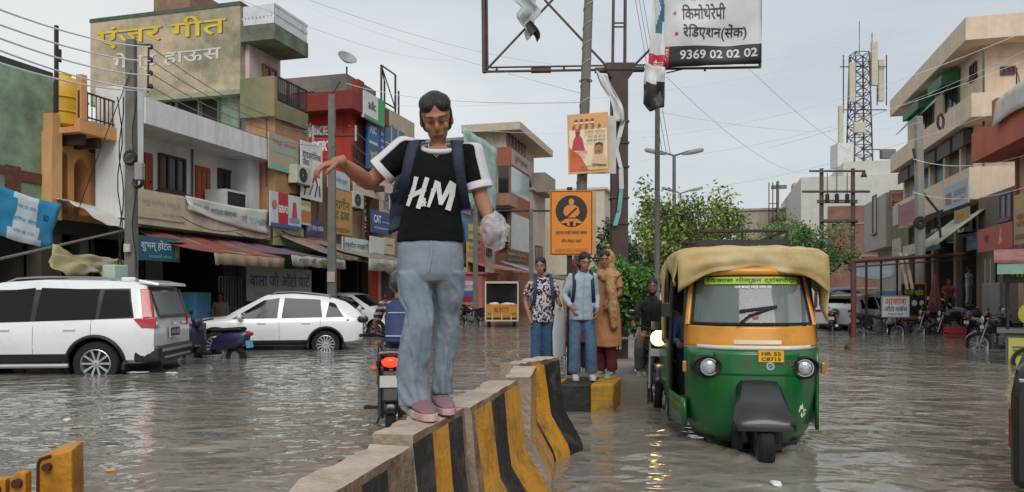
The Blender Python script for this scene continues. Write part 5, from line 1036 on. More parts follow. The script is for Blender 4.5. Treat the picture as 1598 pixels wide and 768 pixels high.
# small grey tailor building and the far white block with brickwork
s3 = 47.5; h3 = thing('tailor_building', 'narrow grey plaster building with a tailor sign past the cream building', 'building', ST(50, 11))
b = MB(); b.st(s3, 54, TR + .2, 16, 4.2, Zs(1388, 300, s3)); b.st(s3, 54, TR + 1, 16, 0, 4.2); b.build('wall', wall_mat('grey_plaster', '#a8a198'), h3)
facade_window(h3, 50, 51.2, 5.2, 7.6, TR + .2, mat('frame_grey', '#77706a'), bars=0, face=-1)
sign_s('tailor_sign', 'red and dark lettered tailor sign on the narrow grey building', 1388, 1416, 297, 325, s3 - .05, '#a9897c', [('r', 0, 0, 1, 1, '#8c4a3c'), ('r', .03, .03, .94, .94, '#b29a8c'), ('t', 'शमाॅ', .1, .52, .8, .38, '#a03a2a', .04), ('t', 'टेलसॅ', .1, .1, .8, .34, '#2a2626', .04)])
s4 = 62.; h4 = thing('white_block', 'large whitewashed block with a lower brick wall closing the right side', 'building', ST(66, 12))
zz = Zs(1390, 248, s4); ta = Tpx(1250, s4)
b = MB(); b.st(s4, 80, ta, 22, 0, Zs(1300, 275, s4)); b.st(s4 + .5, 80, Tpx(1318, s4), 22, 10, zz); b.build('wall', wall_mat('white_block', '#c3c1bb', '#8f8a82', .35), h4)
b = MB(); b.st(s4 - .06, s4, Tpx(1292, s4), Tpx(1372, s4), 0, Zs(1340, 321, s4)); b.build('brick_wall', mat('far_brick', '#7d5648', .9, .35, 1.2, bump=.3, stain='#9a8274', amt=.4, sscale=.5), h4)
for k in range(3):
    b = MB(); b.st(s4 - .1, s4 - .06, Tpx(1293, s4), Tpx(1371, s4), 1.8 + k * 2.5, 1.95 + k * 2.5); b.build('lintel', mat('lintel_grey', '#8f7f74', .9), h4)
h5 = block('unfinished_block', 'small unfinished concrete block with thin scaffold beyond the right tree', 75, 80, 2.2, 9.5, 9.5, wall_mat('unfinished', '#a39a8e'), 0, 0)
q = MB(); s = 74.5
for i in range(3):
    q.st(s, s + .5, Tpx(1204, s), Tpx(1228, s), 5.5 + i * 3.0, 5.8 + i * 3.0); 
q.st(s, s + .4, Tpx(1212, s), Tpx(1216, s), 0, 12.2); q.build('floor_slab', mat('slab_dark', '#7a736c', .9), h5)
q = MB()
for p in (1200, 1206, 1212): t = Tpx(p, s - .6); q.cyl(ST(s - .6, t, 0), ST(s - .6, t, 12.), .05, n=5)
for z in (6, 8, 10): q.cyl(ST(s - .6, Tpx(1199, s), z), ST(s - .6, Tpx(1214, s), z), .04, n=5)
q.build('scaffold', DARK, h5)
q = MB(); q.st(70, 72, Tpx(1238, 70), Tpx(1262, 70), 0, Zs(1250, 285, 70)); tag(q.build('lift_shaft', wall_mat('shaft', '#a69b8f')), 'tall narrow grey brown shaft between the unfinished block and the white block', 'building')
# cell tower
ct = thing('cell_tower', 'lattice mobile phone mast with pale antenna panels on the white block roof', 'mast', ST(66, 8))
c = P(1341, 246, 64); zt = P(1341, 62, 64).z; zb = c.z - .8
def legp(i, z): k = 1.05 - .3 * (z - zb) / (zt - zb); a = R(45 + 90 * i); return Vector((c.x + k * math.cos(a) * 1.05, c.y + k * math.sin(a) * 1.05, z))
b = MB()
for i in range(4): b.cyl(legp(i, zb), legp(i, zt - 1.2), .075, n=6)
b.build('leg', mat('steel_grey', '#54575c', .5, .2, 4, metal=.4), ct)
b = MB(); n = 11
for k in range(n):
    z0 = zb + (zt - 1.2 - zb) * k / n; z1 = zb + (zt - 1.2 - zb) * (k + 1) / n
    for i in range(4): b.cyl(legp(i, z0), legp((i + 1) % 4, z1), .035, n=4); b.cyl(legp(i, z1), legp((i + 1) % 4, z1), .035, n=4); b.cyl(legp((i + 1) % 4, z0), legp(i, z1), .03, n=4)
b.build('lattice', mat('steel_grey', '#54575c'), ct)
mp_ = paint('#b9b29c')
for dx, dy, z0, hh, ww in ((-.95, -.7, zt - 5.6, 3.4, .5), (.95, -.7, zt - 4.2, 3.8, .55), (1.75, -.2, zt - 5.4, 3.6, .5), (-1.8, -.4, zt - 9.2, 3.4, .4), (-.5, -1.1, zt - 8.3, .9, 1.0)):
    b = MB(); b.box((c.x + dx, c.y + dy, z0 + hh / 2), (ww, .3, hh)); b.build('antenna_panel', mp_, ct, bevel=.06)
b = MB()
for dx in (-1.6, -1.0, 1.3, 2.1): b.cyl((c.x + dx, c.y - .5, zt - 6.5 if dx < 0 else zt - 5.8), (c.x + dx, c.y - .5, zt - 1.5), .05, n=5)
for z in (zt - 6.2, zt - 2.5, zt - 9.6, zt - 13): b.cyl((c.x - 1.9, c.y - .5, z), (c.x + 2.1, c.y - .5, z), .045, n=5)
b.cyl((c.x + 1.8, c.y, zt - 12), (c.x + 1.9, c.y, zt - 20), .05, n=5); b.cyl((c.x - 1.5, c.y, zt - 14), (c.x - 1.4, c.y, zt - 19), .05, n=5)
b.cyl((c.x, c.y, zt - 1.3), (c.x, c.y, zt + 1.6), .03, n=5); b.cyl((c.x + 1.1, c.y, zt - 1.3), (c.x + 1.1, c.y, zt + .6), .04, n=5)
b.build('mounting_bar', DARK, ct)
b = MB(); b.box((c.x + 2.2, c.y - .5, zt - 10), (1.2, .5, .8)); b.build('equipment_box', mat('equip_grey', '#5e6468', .5), ct, bevel=.05)
b = MB(); b.box((c.x - 1.2, c.y, zb + .9), (2.0, 1.5, 2.0)); b.build('cabin', paint('#c9c9c6'), ct)
# transformer H-frame
hf = thing('transformer_frame', 'two pole transformer frame with steel cross arms beyond the auto rickshaw', 'power pole', P(1305, 500, 36) - Vector((0, 0, P(1305, 500, 36).z)))
Y = 36.; mrp = mat('rusty_pole', '#6d5a4e', .8, .3, 3)
for x in (1282, 1331):
    b = MB(); b.cyl(P(x, 520, Y), P(x, 263, Y), .13, .10, n=8); b.build('pole', mrp, hf)
b = MB(); 
for y, x0, x1, r in ((267, 1263, 1350, .05), (299, 1252, 1357, .06), (313, 1275, 1338, .04), (345, 1280, 1338, .09), (316, 1275, 1338, .04)): b.cyl(P(x0, y, Y - .2), P(x1, y, Y - .2), r, n=6)
b.build('cross_arm', mat('arm_dark', '#5a4f48', .7, .3, 4), hf)
for x in (1291, 1306, 1322):
    b = MB(); b.cyl(P(x, 303, Y - .25), P(x, 315, Y - .25), .1, n=8); b.cyl(P(x, 270, Y - .25), P(x, 303, Y - .25), .02, n=4); b.build('insulator', DARK, hf)
b = MB(); b.cyl(P(1348, 267, Y - .2), P(1348, 276, Y - .2), .05, .16, n=8); b.build('bell_insulator', DARK, hf)
# ================================================================ trees and bushes
BARK = mat('bark', '#5a4c3e', .9, .3, 6, bump=.5)
def leafy(name, label, base, crown_c, crown_r, nleaf, ls, cols, seed, trunk_r=.09, limbs=7, clumps=22, cat='tree', droop=.3, gaps=.62, group=None):
    rr = random.Random(seed); base = Vector(base); cc = Vector(crown_c)
    root = thing(name, label, cat, base, 0, group)
    tb = MB(); fork = base.lerp(cc, .45)
    if trunk_r: tb.tube([base, base.lerp(fork, .5) + Vector((rr.uniform(-.1, .1), 0, 0)), fork], [trunk_r, trunk_r * .8, trunk_r * .65], 8)
    cl = []
    for i in range(clumps):
        while True:
            d = Vector((rr.uniform(-1, 1), rr.uniform(-1, 1), rr.uniform(-1, 1)))
            if .3 < d.length < 1: break
        p = cc + Vector((d.x * crown_r[0], d.y * crown_r[1], d.z * crown_r[2])) * rr.uniform(.75, 1.12)
        cl.append((p, rr.uniform(.6, 1.25) * min(crown_r) * .42))
        if trunk_r and i < limbs * 3:
            m = fork.lerp(p, .5) + Vector((0, 0, .12)); tb.tube([fork, m, p], [trunk_r * .5, trunk_r * .28, trunk_r * .1], 5)
    if trunk_r: tb.build('trunk', BARK, root, smooth=60)
    lb = MB()
    for i in range(nleaf):
        p, r = cl[rr.randrange(len(cl))]
        while True:
            d = Vector((rr.uniform(-1, 1), rr.uniform(-1, 1), rr.uniform(-1, 1)))
            if d.length < 1: break
        q = p + d * r * (1 if rr.random() < gaps else 1.45); q.z -= droop * r * rr.random()
        a = Vector((rr.gauss(0, 1), rr.gauss(0, 1), rr.gauss(0, .6) - droop)).normalized(); n = a.orthogonal().normalized(); n = Matrix.Rotation(rr.uniform(0, 6.28), 3, a) @ n
        L = ls * rr.uniform(.7, 1.4); w = L * .27
        mi = min(len(cols) - 1, int(rr.random() * len(cols)))
        if len(cols) > 2: mi = (hash((round(p.x, 2), round(p.z, 2))) % len(cols)) if rr.random() < .6 else rr.randrange(len(cols))
        lb.add([q, q + a * L * .5 + n * w, q + a * L, q + a * L * .5 - n * w], [(0, 1, 2, 3)], mi)
    ms = []
    for k, c in enumerate(cols):
        m = mat('leaf_%s' % c.strip('#'), c, .55, .2, 3)
        ms.append(m)
    lb.build('crown', ms, root, recalc=False)
    return root
Y = 24.
leafy('roadside_tree', 'broad light green tree on the median behind the slim grey pole', W(1040, 520 - 3) * 1.0, P(1062, 362, Y), (2.3, 1.6, 1.15), 9500, .125, ['#869a4c', '#6d8440', '#9aa85a', '#566b34'], 3, .11, 9, 34, gaps=.48)
leafy('roadside_tree', 'thin upward sprig tree rising to the lamp arms beside the slim grey pole', W(1018, 517), P(1020, 330, 25), (.9, .7, 1.2), 800, .16, ['#7c9048', '#667c3e'], 5, .06, 5, 12)
leafy('roadside_tree', 'low olive tree under the far lamp between the broad tree and the roof rack', W(1120, 510), P(1130, 385, 30), (1.9, 1.4, .9), 4600, .13, ['#7f934e', '#637a3e', '#92a25e'], 12, .1, 8, 22)
leafy('roadside_tree', 'dense dark green tree in front of the transformer frame', W(1275, 512), P(1272, 388, 31), (1.5, 1.4, 1.15), 7500, .11, ['#5d7e44', '#466535', '#708f50'], 8, .1, 8, 26, gaps=.8)
leafy('roadside_tree', 'pale feathery tree left of the dark one behind the roof rack', W(1225, 512), P(1228, 375, 33), (1.3, 1.2, 1.3), 4500, .1, ['#7f9a58', '#6a8a4a', '#92a866'], 9, .09, 8, 20, gaps=.6)
leafy('roadside_tree', 'dark sparse tree behind the billboard post', W(945, 516), P(948, 395, 26), (1.0, .9, 1.3), 2400, .14, ['#42563a', '#33452f', '#4f6544'], 10, .08, 6, 16, gaps=.55)
leafy('roadside_tree', 'far muted tree clump between the bush and the rickshaw', W(1000, 506), P(1005, 415, 36), (1.7, 1.2, 1.2), 2600, .2, ['#4a5f3c', '#3a4f30'], 14, .1, 6, 16, gaps=.7)
bush_base = W(975, 585); bush_base.z = .2
leafy('clipped_bush', 'dense bright green bush behind the white railing on the median', bush_base, P(972, 430, 11.5), (.42, .34, .34), 13000, .06, ['#5c8c38', '#48762c', '#6c9c44'], 21, .05, 6, 26, 'bush', droop=.8, gaps=.85)
leafy('clipped_bush', 'drooping green foliage trailing below the bright bush', bush_base + Vector((.25, .3, 0)), P(985, 470, 11.7), (.24, .2, .40), 2200, .08, ['#3f6a2c', '#335a24'], 22, .03, 4, 10, 'bush', droop=1.0)
# ================================================================ cars
RUB = mat('tyre_rubber', '#161616', .8, .2, 10); ALLOY = mat('alloy', '#b4b7ba', .3, .08, 8, metal=.7); CHROME = mat('chrome', '#c9ccd0', .15, .05, 8, metal=1.)
PLAS = mat('black_plastic', '#1a1b1c', .45, .15, 6); CARGL = mat('car_glass', '#0e1214', .06, .15, 3, spec=.3)
TAILR = mat('tail_red', '#a5141b', .2, .1, 6, coat=.6); LAMPG = mat('lamp_glass', '#b9bec2', .12, .1, 9, coat=.5, metal=.3)
def interp(tab, x):
    if x <= tab[0][0]: return tab[0][1:]
    for a, b in zip(tab[:-1], tab[1:]):
        if x <= b[0]:
            u = (x - a[0]) / (b[0] - a[0]); return [p + (q - p) * u for p, q in zip(a[1:], b[1:])]
    return tab[-1][1:]
def smooth_tab(tab, win):
    def f(x):
        n = 5; acc = None
        for i in range(n):
            v = interp(tab, x + win * (i - 2) / 2); acc = v if acc is None else [p + q for p, q in zip(acc, v)]
        return [p / n for p in acc]
    return f
class CarShape:
    """tab rows: x, z_bottom, z_belt, z_top, half_bottom, half_belt, half_top, crown"""
    def __init__(s, tab, win=.09): s.f = smooth_tab(tab, win); s.x0, s.x1 = tab[0][0], tab[-1][0]
    def half(s, x):
        zb, zl, zt, wb, wl, wt, cr = s.f(x); wm = max(wb, wl) + .025
        k = [(0, zb), (wb - .1, zb), (wb, zb + .07), (wm, zb + (zl - zb) * .45), (wm - .005, zb + (zl - zb) * .7), (wl, zl - .02), (wl - .02, zl + .012)]
        g = zt - zl
        k += [(wl - .02 + (wt - wl + .02) * .5 + min(.02, g * .06), zl + g * .5), (wt + .012, zt - min(.07, g * .35)), (wt - .05, zt), (wt * .5, zt + cr * .75), (0, zt + cr)]
        return k
    def side(s, x, z):
        k = s.half(x)
        for (y0, z0), (y1, z1) in zip(k[1:-1], k[2:]):
            if min(z0, z1) <= z <= max(z0, z1) and abs(z1 - z0) > 1e-5: return y0 + (y1 - y0) * (z - z0) / (z1 - z0)
        return k[4][0]
    def top(s, x, y):
        k = s.half(x)[6:]; y = abs(y)
        for (y0, z0), (y1, z1) in zip(k[:-1], k[1:]):
            if y1 <= y <= y0 and abs(y1 - y0) > 1e-6: return z0 + (z1 - z0) * (y - y0) / (y1 - y0)
        return k[-1][1] if y < k[-2][0] else k[0][1]
    def body(s, n=64):
        b = MB(); rings = []
        for i in range(n + 1):
            x = s.x0 + (s.x1 - s.x0) * i / n; k = s.half(x); rings.append([(x, y, z) for y, z in k] + [(x, -y, z) for y, z in k[-2:0:-1]])
        b.loft(rings); return b
    def side_patch(s, b, quads, sgn, lift=.005, m=0, n=8):
        for q in quads:
            g = []
            for i in range(n + 1):
                v = i / n; row = []
                for j in range(n + 1):
                    u = j / n; x = (q[0][0] * (1 - u) + q[1][0] * u) * (1 - v) + (q[3][0] * (1 - u) + q[2][0] * u) * v; z = (q[0][1] * (1 - u) + q[1][1] * u) * (1 - v) + (q[3][1] * (1 - u) + q[2][1] * u) * v
                    row.append((x, sgn * (s.side(x, z) + lift), z))
                g.append(row)
            b.sheet(g, m)
    def top_patch(s, b, xa, xb, ya, yb, lift=.005, m=0, n=10):      # xa..xb along the car; half width ya at xa, yb at xb
        b.sheet([[(xa + (xb - xa) * i / n, (ya + (yb - ya) * i / n) * (2 * j / n - 1), s.top(xa + (xb - xa) * i / n, (ya + (yb - ya) * i / n) * (2 * j / n - 1)) + lift) for j in range(n + 1)] for i in range(n + 1)], m)
def wheel(root, x, y, z, r, w, sgn, spokes=5, rim=ALLOY, name='wheel', split=True):
    c = Vector((x, y, z)); ax = Vector((0, sgn, 0)); t = MB()
    t.disc_ring(c, ax, [(r * .66, -w / 2), (r * .93, -w / 2), (r, -w * .36), (r, w * .36), (r * .93, w / 2), (r * .66, w / 2)], 32); o = t.build(name, RUB, root, smooth=50)
    b = MB(); b.disc_ring(c, ax, [(r * .6, w * .1), (r * .68, w * .46), (r * .62, w * .5), (r * .56, w * .1)], 32); b.disc_ring(c, ax, [(.012, w * .2), (r * .15, w * .2), (r * .15, w * .42), (.012, w * .44)], 16)
    for i in range(spokes):
        a = 2 * math.pi * i / spokes; d = Vector((math.cos(a), 0, math.sin(a))); q = Vector((-math.sin(a), 0, math.cos(a)))
        hw = r * (.085 if spokes < 8 else .05); p0, p1 = c + d * r * .1 + ax * w * .38, c + d * r * .63 + ax * w * .43
        b.hexa([p0 - q * hw * .8, p0 + q * hw * .8, p1 + q * hw, p1 - q * hw] + [v - ax * .03 for v in (p0 - q * hw * .8, p0 + q * hw * .8, p1 + q * hw, p1 - q * hw)])
    b.build('rim', rim, o, smooth=40)
    d = MB(); d.disc_ring(c, ax, [(.01, 0), (r * .58, 0), (r * .58, .02), (.01, .02)], 20); d.build('brake_disc', mat('wheel_dark', '#2a2a2b', .7, .1), o)
    return o
def car(name, label, cat, shape, loc, heading, colour, wheels, windows, screens, roof=None, arch=True, spokes=5, handles=(), rails=None, tail=None, seams=(), clad=None, mirror=None, extra=None, group=None, plate=None, rim=ALLOY):
    root = thing(name, label, cat, (0, 0, 0), 0, group)
    cp = mat('carpaint_' + colour.strip('#'), colour, .28, .03, 3, coat=.7, stain='#8f877a', amt=.25, sscale=1.2, thr=.62)
    bo = shape.body().build('body', cp, root, smooth=38)
    cut = []
    for x, r in wheels:
        q = MB(); q.cyl((x, -1.2, r), (x, 1.2, r), r * 1.2, n=36); o = q.build('cutter', PLAS); cut.append(o)
    carve(bo, cut); bo.data.materials.clear(); bo.data.materials.append(cp); bo.data.polygons.foreach_set('use_smooth', [True] * len(bo.data.polygons)); bo.data.set_sharp_from_angle(angle=R(38))
    for x, r in wheels:
        yw = shape.side(x, r + .1)
        for sg in (1, -1): wheel(root, x, sg * (yw - .12), r, r, .23, sg, spokes, rim)
        if arch:
            b = MB(); b.disc_ring((x, 0, r), (0, 1, 0), [(r * 1.19, -yw + .02), (r * 1.2, -yw + .02), (r * 1.2, yw - .02), (r * 1.19, yw - .02)], 36); b.build('wheel_well', PLAS, root)
            for sg in (1, -1):
                b = MB(); pts = []
                for i in range(25):
                    a = R(-12 + 204 * i / 24); pts.append((x + r * 1.24 * math.cos(a), sg * (shape.side(x + r * 1.24 * math.cos(a), r + r * 1.24 * math.sin(a)) + .004), r + r * 1.24 * math.sin(a)))
                b.tube(pts, r * .085, 6); b.build('arch_trim', PLAS if clad else cp, root)
    for sg in (1, -1):
        for w in windows: b = MB(); shape.side_patch(b, w, sg); b.build('window', CARGL, root, smooth=60)
        if clad: b = MB(); shape.side_patch(b, clad, sg, .008); b.build('cladding', PLAS, root, smooth=60)
        for hx, hz in handles: b = MB(); y = shape.side(hx, hz); b.box((hx, sg * (y + .012), hz), (.2, .03, .035)); b.build('handle', cp, root, bevel=.01)
        for sx, z0, z1 in seams:
            b = MB(); b.tube([(sx, sg * (shape.side(sx, z0 + (z1 - z0) * i / 8) + .0005), z0 + (z1 - z0) * i / 8) for i in range(9)], .0035, 4); b.build('door_seam', PLAS, root)
        if mirror: b = MB(); x, z = mirror; y = shape.side(x, z); b.ell((x, sg * (y + .13), z), (.07, .11, .08), None, 10, 7); b.cyl((x, sg * (y - .02), z - .03), (x, sg * (y + .08), z - .02), .025, n=6); b.build('mirror', cp, root, smooth=60)
        if rails: b = MB(); x0, x1, yy = rails; b.tube([(x0, sg * yy, shape.top(x0, yy) - .0)] + [(x0 + (x1 - x0) * (i + .5) / 6, sg * yy, shape.top(x0 + (x1 - x0) * (i + .5) / 6, yy) + .05) for i in range(6)] + [(x1, sg * yy, shape.top(x1, yy))], .018, 6); b.build('roof_rail', mat('rail_grey', '#9a9c9e', .35, .1, 4, metal=.5), root, smooth=60)
        if tail: b = MB(); shape.side_patch(b, tail, sg, .012); b.build('tail_light', TAILR, root, smooth=60)
    for nm, a in screens: b = MB(); shape.top_patch(b, *a); b.build(nm, CARGL, root, smooth=60)
    if extra: extra(root, shape, cp)
    root.location = (loc[0], loc[1], loc[2] if len(loc) > 2 else -.2); root.rotation_euler = (0, 0, R(heading))
    return root
# the white off-roader
SUV = CarShape([(-2.33, .46, 1.0, 1.06, .86, .88, .82, .02), (-2.30, .42, 1.06, 1.20, .90, .93, .84, .03), (-2.2, .40, 1.1, 1.70, .93, .945, .74, .03), (-2.08, .38, 1.12, 1.79, .93, .95, .72, .03), (-1.4, .36, 1.12, 1.83, .94, .955, .73, .03), (-.4, .34, 1.10, 1.84, .94, .955, .74, .03), (.35, .34, 1.08, 1.79, .94, .955, .73, .03), (1.0, .36, 1.08, 1.28, .94, .95, .78, .04), (1.12, .36, 1.07, 1.17, .94, .94, .82, .04), (2.0, .40, 1.0, 1.08, .93, .92, .8, .04), (2.25, .42, .92, .98, .88, .88, .75, .03), (2.33, .46, .8, .86, .8, .82, .7, .02)])
def suv_extra(root, sh, cp):
    for sg in (1, -1): b = MB(); sh.side_patch(b, [((-2.0, 1.17), (.98, 1.075), (.42, 1.66), (-1.88, 1.69))], sg, .002, n=14); b.build('pillar_band', PLAS, root, smooth=60)
    b = MB(); n = 8      # rear glass on the hatch
    def rear(y, z):
        lo, hi = -2.36, -1.9
        for _ in range(24):
            m = (lo + hi) / 2
            k = sh.half(m)
            if k[-2][1] < z or abs(y) > sh.side(m, z): lo = m
            else: hi = m
        return hi
    b.sheet([[(rear(0, z) - .012, y, z) for y in [(.66 - .0 * i) * (2 * j / n - 1) for j in range(n + 1)]] for i, z in enumerate((1.22, 1.35, 1.5, 1.64))]); b.build('rear_window', mat('rear_glass', '#5f6c72', .12, .15, 2, spec=.9), root)
    b = MB(); b.sheet([[(rear(0, z) - .006, .75 * (2 * j / n - 1), z) for j in range(n + 1)] for z in (1.16, 1.3, 1.5, 1.72)]); b.build('hatch_surround', PLAS, root)
    b = MB(); b.hexa([(-2.34, -.72, 1.74), (-2.34, .72, 1.74), (-2.0, .72, 1.78), (-2.0, -.72, 1.78), (-2.34, -.70, 1.79), (-2.34, .70, 1.79), (-2.0, .72, 1.85), (-2.0, -.72, 1.85)]); b.build('spoiler', cp, root, bevel=.015)
    b = MB(); b.hexa([(-2.42, -.9, .40), (-2.42, .9, .40), (-2.0, .95, .40), (-2.0, -.95, .40), (-2.42, -.88, .68), (-2.42, .88, .68), (-2.0, .965, .66), (-2.0, -.965, .66)]); b.build('rear_bumper', PLAS, root, bevel=.04)
    b = MB(); b.box((-2.425, 0, .60), (.03, 1.5, .05)); b.box((-2.425, 0, .47), (.03, 1.3, .04)); b.build('skid_strip', mat('silver_strip', '#a9acae', .35, .1, 4, metal=.5), root)
    for sg in (1, -1):
        b = MB(); b.hexa([(-2.36, sg * .72, 1.0), (-2.36, sg * .93, 1.0), (-2.14, sg * .972, 1.0), (-2.14, sg * .75, 1.0), (-2.36, sg * .76, 1.2), (-2.36, sg * .91, 1.18), (-2.0, sg * .965, 1.16), (-2.2, sg * .8, 1.2)]); b.hexa([(-2.31, sg * .77, 1.18), (-2.31, sg * .9, 1.18), (-2.15, sg * .95, 1.18), (-2.15, sg * .8, 1.18), (-2.2, sg * .74, 1.68), (-2.2, sg * .79, 1.68), (-2.06, sg * .82, 1.68), (-2.06, sg * .76, 1.68)])
        b.build('tail_light', TAILR, root, bevel=.01)
        b = MB(); b.box((-2.365, sg * .84, 1.08), (.02, .1, .06)); b.build('reverse_lamp', paint('#d8d8d8'), root)
    b = MB(); b.box((-2.37, 0, .9), (.02, .52, .2)); pl = b.build('number_plate', paint('#c9c9c4'), root); b = MB(); b.box((-2.382, 0, .9), (.004, .46, .15)); b.build('frame', flat('#2a2a2a'), pl)
    b = MB(); letters(b, 'HR 56 4821', Vector((-2.384, .2, .86)), Vector((0, -1, 0)), ZX, .4, .09, 0, .03); b.build('lettering', flat('#b9b9b4'), pl, recalc=False)
    b = MB(); b.box((-2.36, 0, 1.06), (.02, .14, .03)); b.box((-2.36, -.5, 1.06), (.02, .22, .025)); b.build('badge', CHROME, root)
    b = MB(); b.box((-1.55, 0, 1.875), (.25, .06, .06)); b.build('roof_fin', cp, root, bevel=.02)
    for sg in (1, -1): b = MB(); b.cyl((-.95, sg * .98, .36), (1.0, sg * .98, .36), .04, n=8); b.build('side_step', mat('silver_strip', '#a9acae'), root)
car('white_off_roader', 'large white off-roader with a tall red tail light standing in the flood', 'car', SUV, (-8.66, 13.58), 185.8, '#d9dadb', [(-1.37, .385), (1.4, .385)],
    [[((-1.98, 1.20), (-1.42, 1.16), (-1.46, 1.66), (-1.86, 1.66))], [((-1.36, 1.15), (-.38, 1.12), (-.42, 1.70), (-1.38, 1.67))], [((-.3, 1.12), (.92, 1.10), (.42, 1.62), (-.32, 1.70))]],
    [('windshield', (.45, .98, .62, .72))], handles=((-.95, .98), (.12, .98)), rails=(-1.6, .2, .66), seams=((-.36, .5, 1.1), (-1.3, .85, 1.14), (.85, .5, 1.1)), clad=[((-.98, .36), (.98, .36), (.9, .56), (-.9, .56))], extra=suv_extra, mirror=(.82, 1.16), spokes=10)
# white crossover
CROSS = CarShape([(-2.18, .46, .92, .98, .78, .80, .7, .02), (-2.14, .40, .96, 1.08, .84, .86, .74, .02), (-2.0, .36, .99, 1.22, .87, .885, .68, .03), (-1.75, .34, 1.0, 1.42, .88, .89, .64, .03), (-1.3, .33, .99, 1.54, .88, .89, .65, .03), (-.5, .32, .97, 1.61, .88, .89, .67, .03), (.15, .32, .95, 1.58, .88, .89, .66, .03), (1.0, .33, .95, 1.12, .88, .885, .74, .03), (1.1, .33, .95, 1.03, .88, .88, .76, .03), (1.85, .36, .88, .96, .86, .86, .72, .03), (2.1, .40, .8, .86, .8, .8, .65, .02), (2.18, .44, .7, .74, .72, .72, .6, .01)])
def cross_extra(root, sh, cp):
    for sg in (1, -1):
        b = MB(); b.hexa([(-2.2, sg * .55, .9), (-2.2, sg * .8, .9), (-1.8, sg * .905, .93), (-1.8, sg * .88, .93), (-2.2, sg * .55, .98), (-2.18, sg * .8, .98), (-1.8, sg * .9, .97), (-1.8, sg * .87, .97)]); b.build('tail_light', mat('tail_dark', '#4a2422', .3, .1, 5, coat=.5), root)
    b = MB(); sh.top_patch(b, -1.72, .1, .6, .62, .006); b.build('roof_panel', mat('roof_black', '#1c1d1e', .3, .1, 2, coat=.5), root, smooth=60)
    b = MB(); b.hexa([(-1.95, -.6, 1.40), (-1.95, .6, 1.40), (-1.6, .62, 1.46), (-1.6, -.62, 1.46), (-1.95, -.58, 1.43), (-1.95, .58, 1.43), (-1.6, .62, 1.53), (-1.6, -.62, 1.53)]); b.build('spoiler', PLAS, root, bevel=.01)
WCROSS = [[((-1.72, 1.03), (-1.28, 1.02), (-1.36, 1.40), (-1.5, 1.36))], [((-1.2, 1.02), (-.22, 1.0), (-.28, 1.50), (-1.14, 1.46))], [((-.12, 1.0), (.95, .99), (.22, 1.44), (-.16, 1.50))]]
car('white_crossover', 'white crossover with a black roof and multi spoke wheel parked before the blue lettered board', 'car', CROSS, (-6.05, 19.04), 190, '#d8d9d8', [(-1.28, .345), (1.32, .345)], WCROSS, [('windshield', (.3, .98, .6, .68)), ('rear_window', (-2.0, -1.78, .58, .58))],
    handles=((-.8, .88), (.25, .88)), rails=(-1.4, .05, .62), seams=((-.17, .45, .98), (-1.15, .7, .99), (1.0, .45, .95)), clad=[((-.9, .33), (.93, .33), (.86, .46), (-.86, .46))], mirror=(.75, 1.04), spokes=14, extra=cross_extra)
SEDAN = CarShape([(-2.0, .42, .88, .93, .74, .76, .66, .01), (-1.95, .36, .93, 1.0, .8, .82, .7, .02), (-1.7, .32, .95, 1.04, .84, .85, .68, .02), (-1.4, .3, .95, 1.12, .85, .86, .62, .02), (-.9, .3, .93, 1.42, .85, .86, .6, .03), (-.3, .3, .92, 1.50, .85, .86, .61, .03), (.2, .3, .91, 1.46, .85, .86, .6, .03), (.95, .31, .91, 1.04, .85, .855, .72, .03), (1.05, .31, .91, .98, .85, .85, .74, .03), (1.7, .33, .82, .9, .83, .83, .7, .03), (1.95, .38, .7, .76, .76, .76, .62, .02), (2.0, .42, .62, .66, .7, .7, .56, .01)])
WSED = [[((-1.2, .98), (-.32, .96), (-.36, 1.40), (-.82, 1.34))], [((-.22, .96), (.88, .95), (.26, 1.34), (-.26, 1.40))]]
def sed_extra(root, sh, cp):
    for sg in (1, -1): b = MB(); b.hexa([(1.72, sg * .84, .66), (1.97, sg * .62, .64), (1.99, sg * .45, .66), (1.7, sg * .7, .7), (1.6, sg * .84, .80), (1.86, sg * .7, .76), (1.9, sg * .5, .76), (1.6, sg * .7, .84)]); b.build('headlight', LAMPG, root)
    b = MB(); b.box((1.985, 0, .55), (.04, .9, .14)); b.build('grille', PLAS, root)
SEDK = dict(screens=[('windshield', (.3, .95, .56, .68)), ('rear_window', (-1.35, -.9, .6, .54))], handles=((-.7, .84), (.2, .84)), seams=((-.28, .4, .93), (.9, .4, .9)), mirror=(.72, .98), extra=sed_extra)
car('white_sedan', 'white sedan pointing towards the rider, half hidden behind the white crossover', 'car', SEDAN, (-5.4, 25.25, -.05), -17, '#d2d3d3', [(-1.25, .3), (1.27, .3)], WSED, **SEDK)
car('black_sedan', 'black car parked deep under the awnings past the white sedan', 'car', SEDAN, (-6.4, 33.5), -14, '#1b1c1e', [(-1.25, .3), (1.27, .3)], WSED, **SEDK)
car('white_hatchback', 'white car with its rear turned towards the road behind the transformer frame post', 'car', CROSS, (14.4, 30.6), 160 + 180 + 60, '#c9cbcc', [(-1.28, .345), (1.32, .345)], WCROSS, [('windshield', (.3, .98, .6, .68)), ('rear_window', (-2.0, -1.78, .58, .58))], handles=((-.8, .88),), mirror=(.75, 1.04), extra=cross_extra)
car('white_parked_car', 'second white car standing behind the photostat board', 'car', SEDAN, (17.2, 31.5), 195, '#cccdce', [(-1.25, .3), (1.27, .3)], WSED, **SEDK)
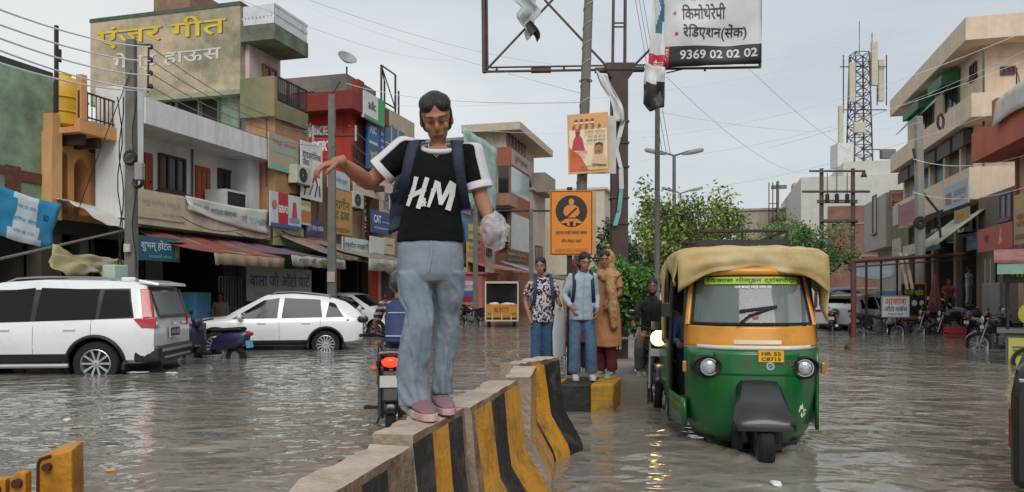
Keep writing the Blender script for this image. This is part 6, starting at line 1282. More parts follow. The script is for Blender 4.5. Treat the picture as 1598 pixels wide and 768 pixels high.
# black jeep bonnet at the frame edge
jp = thing('black_jeep', 'black jeep nose with a chrome strip and red marker cut by the frame edge', 'jeep', (0, 0, 0))
b = MB(); n = 10; pr = [(0, .12), (.0, .75), (.03, .93), (.10, 1.02), (.25, 1.06), (1.6, 1.10), (1.6, .12)]
b.prism(pr, (0, 0, 0), (1, 0, 0), (0, 0, 1), (0, 1.7, 0)); b.build('body', mat('jeep_black', '#131416', .3, .1, 3, coat=.6), jp, bevel=.05)
b = MB(); b.box((.62, -.015, .86), (1.15, .04, .03)); b.build('chrome_strip', CHROME, jp, bevel=.01)
b = MB(); b.box((.75, -.0, .18), (1.3, .1, .12)); b.build('bumper', PLAS, jp, bevel=.03); b = MB(); b.box((.75, -.06, .16), (1.2, .02, .02)); b.build('bumper_strip', CHROME, jp)
b = MB(); b.box((.0, .12, .52), (.03, .08, .28)); b.build('side_marker', TAILR, jp, bevel=.01)
b = MB(); b.box((.5, -.012, .52), (.8, .02, .4)); b.build('grille', PLAS, jp)
for y in (.2, 1.5): wheel(jp, .55, y, .2, .36, .24, -1)
jp.location = (P(1577, 600, 5.05).x, 5.05, -.06); jp.rotation_euler = (0, 0, R(-36))
# ================================================================ motorcycles and scooters
BLK = mat('bike_black', '#151516', .35, .15, 6, coat=.3); ENG = mat('engine_grey', '#77787a', .45, .3, 12, metal=.5); SEATM = mat('seat_vinyl', '#1b1a1a', .6, .15, 8)
def motorcycle(name, label, colour='#1a1a1c', group=None, sport=False, lit_head=False, lit_tail=False, rear=TAILR, rimc=ALLOY, plate=None, cat='motorcycle'):
    root = thing(name, label, cat, (0, 0, 0), 0, group); T = mat('tank_' + colour.strip('#'), colour, .28, .06, 5, coat=.6)
    for x in (-.63, .66):
        r = .3; b = MB(); b.disc_ring((x, 0, r), (0, 1, 0), [(r * .76, -.045), (r * .94, -.05), (r, -.02), (r, .02), (r * .94, .05), (r * .76, .045)], 28); w = b.build('wheel', RUB, root, smooth=50)
        b = MB(); b.disc_ring((x, 0, r), (0, 1, 0), [(r * .68, -.03), (r * .77, -.045), (r * .77, .045), (r * .68, .03)], 28); b.disc_ring((x, 0, r), (0, 1, 0), [(.012, -.06), (.05, -.06), (.05, .06), (.012, .06)], 12)
        for i in range(6): a = R(60 * i + 10); b.cyl((x + .04 * math.cos(a), 0, r + .04 * math.sin(a)), (x + r * .7 * math.cos(a + .2), 0, r + r * .7 * math.sin(a + .2)), .016, n=6)
        b.build('rim', rimc, w, smooth=40)
        b = MB(); rr = r + .035; a0, a1 = ((20, 130) if x > 0 else (40, 165))
        prof = [[(x + rr * math.cos(R(a)), y, r + rr * math.sin(R(a)) - abs(y) * .25) for y in (-.06, -.03, 0, .03, .06)] for a in [a0 + (a1 - a0) * i / 10 for i in range(11)]]
        b.sheet(prof); b.build('mudguard', BLK if x < 0 else T, root, solid=.008, smooth=60)
    b = MB(); b.tube([(.4, 0, .93), (-.05, 0, .84), (-.75, 0, .80)], .025, 8); b.tube([(.4, 0, .9), (.15, 0, .45), (-.15, 0, .33), (-.3, 0, .42)], .025, 8)
    for y in (.09, -.09): b.tube([(-.63, y, .3), (-.2, y, .36)], .02, 6); b.tube([(-.63, y * 1.2, .32), (-.5, y * 1.25, .72)], .03, 8)
    b.build('frame', BLK, root)
    b = MB(); b.box((.05, 0, .40), (.36, .22, .24)); b.box((.1, 0, .58), (.17, .17, .2)); b.cyl((.02, -.17, .38), (.02, .17, .38), .11, n=14); b.box((.3, 0, .46), (.06, .18, .24)); b.build('engine', ENG, root, bevel=.02)
    b = MB(); rings = []
    for x, z0, z1, w in ((-.12, .78, .86, .09), (-.05, .74, .95, .13), (.12, .72, 1.02, .165), (.28, .74, 1.04, .16), (.40, .80, 1.0, .11), (.46, .86, .95, .06)):
        c = (z0 + z1) / 2; h = (z1 - z0) / 2; rings.append([(x, w * math.copysign(abs(math.cos(a)) ** .7, math.cos(a)), c + h * math.copysign(abs(math.sin(a)) ** .8, math.sin(a))) for a in [2 * math.pi * i / 16 for i in range(16)]])
    b.loft(rings); b.build('tank', T, root, smooth=60)
    b = MB(); rings = []
    for x, z, w, h in ((-.86, .93, .08, .02), (-.8, .93, .12, .045), (-.5, .90, .14, .05), (-.3, .86, .14, .055), (-.14, .84, .10, .05), (-.08, .84, .07, .03)):
        rings.append([(x, w * math.cos(a), z + h * math.sin(a)) for a in [2 * math.pi * i / 14 for i in range(14)]])
    b.loft(rings); b.build('seat', SEATM, root, smooth=60)
    for sg in (1, -1):
        b = MB(); b.prism([(-.16, .56), (-.42, .52), (-.5, .66), (-.82, .80), (-.86, .88), (-.2, .78)], (0, sg * .10, 0), (1, 0, 0), (0, 0, 1), (0, sg * .04, 0)); b.build('side_panel', T, root, bevel=.015)
    b = MB()
    for y in (.095, -.095): b.cyl((.66, y, .3), (.43, y, .98), .024, n=8)
    b.box((.46, 0, .97), (.06, .24, .03)); b.build('fork', mat('fork_grey', '#8a8c8e', .3, .1, 5, metal=.6), root)
    b = MB(); b.tube([(.22, -.36, 1.06), (.3, -.25, 1.07), (.42, -.08, 1.02), (.42, .08, 1.02), (.3, .25, 1.07), (.22, .36, 1.06)], .014, 8)
    for y in (-.33, .33): b.tube([(.26, y * .95, 1.065), (.19, y * 1.12, 1.055)], .02, 8)
    b.build('handlebar', BLK, root)
    for sg in (1, -1):
        b = MB(); b.cyl((.3, sg * .27, 1.07), (.28, sg * .33, 1.2), .007, n=5); b.ell((.28, sg * .35, 1.23), (.02, .065, .045), None, 10, 6); b.build('mirror', BLK, root)
        b = MB(); b.ell((.5, sg * .2, .95), (.035, .04, .03), None, 8, 6); b.cyl((.48, 0, .94), (.5, sg * .18, .95), .009, n=5); b.ell((-.86, sg * .16, .80), (.03, .035, .028), None, 8, 6); b.build('indicator', mat('amber', '#b5661a', .3, .1, 4, coat=.5), root)
    b = MB(); b.loft([[(x, r * math.cos(a) * 1.05, .93 + r * math.sin(a)) for a in [2 * math.pi * i / 16 for i in range(16)]] for x, r in ((.42, .05), (.47, .10), (.55, .115))]); b.box((.44, 0, 1.06), (.1, .2, .12), Matrix.Rotation(R(-30), 3, 'Y')); hl = b.build('headlight', T, root, smooth=50)
    b = MB(); b.ell((.55, 0, .93), (.03, .108, .103), None, 16, 8)
    b.build('lens', mat('headlamp_lit', '#ffc878', .2, 0, emit=7.) if lit_head else LAMPG, hl, smooth=80)
    b = MB(); b.ell((-.9, 0, .86), (.04, .085, .05), None, 12, 8); b.build('tail_light', mat('taillamp_lit', '#ff2410', .2, 0, emit=3.5) if lit_tail else rear, root, smooth=80)
    b = MB(); b.tube([(.3, -.1, .42), (.28, -.16, .26), (0, -.18, .24), (-.25, -.19, .3), (-.85, -.2, .42)], [.02, .022, .025, .04, .05], 10); b.build('exhaust', CHROME, root, smooth=60)
    b = MB(); b.tube([(-.78, .11, .88), (-.92, .1, .95), (-.95, 0, .96), (-.92, -.1, .95), (-.78, -.11, .88)], .012, 6); b.build('grab_rail', mat('fork_grey', '#8a8c8e'), root)
    b = MB(); b.box((-.93, 0, .68), (.015, .2, .11), Matrix.Rotation(R(10), 3, 'Y')); b.build('number_plate', paint('#b4b4b0'), root)
    b = MB(); b.box((-.86, 0, .62), (.12, .16, .3), Matrix.Rotation(R(14), 3, 'Y')); b.build('rear_fender', BLK, root, bevel=.02)
    b = MB(); 
    for sg in (1, -1): b.cyl((.0, sg * .12, .3), (.0, sg * .32, .3), .018, n=6); b.cyl((-.3, sg * .12, .34), (-.3, sg * .28, .36), .015, n=6)
    b.cyl((-.05, .12, .3), (-.02, .22, .02), .012, n=6); b.build('foot_peg', BLK, root)
    b = MB(); b.box((.57, 0, .75), (.012, .2, .09)); b.build('front_plate', paint('#d2d2ce'), root)
    if sport:
        b = MB(); b.loft([[(x, w * math.cos(a), z + h * math.sin(a)) for a in [2 * math.pi * i / 12 for i in range(12)]] for x, w, z, h in ((.3, .2, .84, .1), (.5, .19, .9, .16), (.66, .12, .92, .12), (.74, .05, .9, .06))]); b.build('fairing', T, root, smooth=60)
        b = MB(); b.prism([(.2, .55), (.34, .4), (.5, .7), (.5, .92), (.25, .9)], (0, .16, 0), (1, 0, 0), (0, 0, 1), (0, .03, 0)); b.prism([(.2, .55), (.34, .4), (.5, .7), (.5, .92), (.25, .9)], (0, -.19, 0), (1, 0, 0), (0, 0, 1), (0, .03, 0)); b.build('side_fairing', T, root)
    return root
def place(r, px, Y, heading, lean=4, z=-.2):
    r.location = ((px - CX) / F * Y, Y, z); r.rotation_euler = (R(lean), 0, R(heading)); return r
PG = 'motorcycles parked along the right side shops'
place(motorcycle('parked_motorcycle', 'black motorcycle with a chrome exhaust parked broadside nearest the rickshaw', '#202124', PG), 1368, 25.6, -4)
place(motorcycle('parked_motorcycle', 'dark motorcycle with a red tail light and spoked wheel beside the white auto works board', '#2a1a1c', PG), 1462, 26.8, 176)
place(motorcycle('parked_motorcycle', 'black motorcycle with a white stripe behind the red crate', '#17181a', PG, rimc=BLK), 1494, 25.2, 172)
place(motorcycle('parked_motorcycle', 'white and black sport motorcycle with its tank turned to the road', '#c4c6c8', PG, sport=True), 1545, 24.3, 10)
place(motorcycle('parked_motorcycle', 'black motorcycle with a red striped tail close to the food cart', '#1b1b1d', PG, rear=mat('tail_bright', '#b51a20', .25, .1, 5)), 1572, 18.9, 168)
place(motorcycle('parked_motorcycle', 'grey motorcycle in the second row behind the sport motorcycle', '#4a4c50', PG), 1512, 27.8, 20)
place(motorcycle('parked_motorcycle', 'black motorcycle half hidden behind the photostat board', '#1d1d20', PG), 1430, 29, 15)
place(motorcycle('parked_motorcycle', 'dark motorcycle close behind the rickshaw by the yellow auto', '#232427', PG), 1300, 29, 60)
LG = 'motorcycles parked along the left side shops'
for i, (px, Y, h, l) in enumerate(((716, 37, 150, 'dark motorcycle at the foot of the pink kiosk, nearest the girl'), (736, 36.2, 165, 'dark motorcycle at the foot of the pink kiosk, nearest the loader'), (633, 34, 20, 'dark motorcycle half hidden by the rider below the green footed board'), (590, 31, 30, 'pale motorcycle beside the black car under the awnings'))):
    place(motorcycle('parked_motorcycle', l, ('#1c1c1e', '#26262a', '#1c1c1e', '#b4b4b2')[i], LG), px, Y, h)
RIDDEN = motorcycle('ridden_motorcycle', 'black motorcycle with a glowing red tail light riding away behind the girl', '#16171a', lit_tail=True)
RIDDEN.location = ((615 - CX) / F * 7.9, 7.9, -.12); RIDDEN.rotation_euler = (0, 0, R(97))
ONCOMING = motorcycle('oncoming_motorcycle', 'black motorcycle with a bright headlight coming along the median kerb', '#17181a', lit_head=True)
ONCOMING.location = ((1018 - CX) / F * 9.9, 9.9, -.1); ONCOMING.rotation_euler = (R(-3), 0, R(-97))
place(motorcycle('stopped_motorcycle', 'motorcycle with a red tail standing beyond the women on the kerb', '#2a1516', rear=mat('tail_bright', '#b51a20')), 872, 16.5, 100)
# dark blue scooter nosing past the white crossover
def scooter(label):
    root = thing('scooter', label, 'scooter', (0, 0, 0)); T = mat('scooter_blue', '#252b4a', .3, .1, 5, coat=.6)
    for x in (-.6, .62): b = MB(); r = .24; b.disc_ring((x, 0, r), (0, 1, 0), [(r * .5, -.05), (r, -.045), (r, .045), (r * .5, .05)], 24); w = b.build('wheel', RUB, root, smooth=50); b = MB(); b.disc_ring((x, 0, r), (0, 1, 0), [(.01, -.04), (r * .52, -.04), (r * .52, .04), (.01, .04)], 18); b.build('rim', ALLOY, w)
    b = MB(); b.loft([[(x, w * math.cos(a), z + h * math.copysign(abs(math.sin(a)) ** .8, math.sin(a))) for a in [2 * math.pi * i / 16 for i in range(16)]] for x, w, z, h in ((-.95, .05, .74, .06), (-.86, .14, .66, .14), (-.6, .2, .6, .2), (-.3, .2, .58, .2), (-.1, .16, .5, .18), (0, .12, .4, .1))]); b.build('body', T, root, smooth=60)
    b = MB(); b.box((.15, 0, .3), (.45, .34, .06)); b.build('footboard', PLAS, root, bevel=.02)
    b = MB(); b.sheet([[(.42 + .05 * (1 - y * y * 9) + .0 * z, y, z) for y in (-.24, -.16, -.08, 0, .08, .16, .24)] for z in (.3, .5, .75, .95)]); b.build('leg_shield', T, root, solid=.03, smooth=60)
    b = MB(); b.loft([[(x, w * math.cos(a), z + .05 * math.sin(a)) for a in [2 * math.pi * i / 14 for i in range(14)]] for x, w, z in ((-.8, .1, .84), (-.7, .15, .84), (-.3, .16, .81), (-.02, .12, .8))]); b.build('seat', SEATM, root, smooth=60)
    b = MB(); b.cyl((.62, 0, .24), (.42, 0, 1.0), .04, n=8); b.tube([(.32, -.34, 1.04), (.42, -.1, 1.0), (.42, .1, 1.0), (.32, .34, 1.04)], .018, 8); b.build('handlebar', PLAS, root)
    b = MB(); b.ell((.45, 0, .97), (.1, .15, .11), None, 12, 8); b.build('headlight', T, root, smooth=80)
    b = MB(); b.sheet([[(.62 + .28 * math.cos(R(a)), y, .24 + .28 * math.sin(R(a))) for y in (-.08, 0, .08)] for a in range(20, 150, 13)]); b.build('mudguard', T, root, solid=.01, smooth=60)
    b = MB(); b.ell((-.96, 0, .74), (.04, .12, .05), None, 10, 6); b.build('tail_light', TAILR, root)
    b = MB(); b.box((-.95, 0, .52), (.02, .2, .16), Matrix.Rotation(R(12), 3, 'Y')); b.build('number_plate', paint('#5aa0c4'), root)
    for sg in (1, -1): b = MB(); b.ell((.35, sg * .3, 1.2), (.02, .07, .05), None, 8, 6); b.cyl((.36, sg * .26, 1.04), (.35, sg * .29, 1.17), .008, n=5); b.build('mirror', PLAS, root)
    return root
s_ = scooter('dark blue scooter with a pale blue plate beside the bonnet of the white crossover'); s_.location = ((334 - CX) / F * 16.2, 16.2, -.2); s_.rotation_euler = (0, 0, R(160))
# ================================================================ the auto rickshaw (local: x forward, y to its left)
GRN = mat('auto_green', '#0a612d', .32, .12, 3, coat=.5, stain='#3a4a30', amt=.35, sscale=2, thr=.58); ORG = mat('auto_orange', '#d08a1c', .4, .1, 4, coat=.3, stain='#7a5a2a', amt=.5, sscale=3, thr=.55)
TARP = mat('auto_tarp', '#b39a66', .8, .25, 2.5, bump=.5, bscale=6, stain='#d2c6a8', amt=.55, sscale=1.6, thr=.5)
def auto_rickshaw():
    root = thing('auto_rickshaw', 'green and orange auto rickshaw under a tan tarpaulin hood wading towards the viewer', 'auto rickshaw', (0, 0, 0))
    XF = 1.12
    def hw(z):      # half width of the nose at height z
        return interp([(.06, .47), (.2, .54), (.5, .575), (.9, .585), (1.1, .575), (1.65, .50)], z)[0]
    def nose(y, z):  # x of the front skin
        w = hw(z); u = min(1, abs(y) / w); base = interp([(.06, XF - .14), (.2, XF - .05), (.6, XF + .02), (.95, XF), (1.12, XF - .04), (1.65, XF - .24)], z)[0]
        return base - .34 * u ** 3.2 - .05 * u * u
    def skin(z0, z1, y0, y1, lift=0., n=24, k=10, fn=None):
        return [[(nose(yy, z) + lift, yy, z) for yy in [(y0 + (y1 - y0) * j / n) * (hw(z) if fn is None else 1) for j in range(n + 1)]] for z in [z0 + (z1 - z0) * i / k for i in range(k + 1)]]
    b = MB(); b.sheet(skin(.07, .905, -1, 1)); b.build('nose_panel', GRN, root, solid=.02, smooth=60)
    b = MB(); b.sheet(skin(.915, 1.10, -1, 1)); b.build('orange_band', ORG, root, solid=.02, smooth=60)
    b = MB(); b.sheet(skin(.90, .935, -1, 1, .012, k=2)); b.build('white_line', paint('#cfcfc6'), root, solid=.006, smooth=60)
    b = MB(); b.sheet(skin(.68, .875, -.36, .36, .012, fn=1)); b.build('panel_recess', mat('auto_green_b', '#095c29', .35, .1, 3, coat=.4), root, solid=.012, smooth=60)
    b = MB(); b.sheet(skin(.95, .985, -.2, .2, .014, fn=1, k=2)); b.build('name_strip', paint('#cfc8b4'), root, solid=.006)
    # windscreen with its frame
    b = MB(); b.sheet(skin(1.13, 1.545, -.93, .93, .0)); b.build('windscreen', mat('windscreen', '#8f9b98', .06, .1, 2, spec=.8, alpha=.45), root, smooth=60)
    b = MB()
    for s in (-1, 1): b.tube([(nose(s * hw(z) * .965, z) + .004, s * hw(z) * .965, z) for z in [1.1 + .5 * i / 8 for i in range(9)]], .032, 8)
    b.tube([(nose(y * hw(1.585), 1.585) + .0, y * hw(1.585), 1.585) for y in [-.97 + 1.94 * i / 16 for i in range(17)]], .042, 8)
    b.build('screen_frame', ORG, root, smooth=60)
    b = MB()
    for s in (-1, 1): b.tube([(nose(s * hw(z) * .915, z) + .008, s * hw(z) * .915, z) for z in [1.125 + .425 * i / 8 for i in range(9)]], .013, 6)
    for z in (1.122, 1.55): b.tube([(nose(y * hw(z), z) + .008, y * hw(z), z) for y in [-.92 + 1.84 * i / 16 for i in range(17)]], .013, 6)
    b.build('rubber_seal', RUB, root)
    b = MB(); b.sheet(skin(1.475, 1.54, -.41, .41, .016, fn=1, k=2)); bn = b.build('name_banner', mat('lime', '#9db53a', .6, .08, 5), root, smooth=60)
    def on_nose(mb, body, y0, z0, w, h, m, bold, lift):    # reads from the front: towards the auto's right hand
        vs, fs = glyphs(body, bold, False); mb.add([(nose(a * w - y0, z0 + q * h) + lift, a * w - y0, z0 + q * h) for a, q in vs], fs, m)
    b = MB(); on_nose(b, 'िवकास गोल्डन ट्रांसपोर्ट', .39, 1.482, .78, .055, 0, .025, .024); on_nose(b, 'जय बाबा भोले नाथ की', .17, 1.435, .32, .03, 1, .02, .012); b.build('lettering', [flat('#1f4a26'), flat('#d4d8d6')], root, recalc=False)
    b = MB(); b.sheet(skin(1.172, 1.2, -.03, .02, .012, fn=1, k=2, n=3)); b.build('red_sticker', flat('#b0302c'), root)
    b = MB(); b.tube([(nose(-.16, 1.12) + .05, -.16, 1.12), (nose(-.06, 1.2) + .03, -.06, 1.2), (nose(.16, 1.27) + .02, .16, 1.27)], .011, 6); b.tube([(nose(-.14, 1.235) + .022, -.14, 1.235), (nose(.18, 1.275) + .022, .18, 1.275)], .013, 6); b.build('wiper', PLAS, root)
    # headlamps
    for s in (-1, 1):
        y, z = s * .415, .745; x = nose(y, z); q = MB()
        q.loft([[(x + dx - .04 * s * math.cos(a) * 1.0, y + s * .0 + .125 * k * math.cos(a), z + .095 * k * math.sin(a)) for a in [2 * math.pi * i / 22 for i in range(22)]] for dx, k in ((-.06, 1.05), (.05, 1.05), (.075, .92), (.06, .8))]); hl = q.build('headlight', PLAS, root, smooth=40)
        q = MB(); q.ell((x + .065, y - s * .012, z), (.035, .068, .066), None, 18, 10); q.build('lens', mat('auto_lens', '#b8bcbd', .15, .35, 22, coat=.6, metal=.4), hl, smooth=80)
        q = MB(); q.disc_ring((x + .075, y - s * .012, z), (1, 0, 0), [(.066, 0), (.076, .0), (.076, .012), (.066, .012)], 22); q.build('chrome_ring', CHROME, hl)
        q = MB(); q.box((x - .1, s * .60, .73), (.05, .035, .1)); q.build('indicator', mat('amber', '#b5661a'), root, bevel=.01)
    # plate, emblem, swastika-like floral decals replaced by plain red marks
    x = nose(.0, .86) + .03; b = MB(); b.box((x, .105, .85), (.012, .21, .10)); pl = b.build('number_plate', mat('plate_yellow', '#d6a21a', .5, .05, 8), root)
    b = MB(); letters(b, 'HR 55', Vector((x + .006, .025, .855)), Vector((0, 1, 0)), ZX, .16, .032, 0, .02, .003); letters(b, 'C8715', Vector((x + .006, .025, .81)), Vector((0, 1, 0)), ZX, .16, .032, 0, .02, .003); b.build('lettering', flat('#2a2218'), pl, recalc=False)
    b = MB(); b.disc_ring((nose(.1, .765) + .014, .1, .765), (1, 0, 0), [(.02, 0), (.036, 0), (.036, .012), (.02, .012)], 16); b.box((nose(.1, .765) + .02, .1, .765), (.008, .05, .008), Matrix.Rotation(R(35), 3, 'X')); b.build('emblem', CHROME, root)
    b = MB()
    for yc in (.27, -.10):
        for dy, dz, w, h in ((0, 0, .07, .014), (0, 0, .014, .07), (.03, .022, .014, .04), (-.03, -.022, .014, .04), (.022, -.03, .04, .014), (-.022, .03, .04, .014)):
            zz = .775 + dz; yy = yc + dy; b.box((nose(yy, zz) + .016 + .0006 * (dy != 0) + .0004 * (w > h), yy, zz), (.004, w, h))
    b.build('red_decal', flat('#6a3a22'), root)
    b = MB(); 
    for dy, dz, w, h, r in ((0, .04, .02, .05, 10), (.02, .02, .015, .06, -20), (-.02, -.005, .05, .014, 30), (.0, -.03, .014, .06, 15), (-.025, -.035, .02, .03, -30)): yy = .40 - dy; zz = .36 + dz; b.box((nose(yy, zz) + .014, yy, zz), (.004, w, h), Matrix.Rotation(R(r), 3, 'X'))
    b.build('white_decal', flat('#cfd2c4'), root)
    # front mudguard and wheel
    b = MB(); rings = []
    for x, w, z0, z1 in ((XF - .02, .18, .52, .655), (XF + .06, .185, .5, .645), (XF + .13, .19, .45, .6), (XF + .2, .22, .34, .5), (XF + .29, .25, .28, .41), (XF + .345, .245, .26, .36), (XF + .37, .22, .26, .32)):
        rings.append([(x, -w, z0), (x, w, z0), (x, w, z0 + (z1 - z0) * .55), (x, w * .8, z1 - .01), (x, 0, z1), (x, -w * .8, z1 - .01), (x, -w, z0 + (z1 - z0) * .55)])
    b.loft(rings); b.build('mudguard', mat('mudguard_black', '#14161b', .38, .15, 4, coat=.3), root, smooth=40)
    b = MB(); r = .23; c = (XF + .16, .01, r - .02 - .1); b.disc_ring(c, (0, 1, 0), [(r * .55, -.055), (r * .9, -.065), (r, -.04), (r, .04), (r * .9, .065), (r * .55, .055)], 30)
    for k in range(-2, 3): b.disc_ring((c[0], c[1] + k * .018, c[2]), (0, 1, 0), [(r * .98, -.005), (r * 1.02, -.004), (r * 1.02, .004), (r * .98, .005)], 30)
    w = b.build('wheel', RUB, root, smooth=40); b = MB(); b.disc_ring(c, (0, 1, 0), [(.01, -.05), (r * .56, -.05), (r * .56, .05), (.01, .05)], 18); b.build('rim', ENG, w)
    b = MB()
    for s in (-1, 1): b.cyl((XF + .14, s * .12, .12), (XF + .04, s * .14, .5), .035, n=8); b.box((XF - .05, s * .16, .12), (.1, .1, .2))
    b.box((XF - .4, 0, .1), (.2, .8, .2)); b.build('suspension', PLAS, root, bevel=.02)
    for s in (-1, 1): wheel(root, -1.0, s * .56, .11, .24, .15, s, 5, ENG)
    # tub: floor, sides, rear, seats
    b = MB(); b.box((-.45, 0, .17), (2.1, 1.0, .1)); b.build('floor', PLAS, root)
    for s in (-1, 1):
        b = MB(); g = []
        for z in [.16 + .74 * i / 8 for i in range(9)]: g.append([(x, s * (interp([(.16, .60), (.35, .665), (.7, .675), (.9, .665)], z)[0] - .05 * max(0, (x + .2) / .5) ** 2 * 0), z) for x in [-1.5 + 1.5 * i / 8 for i in range(9)]])
        b.sheet(g); b.build('side_panel', GRN, root, solid=.03, smooth=60)
        b = MB(); b.sheet([[(x, s * (.665 - .10 * ((x) / .85) ** 2), z) for x in [0.02 + .75 * i / 8 for i in range(9)]] for z in ((.16, .3, .42) if s < 0 else (.16, .4, .7, .9))]); b.build('door_panel', GRN, root, solid=.03, smooth=60)
        b = MB(); b.tube([(.02, s * .655, .2), (.02, s * .66, .9), (.0, s * .63, 1.68)], .022, 8); b.tube([(-.75, s * .66, .9), (-.75, s * .63, 1.68)], .02, 8); b.tube([(-1.48, s * .66, .2), (-1.46, s * .62, 1.68)], .022, 8); b.tube([(XF - .42, s * .585, .95), (XF - .55, s * .54, 1.62)], .024, 8); b.build('pillar', PLAS, root)
    b = MB(); b.box((-1.5, 0, .55), (.04, 1.26, .8)); b.build('rear_panel', GRN, root)
    b = MB(); b.box((-1.49, 0, 1.3), (.02, 1.2, .7)); b.build('rear_curtain', mat('curtain_black', '#191817', .8, .1), root)
    b = MB(); b.box((-1.0, 0, .55), (.45, 1.15, .14)); b.box((-1.28, 0, .85), (.12, 1.15, .5)); b.box((.1, 0, .52), (.34, .9, .12)); b.build('seat', SEATM, root, bevel=.03)
    b = MB(); b.tube([(.55, 0, .3), (.72, 0, .95)], .03, 8); b.tube([(.62, -.3, 1.02), (.72, -.1, .98), (.72, .1, .98), (.62, .3, 1.02)], .016, 8); b.box((.8, 0, 1.02), (.2, .9, .1)); b.build('dashboard', PLAS, root)
    # tarpaulin hood: a top sheet, a drooping front valance and side flaps
    def roofz(x, y): return interp([(-1.6, 1.76), (-.6, 1.83), (.2, 1.84), (.72, 1.82), (.95, 1.77)], x)[0] - .06 * (abs(y) / .655) ** 8 + .03 * noise.noise(Vector((x * 4, y * 4, 0)))
    n = 26; b = MB(); g = []
    for i in range(21): x = -1.6 + 2.5 * i / 20; g.append([(x - .06 * (abs(y) / .7) ** 2 * (x > .5), y, roofz(x, y)) for y in [.655 * (2 * j / n - 1) for j in range(n + 1)]])
    front = g[-1]; right = [r[0] for r in g]; left = [r[-1] for r in g]
    def drop(edge, out, hs, wv, k=8, seed=0):
        rows = []
        for i in range(k + 1):
            v = i / k; row = []
            for j, p in enumerate(edge):
                u = j / (len(edge) - 1); h = hs(u) * v
                f = wv * v * math.sin(u * 17 + seed + v * 2) + .05 * v * noise.noise(Vector((u * 8 + seed, v * 3, 1)))
                row.append(Vector(p) + Vector(out) * (.015 * math.sin(math.pi * min(1, v * .8)) + f) - ZX * h)
            rows.append(row)
        return rows
    b.sheet(g)
    b.sheet(drop(front, (1, 0, 0), lambda u: .17 + .09 * (2 * u - 1) ** 2 * 1.6 + .015 * math.sin(u * 20), .012))
    b.sheet(drop(right, (0, -1, 0), lambda u: .20 + .10 * math.sin(u * 9) + (.62 * max(0, 1 - abs(u - .32) / .1)), .02, seed=2))
    b.sheet(drop(left, (0, 1, 0), lambda u: .34 + .06 * math.sin(u * 7) + .25 * max(0, u - .8) * 4, .02, seed=5))
    o = b.build('tarpaulin_hood', TARP, root, smooth=70, solid=.012)
    bm = bmesh.new(); bm.from_mesh(o.data); bmesh.ops.remove_doubles(bm, verts=bm.verts, dist=1e-4); bmesh.ops.recalc_face_normals(bm, faces=bm.faces); bm.to_mesh(o.data); bm.free()
    b = MB(); g = []
    for i in range(9): v = i / 8; g.append([(-.55 - .30 * u - .05 * v, -.675 - .02 * math.sin(u * 9 + v * 3) - .01 * v, 1.62 - .78 * v + .04 * math.sin(u * 4)) for u in [j / 6 for j in range(7)]])
    b.sheet(g); b.build('side_flap', TARP, root, solid=.012, smooth=70)
    b = MB(); b.tube([(.55, -.66, 1.56), (.2, -.67, 1.5), (.0, -.68, 1.18)], .004, 4); b.build('cord', flat('#8a7a5a'), root)
    # roof rack
    b = MB(); z0, z1 = 1.86, 2.0; xa, xb, ya = -1.25, .32, .42
    for z in (z0 + .02, z1):
        for (p, q) in (((xa, -ya), (xb, -ya)), ((xb, -ya), (xb, ya)), ((xb, ya), (xa, ya)), ((xa, ya), (xa, -ya))): b.cyl((*p, z), (*q, z), .015, n=6)
    for x in (xa, (xa + xb) / 2, xb):
        for y in (-ya, 0 if x != (xa + xb) / 2 else ya, ya): b.cyl((x, y, z0 - .08), (x, y, z1), .014, n=6)
    b.box((xb, 0, z0 + .03), (.03, 2 * ya, .05)); b.build('roof_rack', DARK, root)
    for s in (-1,): b = MB(); b.tube([(.72, s * .62, 1.2), (.78, s * .74, 1.25)], .008, 5); b.box((.77, s * .76, 1.24), (.03, .08, .13)); b.build('mirror', PLAS, root, bevel=.01)
    return root
AUTO = auto_rickshaw()
AH = 262.0                                         # heading: towards the viewer, a little to the viewer's left
AUTO.location = ((1190 - CX) / F * 6.45 + .10, 7.52, 0); AUTO.rotation_euler = (0, 0, R(AH))
fa = Vector((math.cos(R(AH)), math.sin(R(AH))))
WAKES.append((AUTO.location.xy + fa * 1.25, fa, .42, .045))
WAKES.append((Vector((RIDDEN.location.x, RIDDEN.location.y - .3)), Vector((.1, -1)).normalized(), .16, .05))
WAKES.append((Vector((ONCOMING.location.x, ONCOMING.location.y - .7)), Vector((.1, -1)).normalized(), .18, .04))
# yellow auto seen from behind on the far right, and the loader with white sacks
ya_ = thing('yellow_auto', 'yellow auto rickshaw under a blue hood parked beyond the green one', 'auto rickshaw', (0, 0, 0))
b = MB(); b.hexa([(-.65, 0, .25), (.65, 0, .25), (.65, 2.2, .25), (-.65, 2.2, .25), (-.62, .04, 1.35), (.62, .04, 1.35), (.6, 2.0, 1.35), (-.6, 2.0, 1.35)]); b.build('body', paint('#c49a1e'), ya_, bevel=.04)
b = MB(); b.box((-.2, -.012, 1.02), (.62, .02, .2)); b.build('rear_vent', flat('#7a6420'), ya_)
b = MB(); g = [[(-.75 + 1.5 * j / 10, -.15 + 2.4 * i / 8, 1.4 + .22 * math.sin(math.pi * j / 10) + .03 * math.sin(i * 2 + j)) for j in range(11)] for i in range(9)]; b.sheet(g); b.build('hood', mat('hood_blue', '#2f4a86', .6, .2, 3), ya_, solid=.03, smooth=60)
b = MB()
for x in (-.6, .6): b.cyl((x, .05, 1.3), (x, .05, 1.45), .03, n=6)
b.build('hood_post', DARK, ya_); [wheel(ya_, x, .3, .05, .24, .15, s, 5, ENG) for x, s in ()]
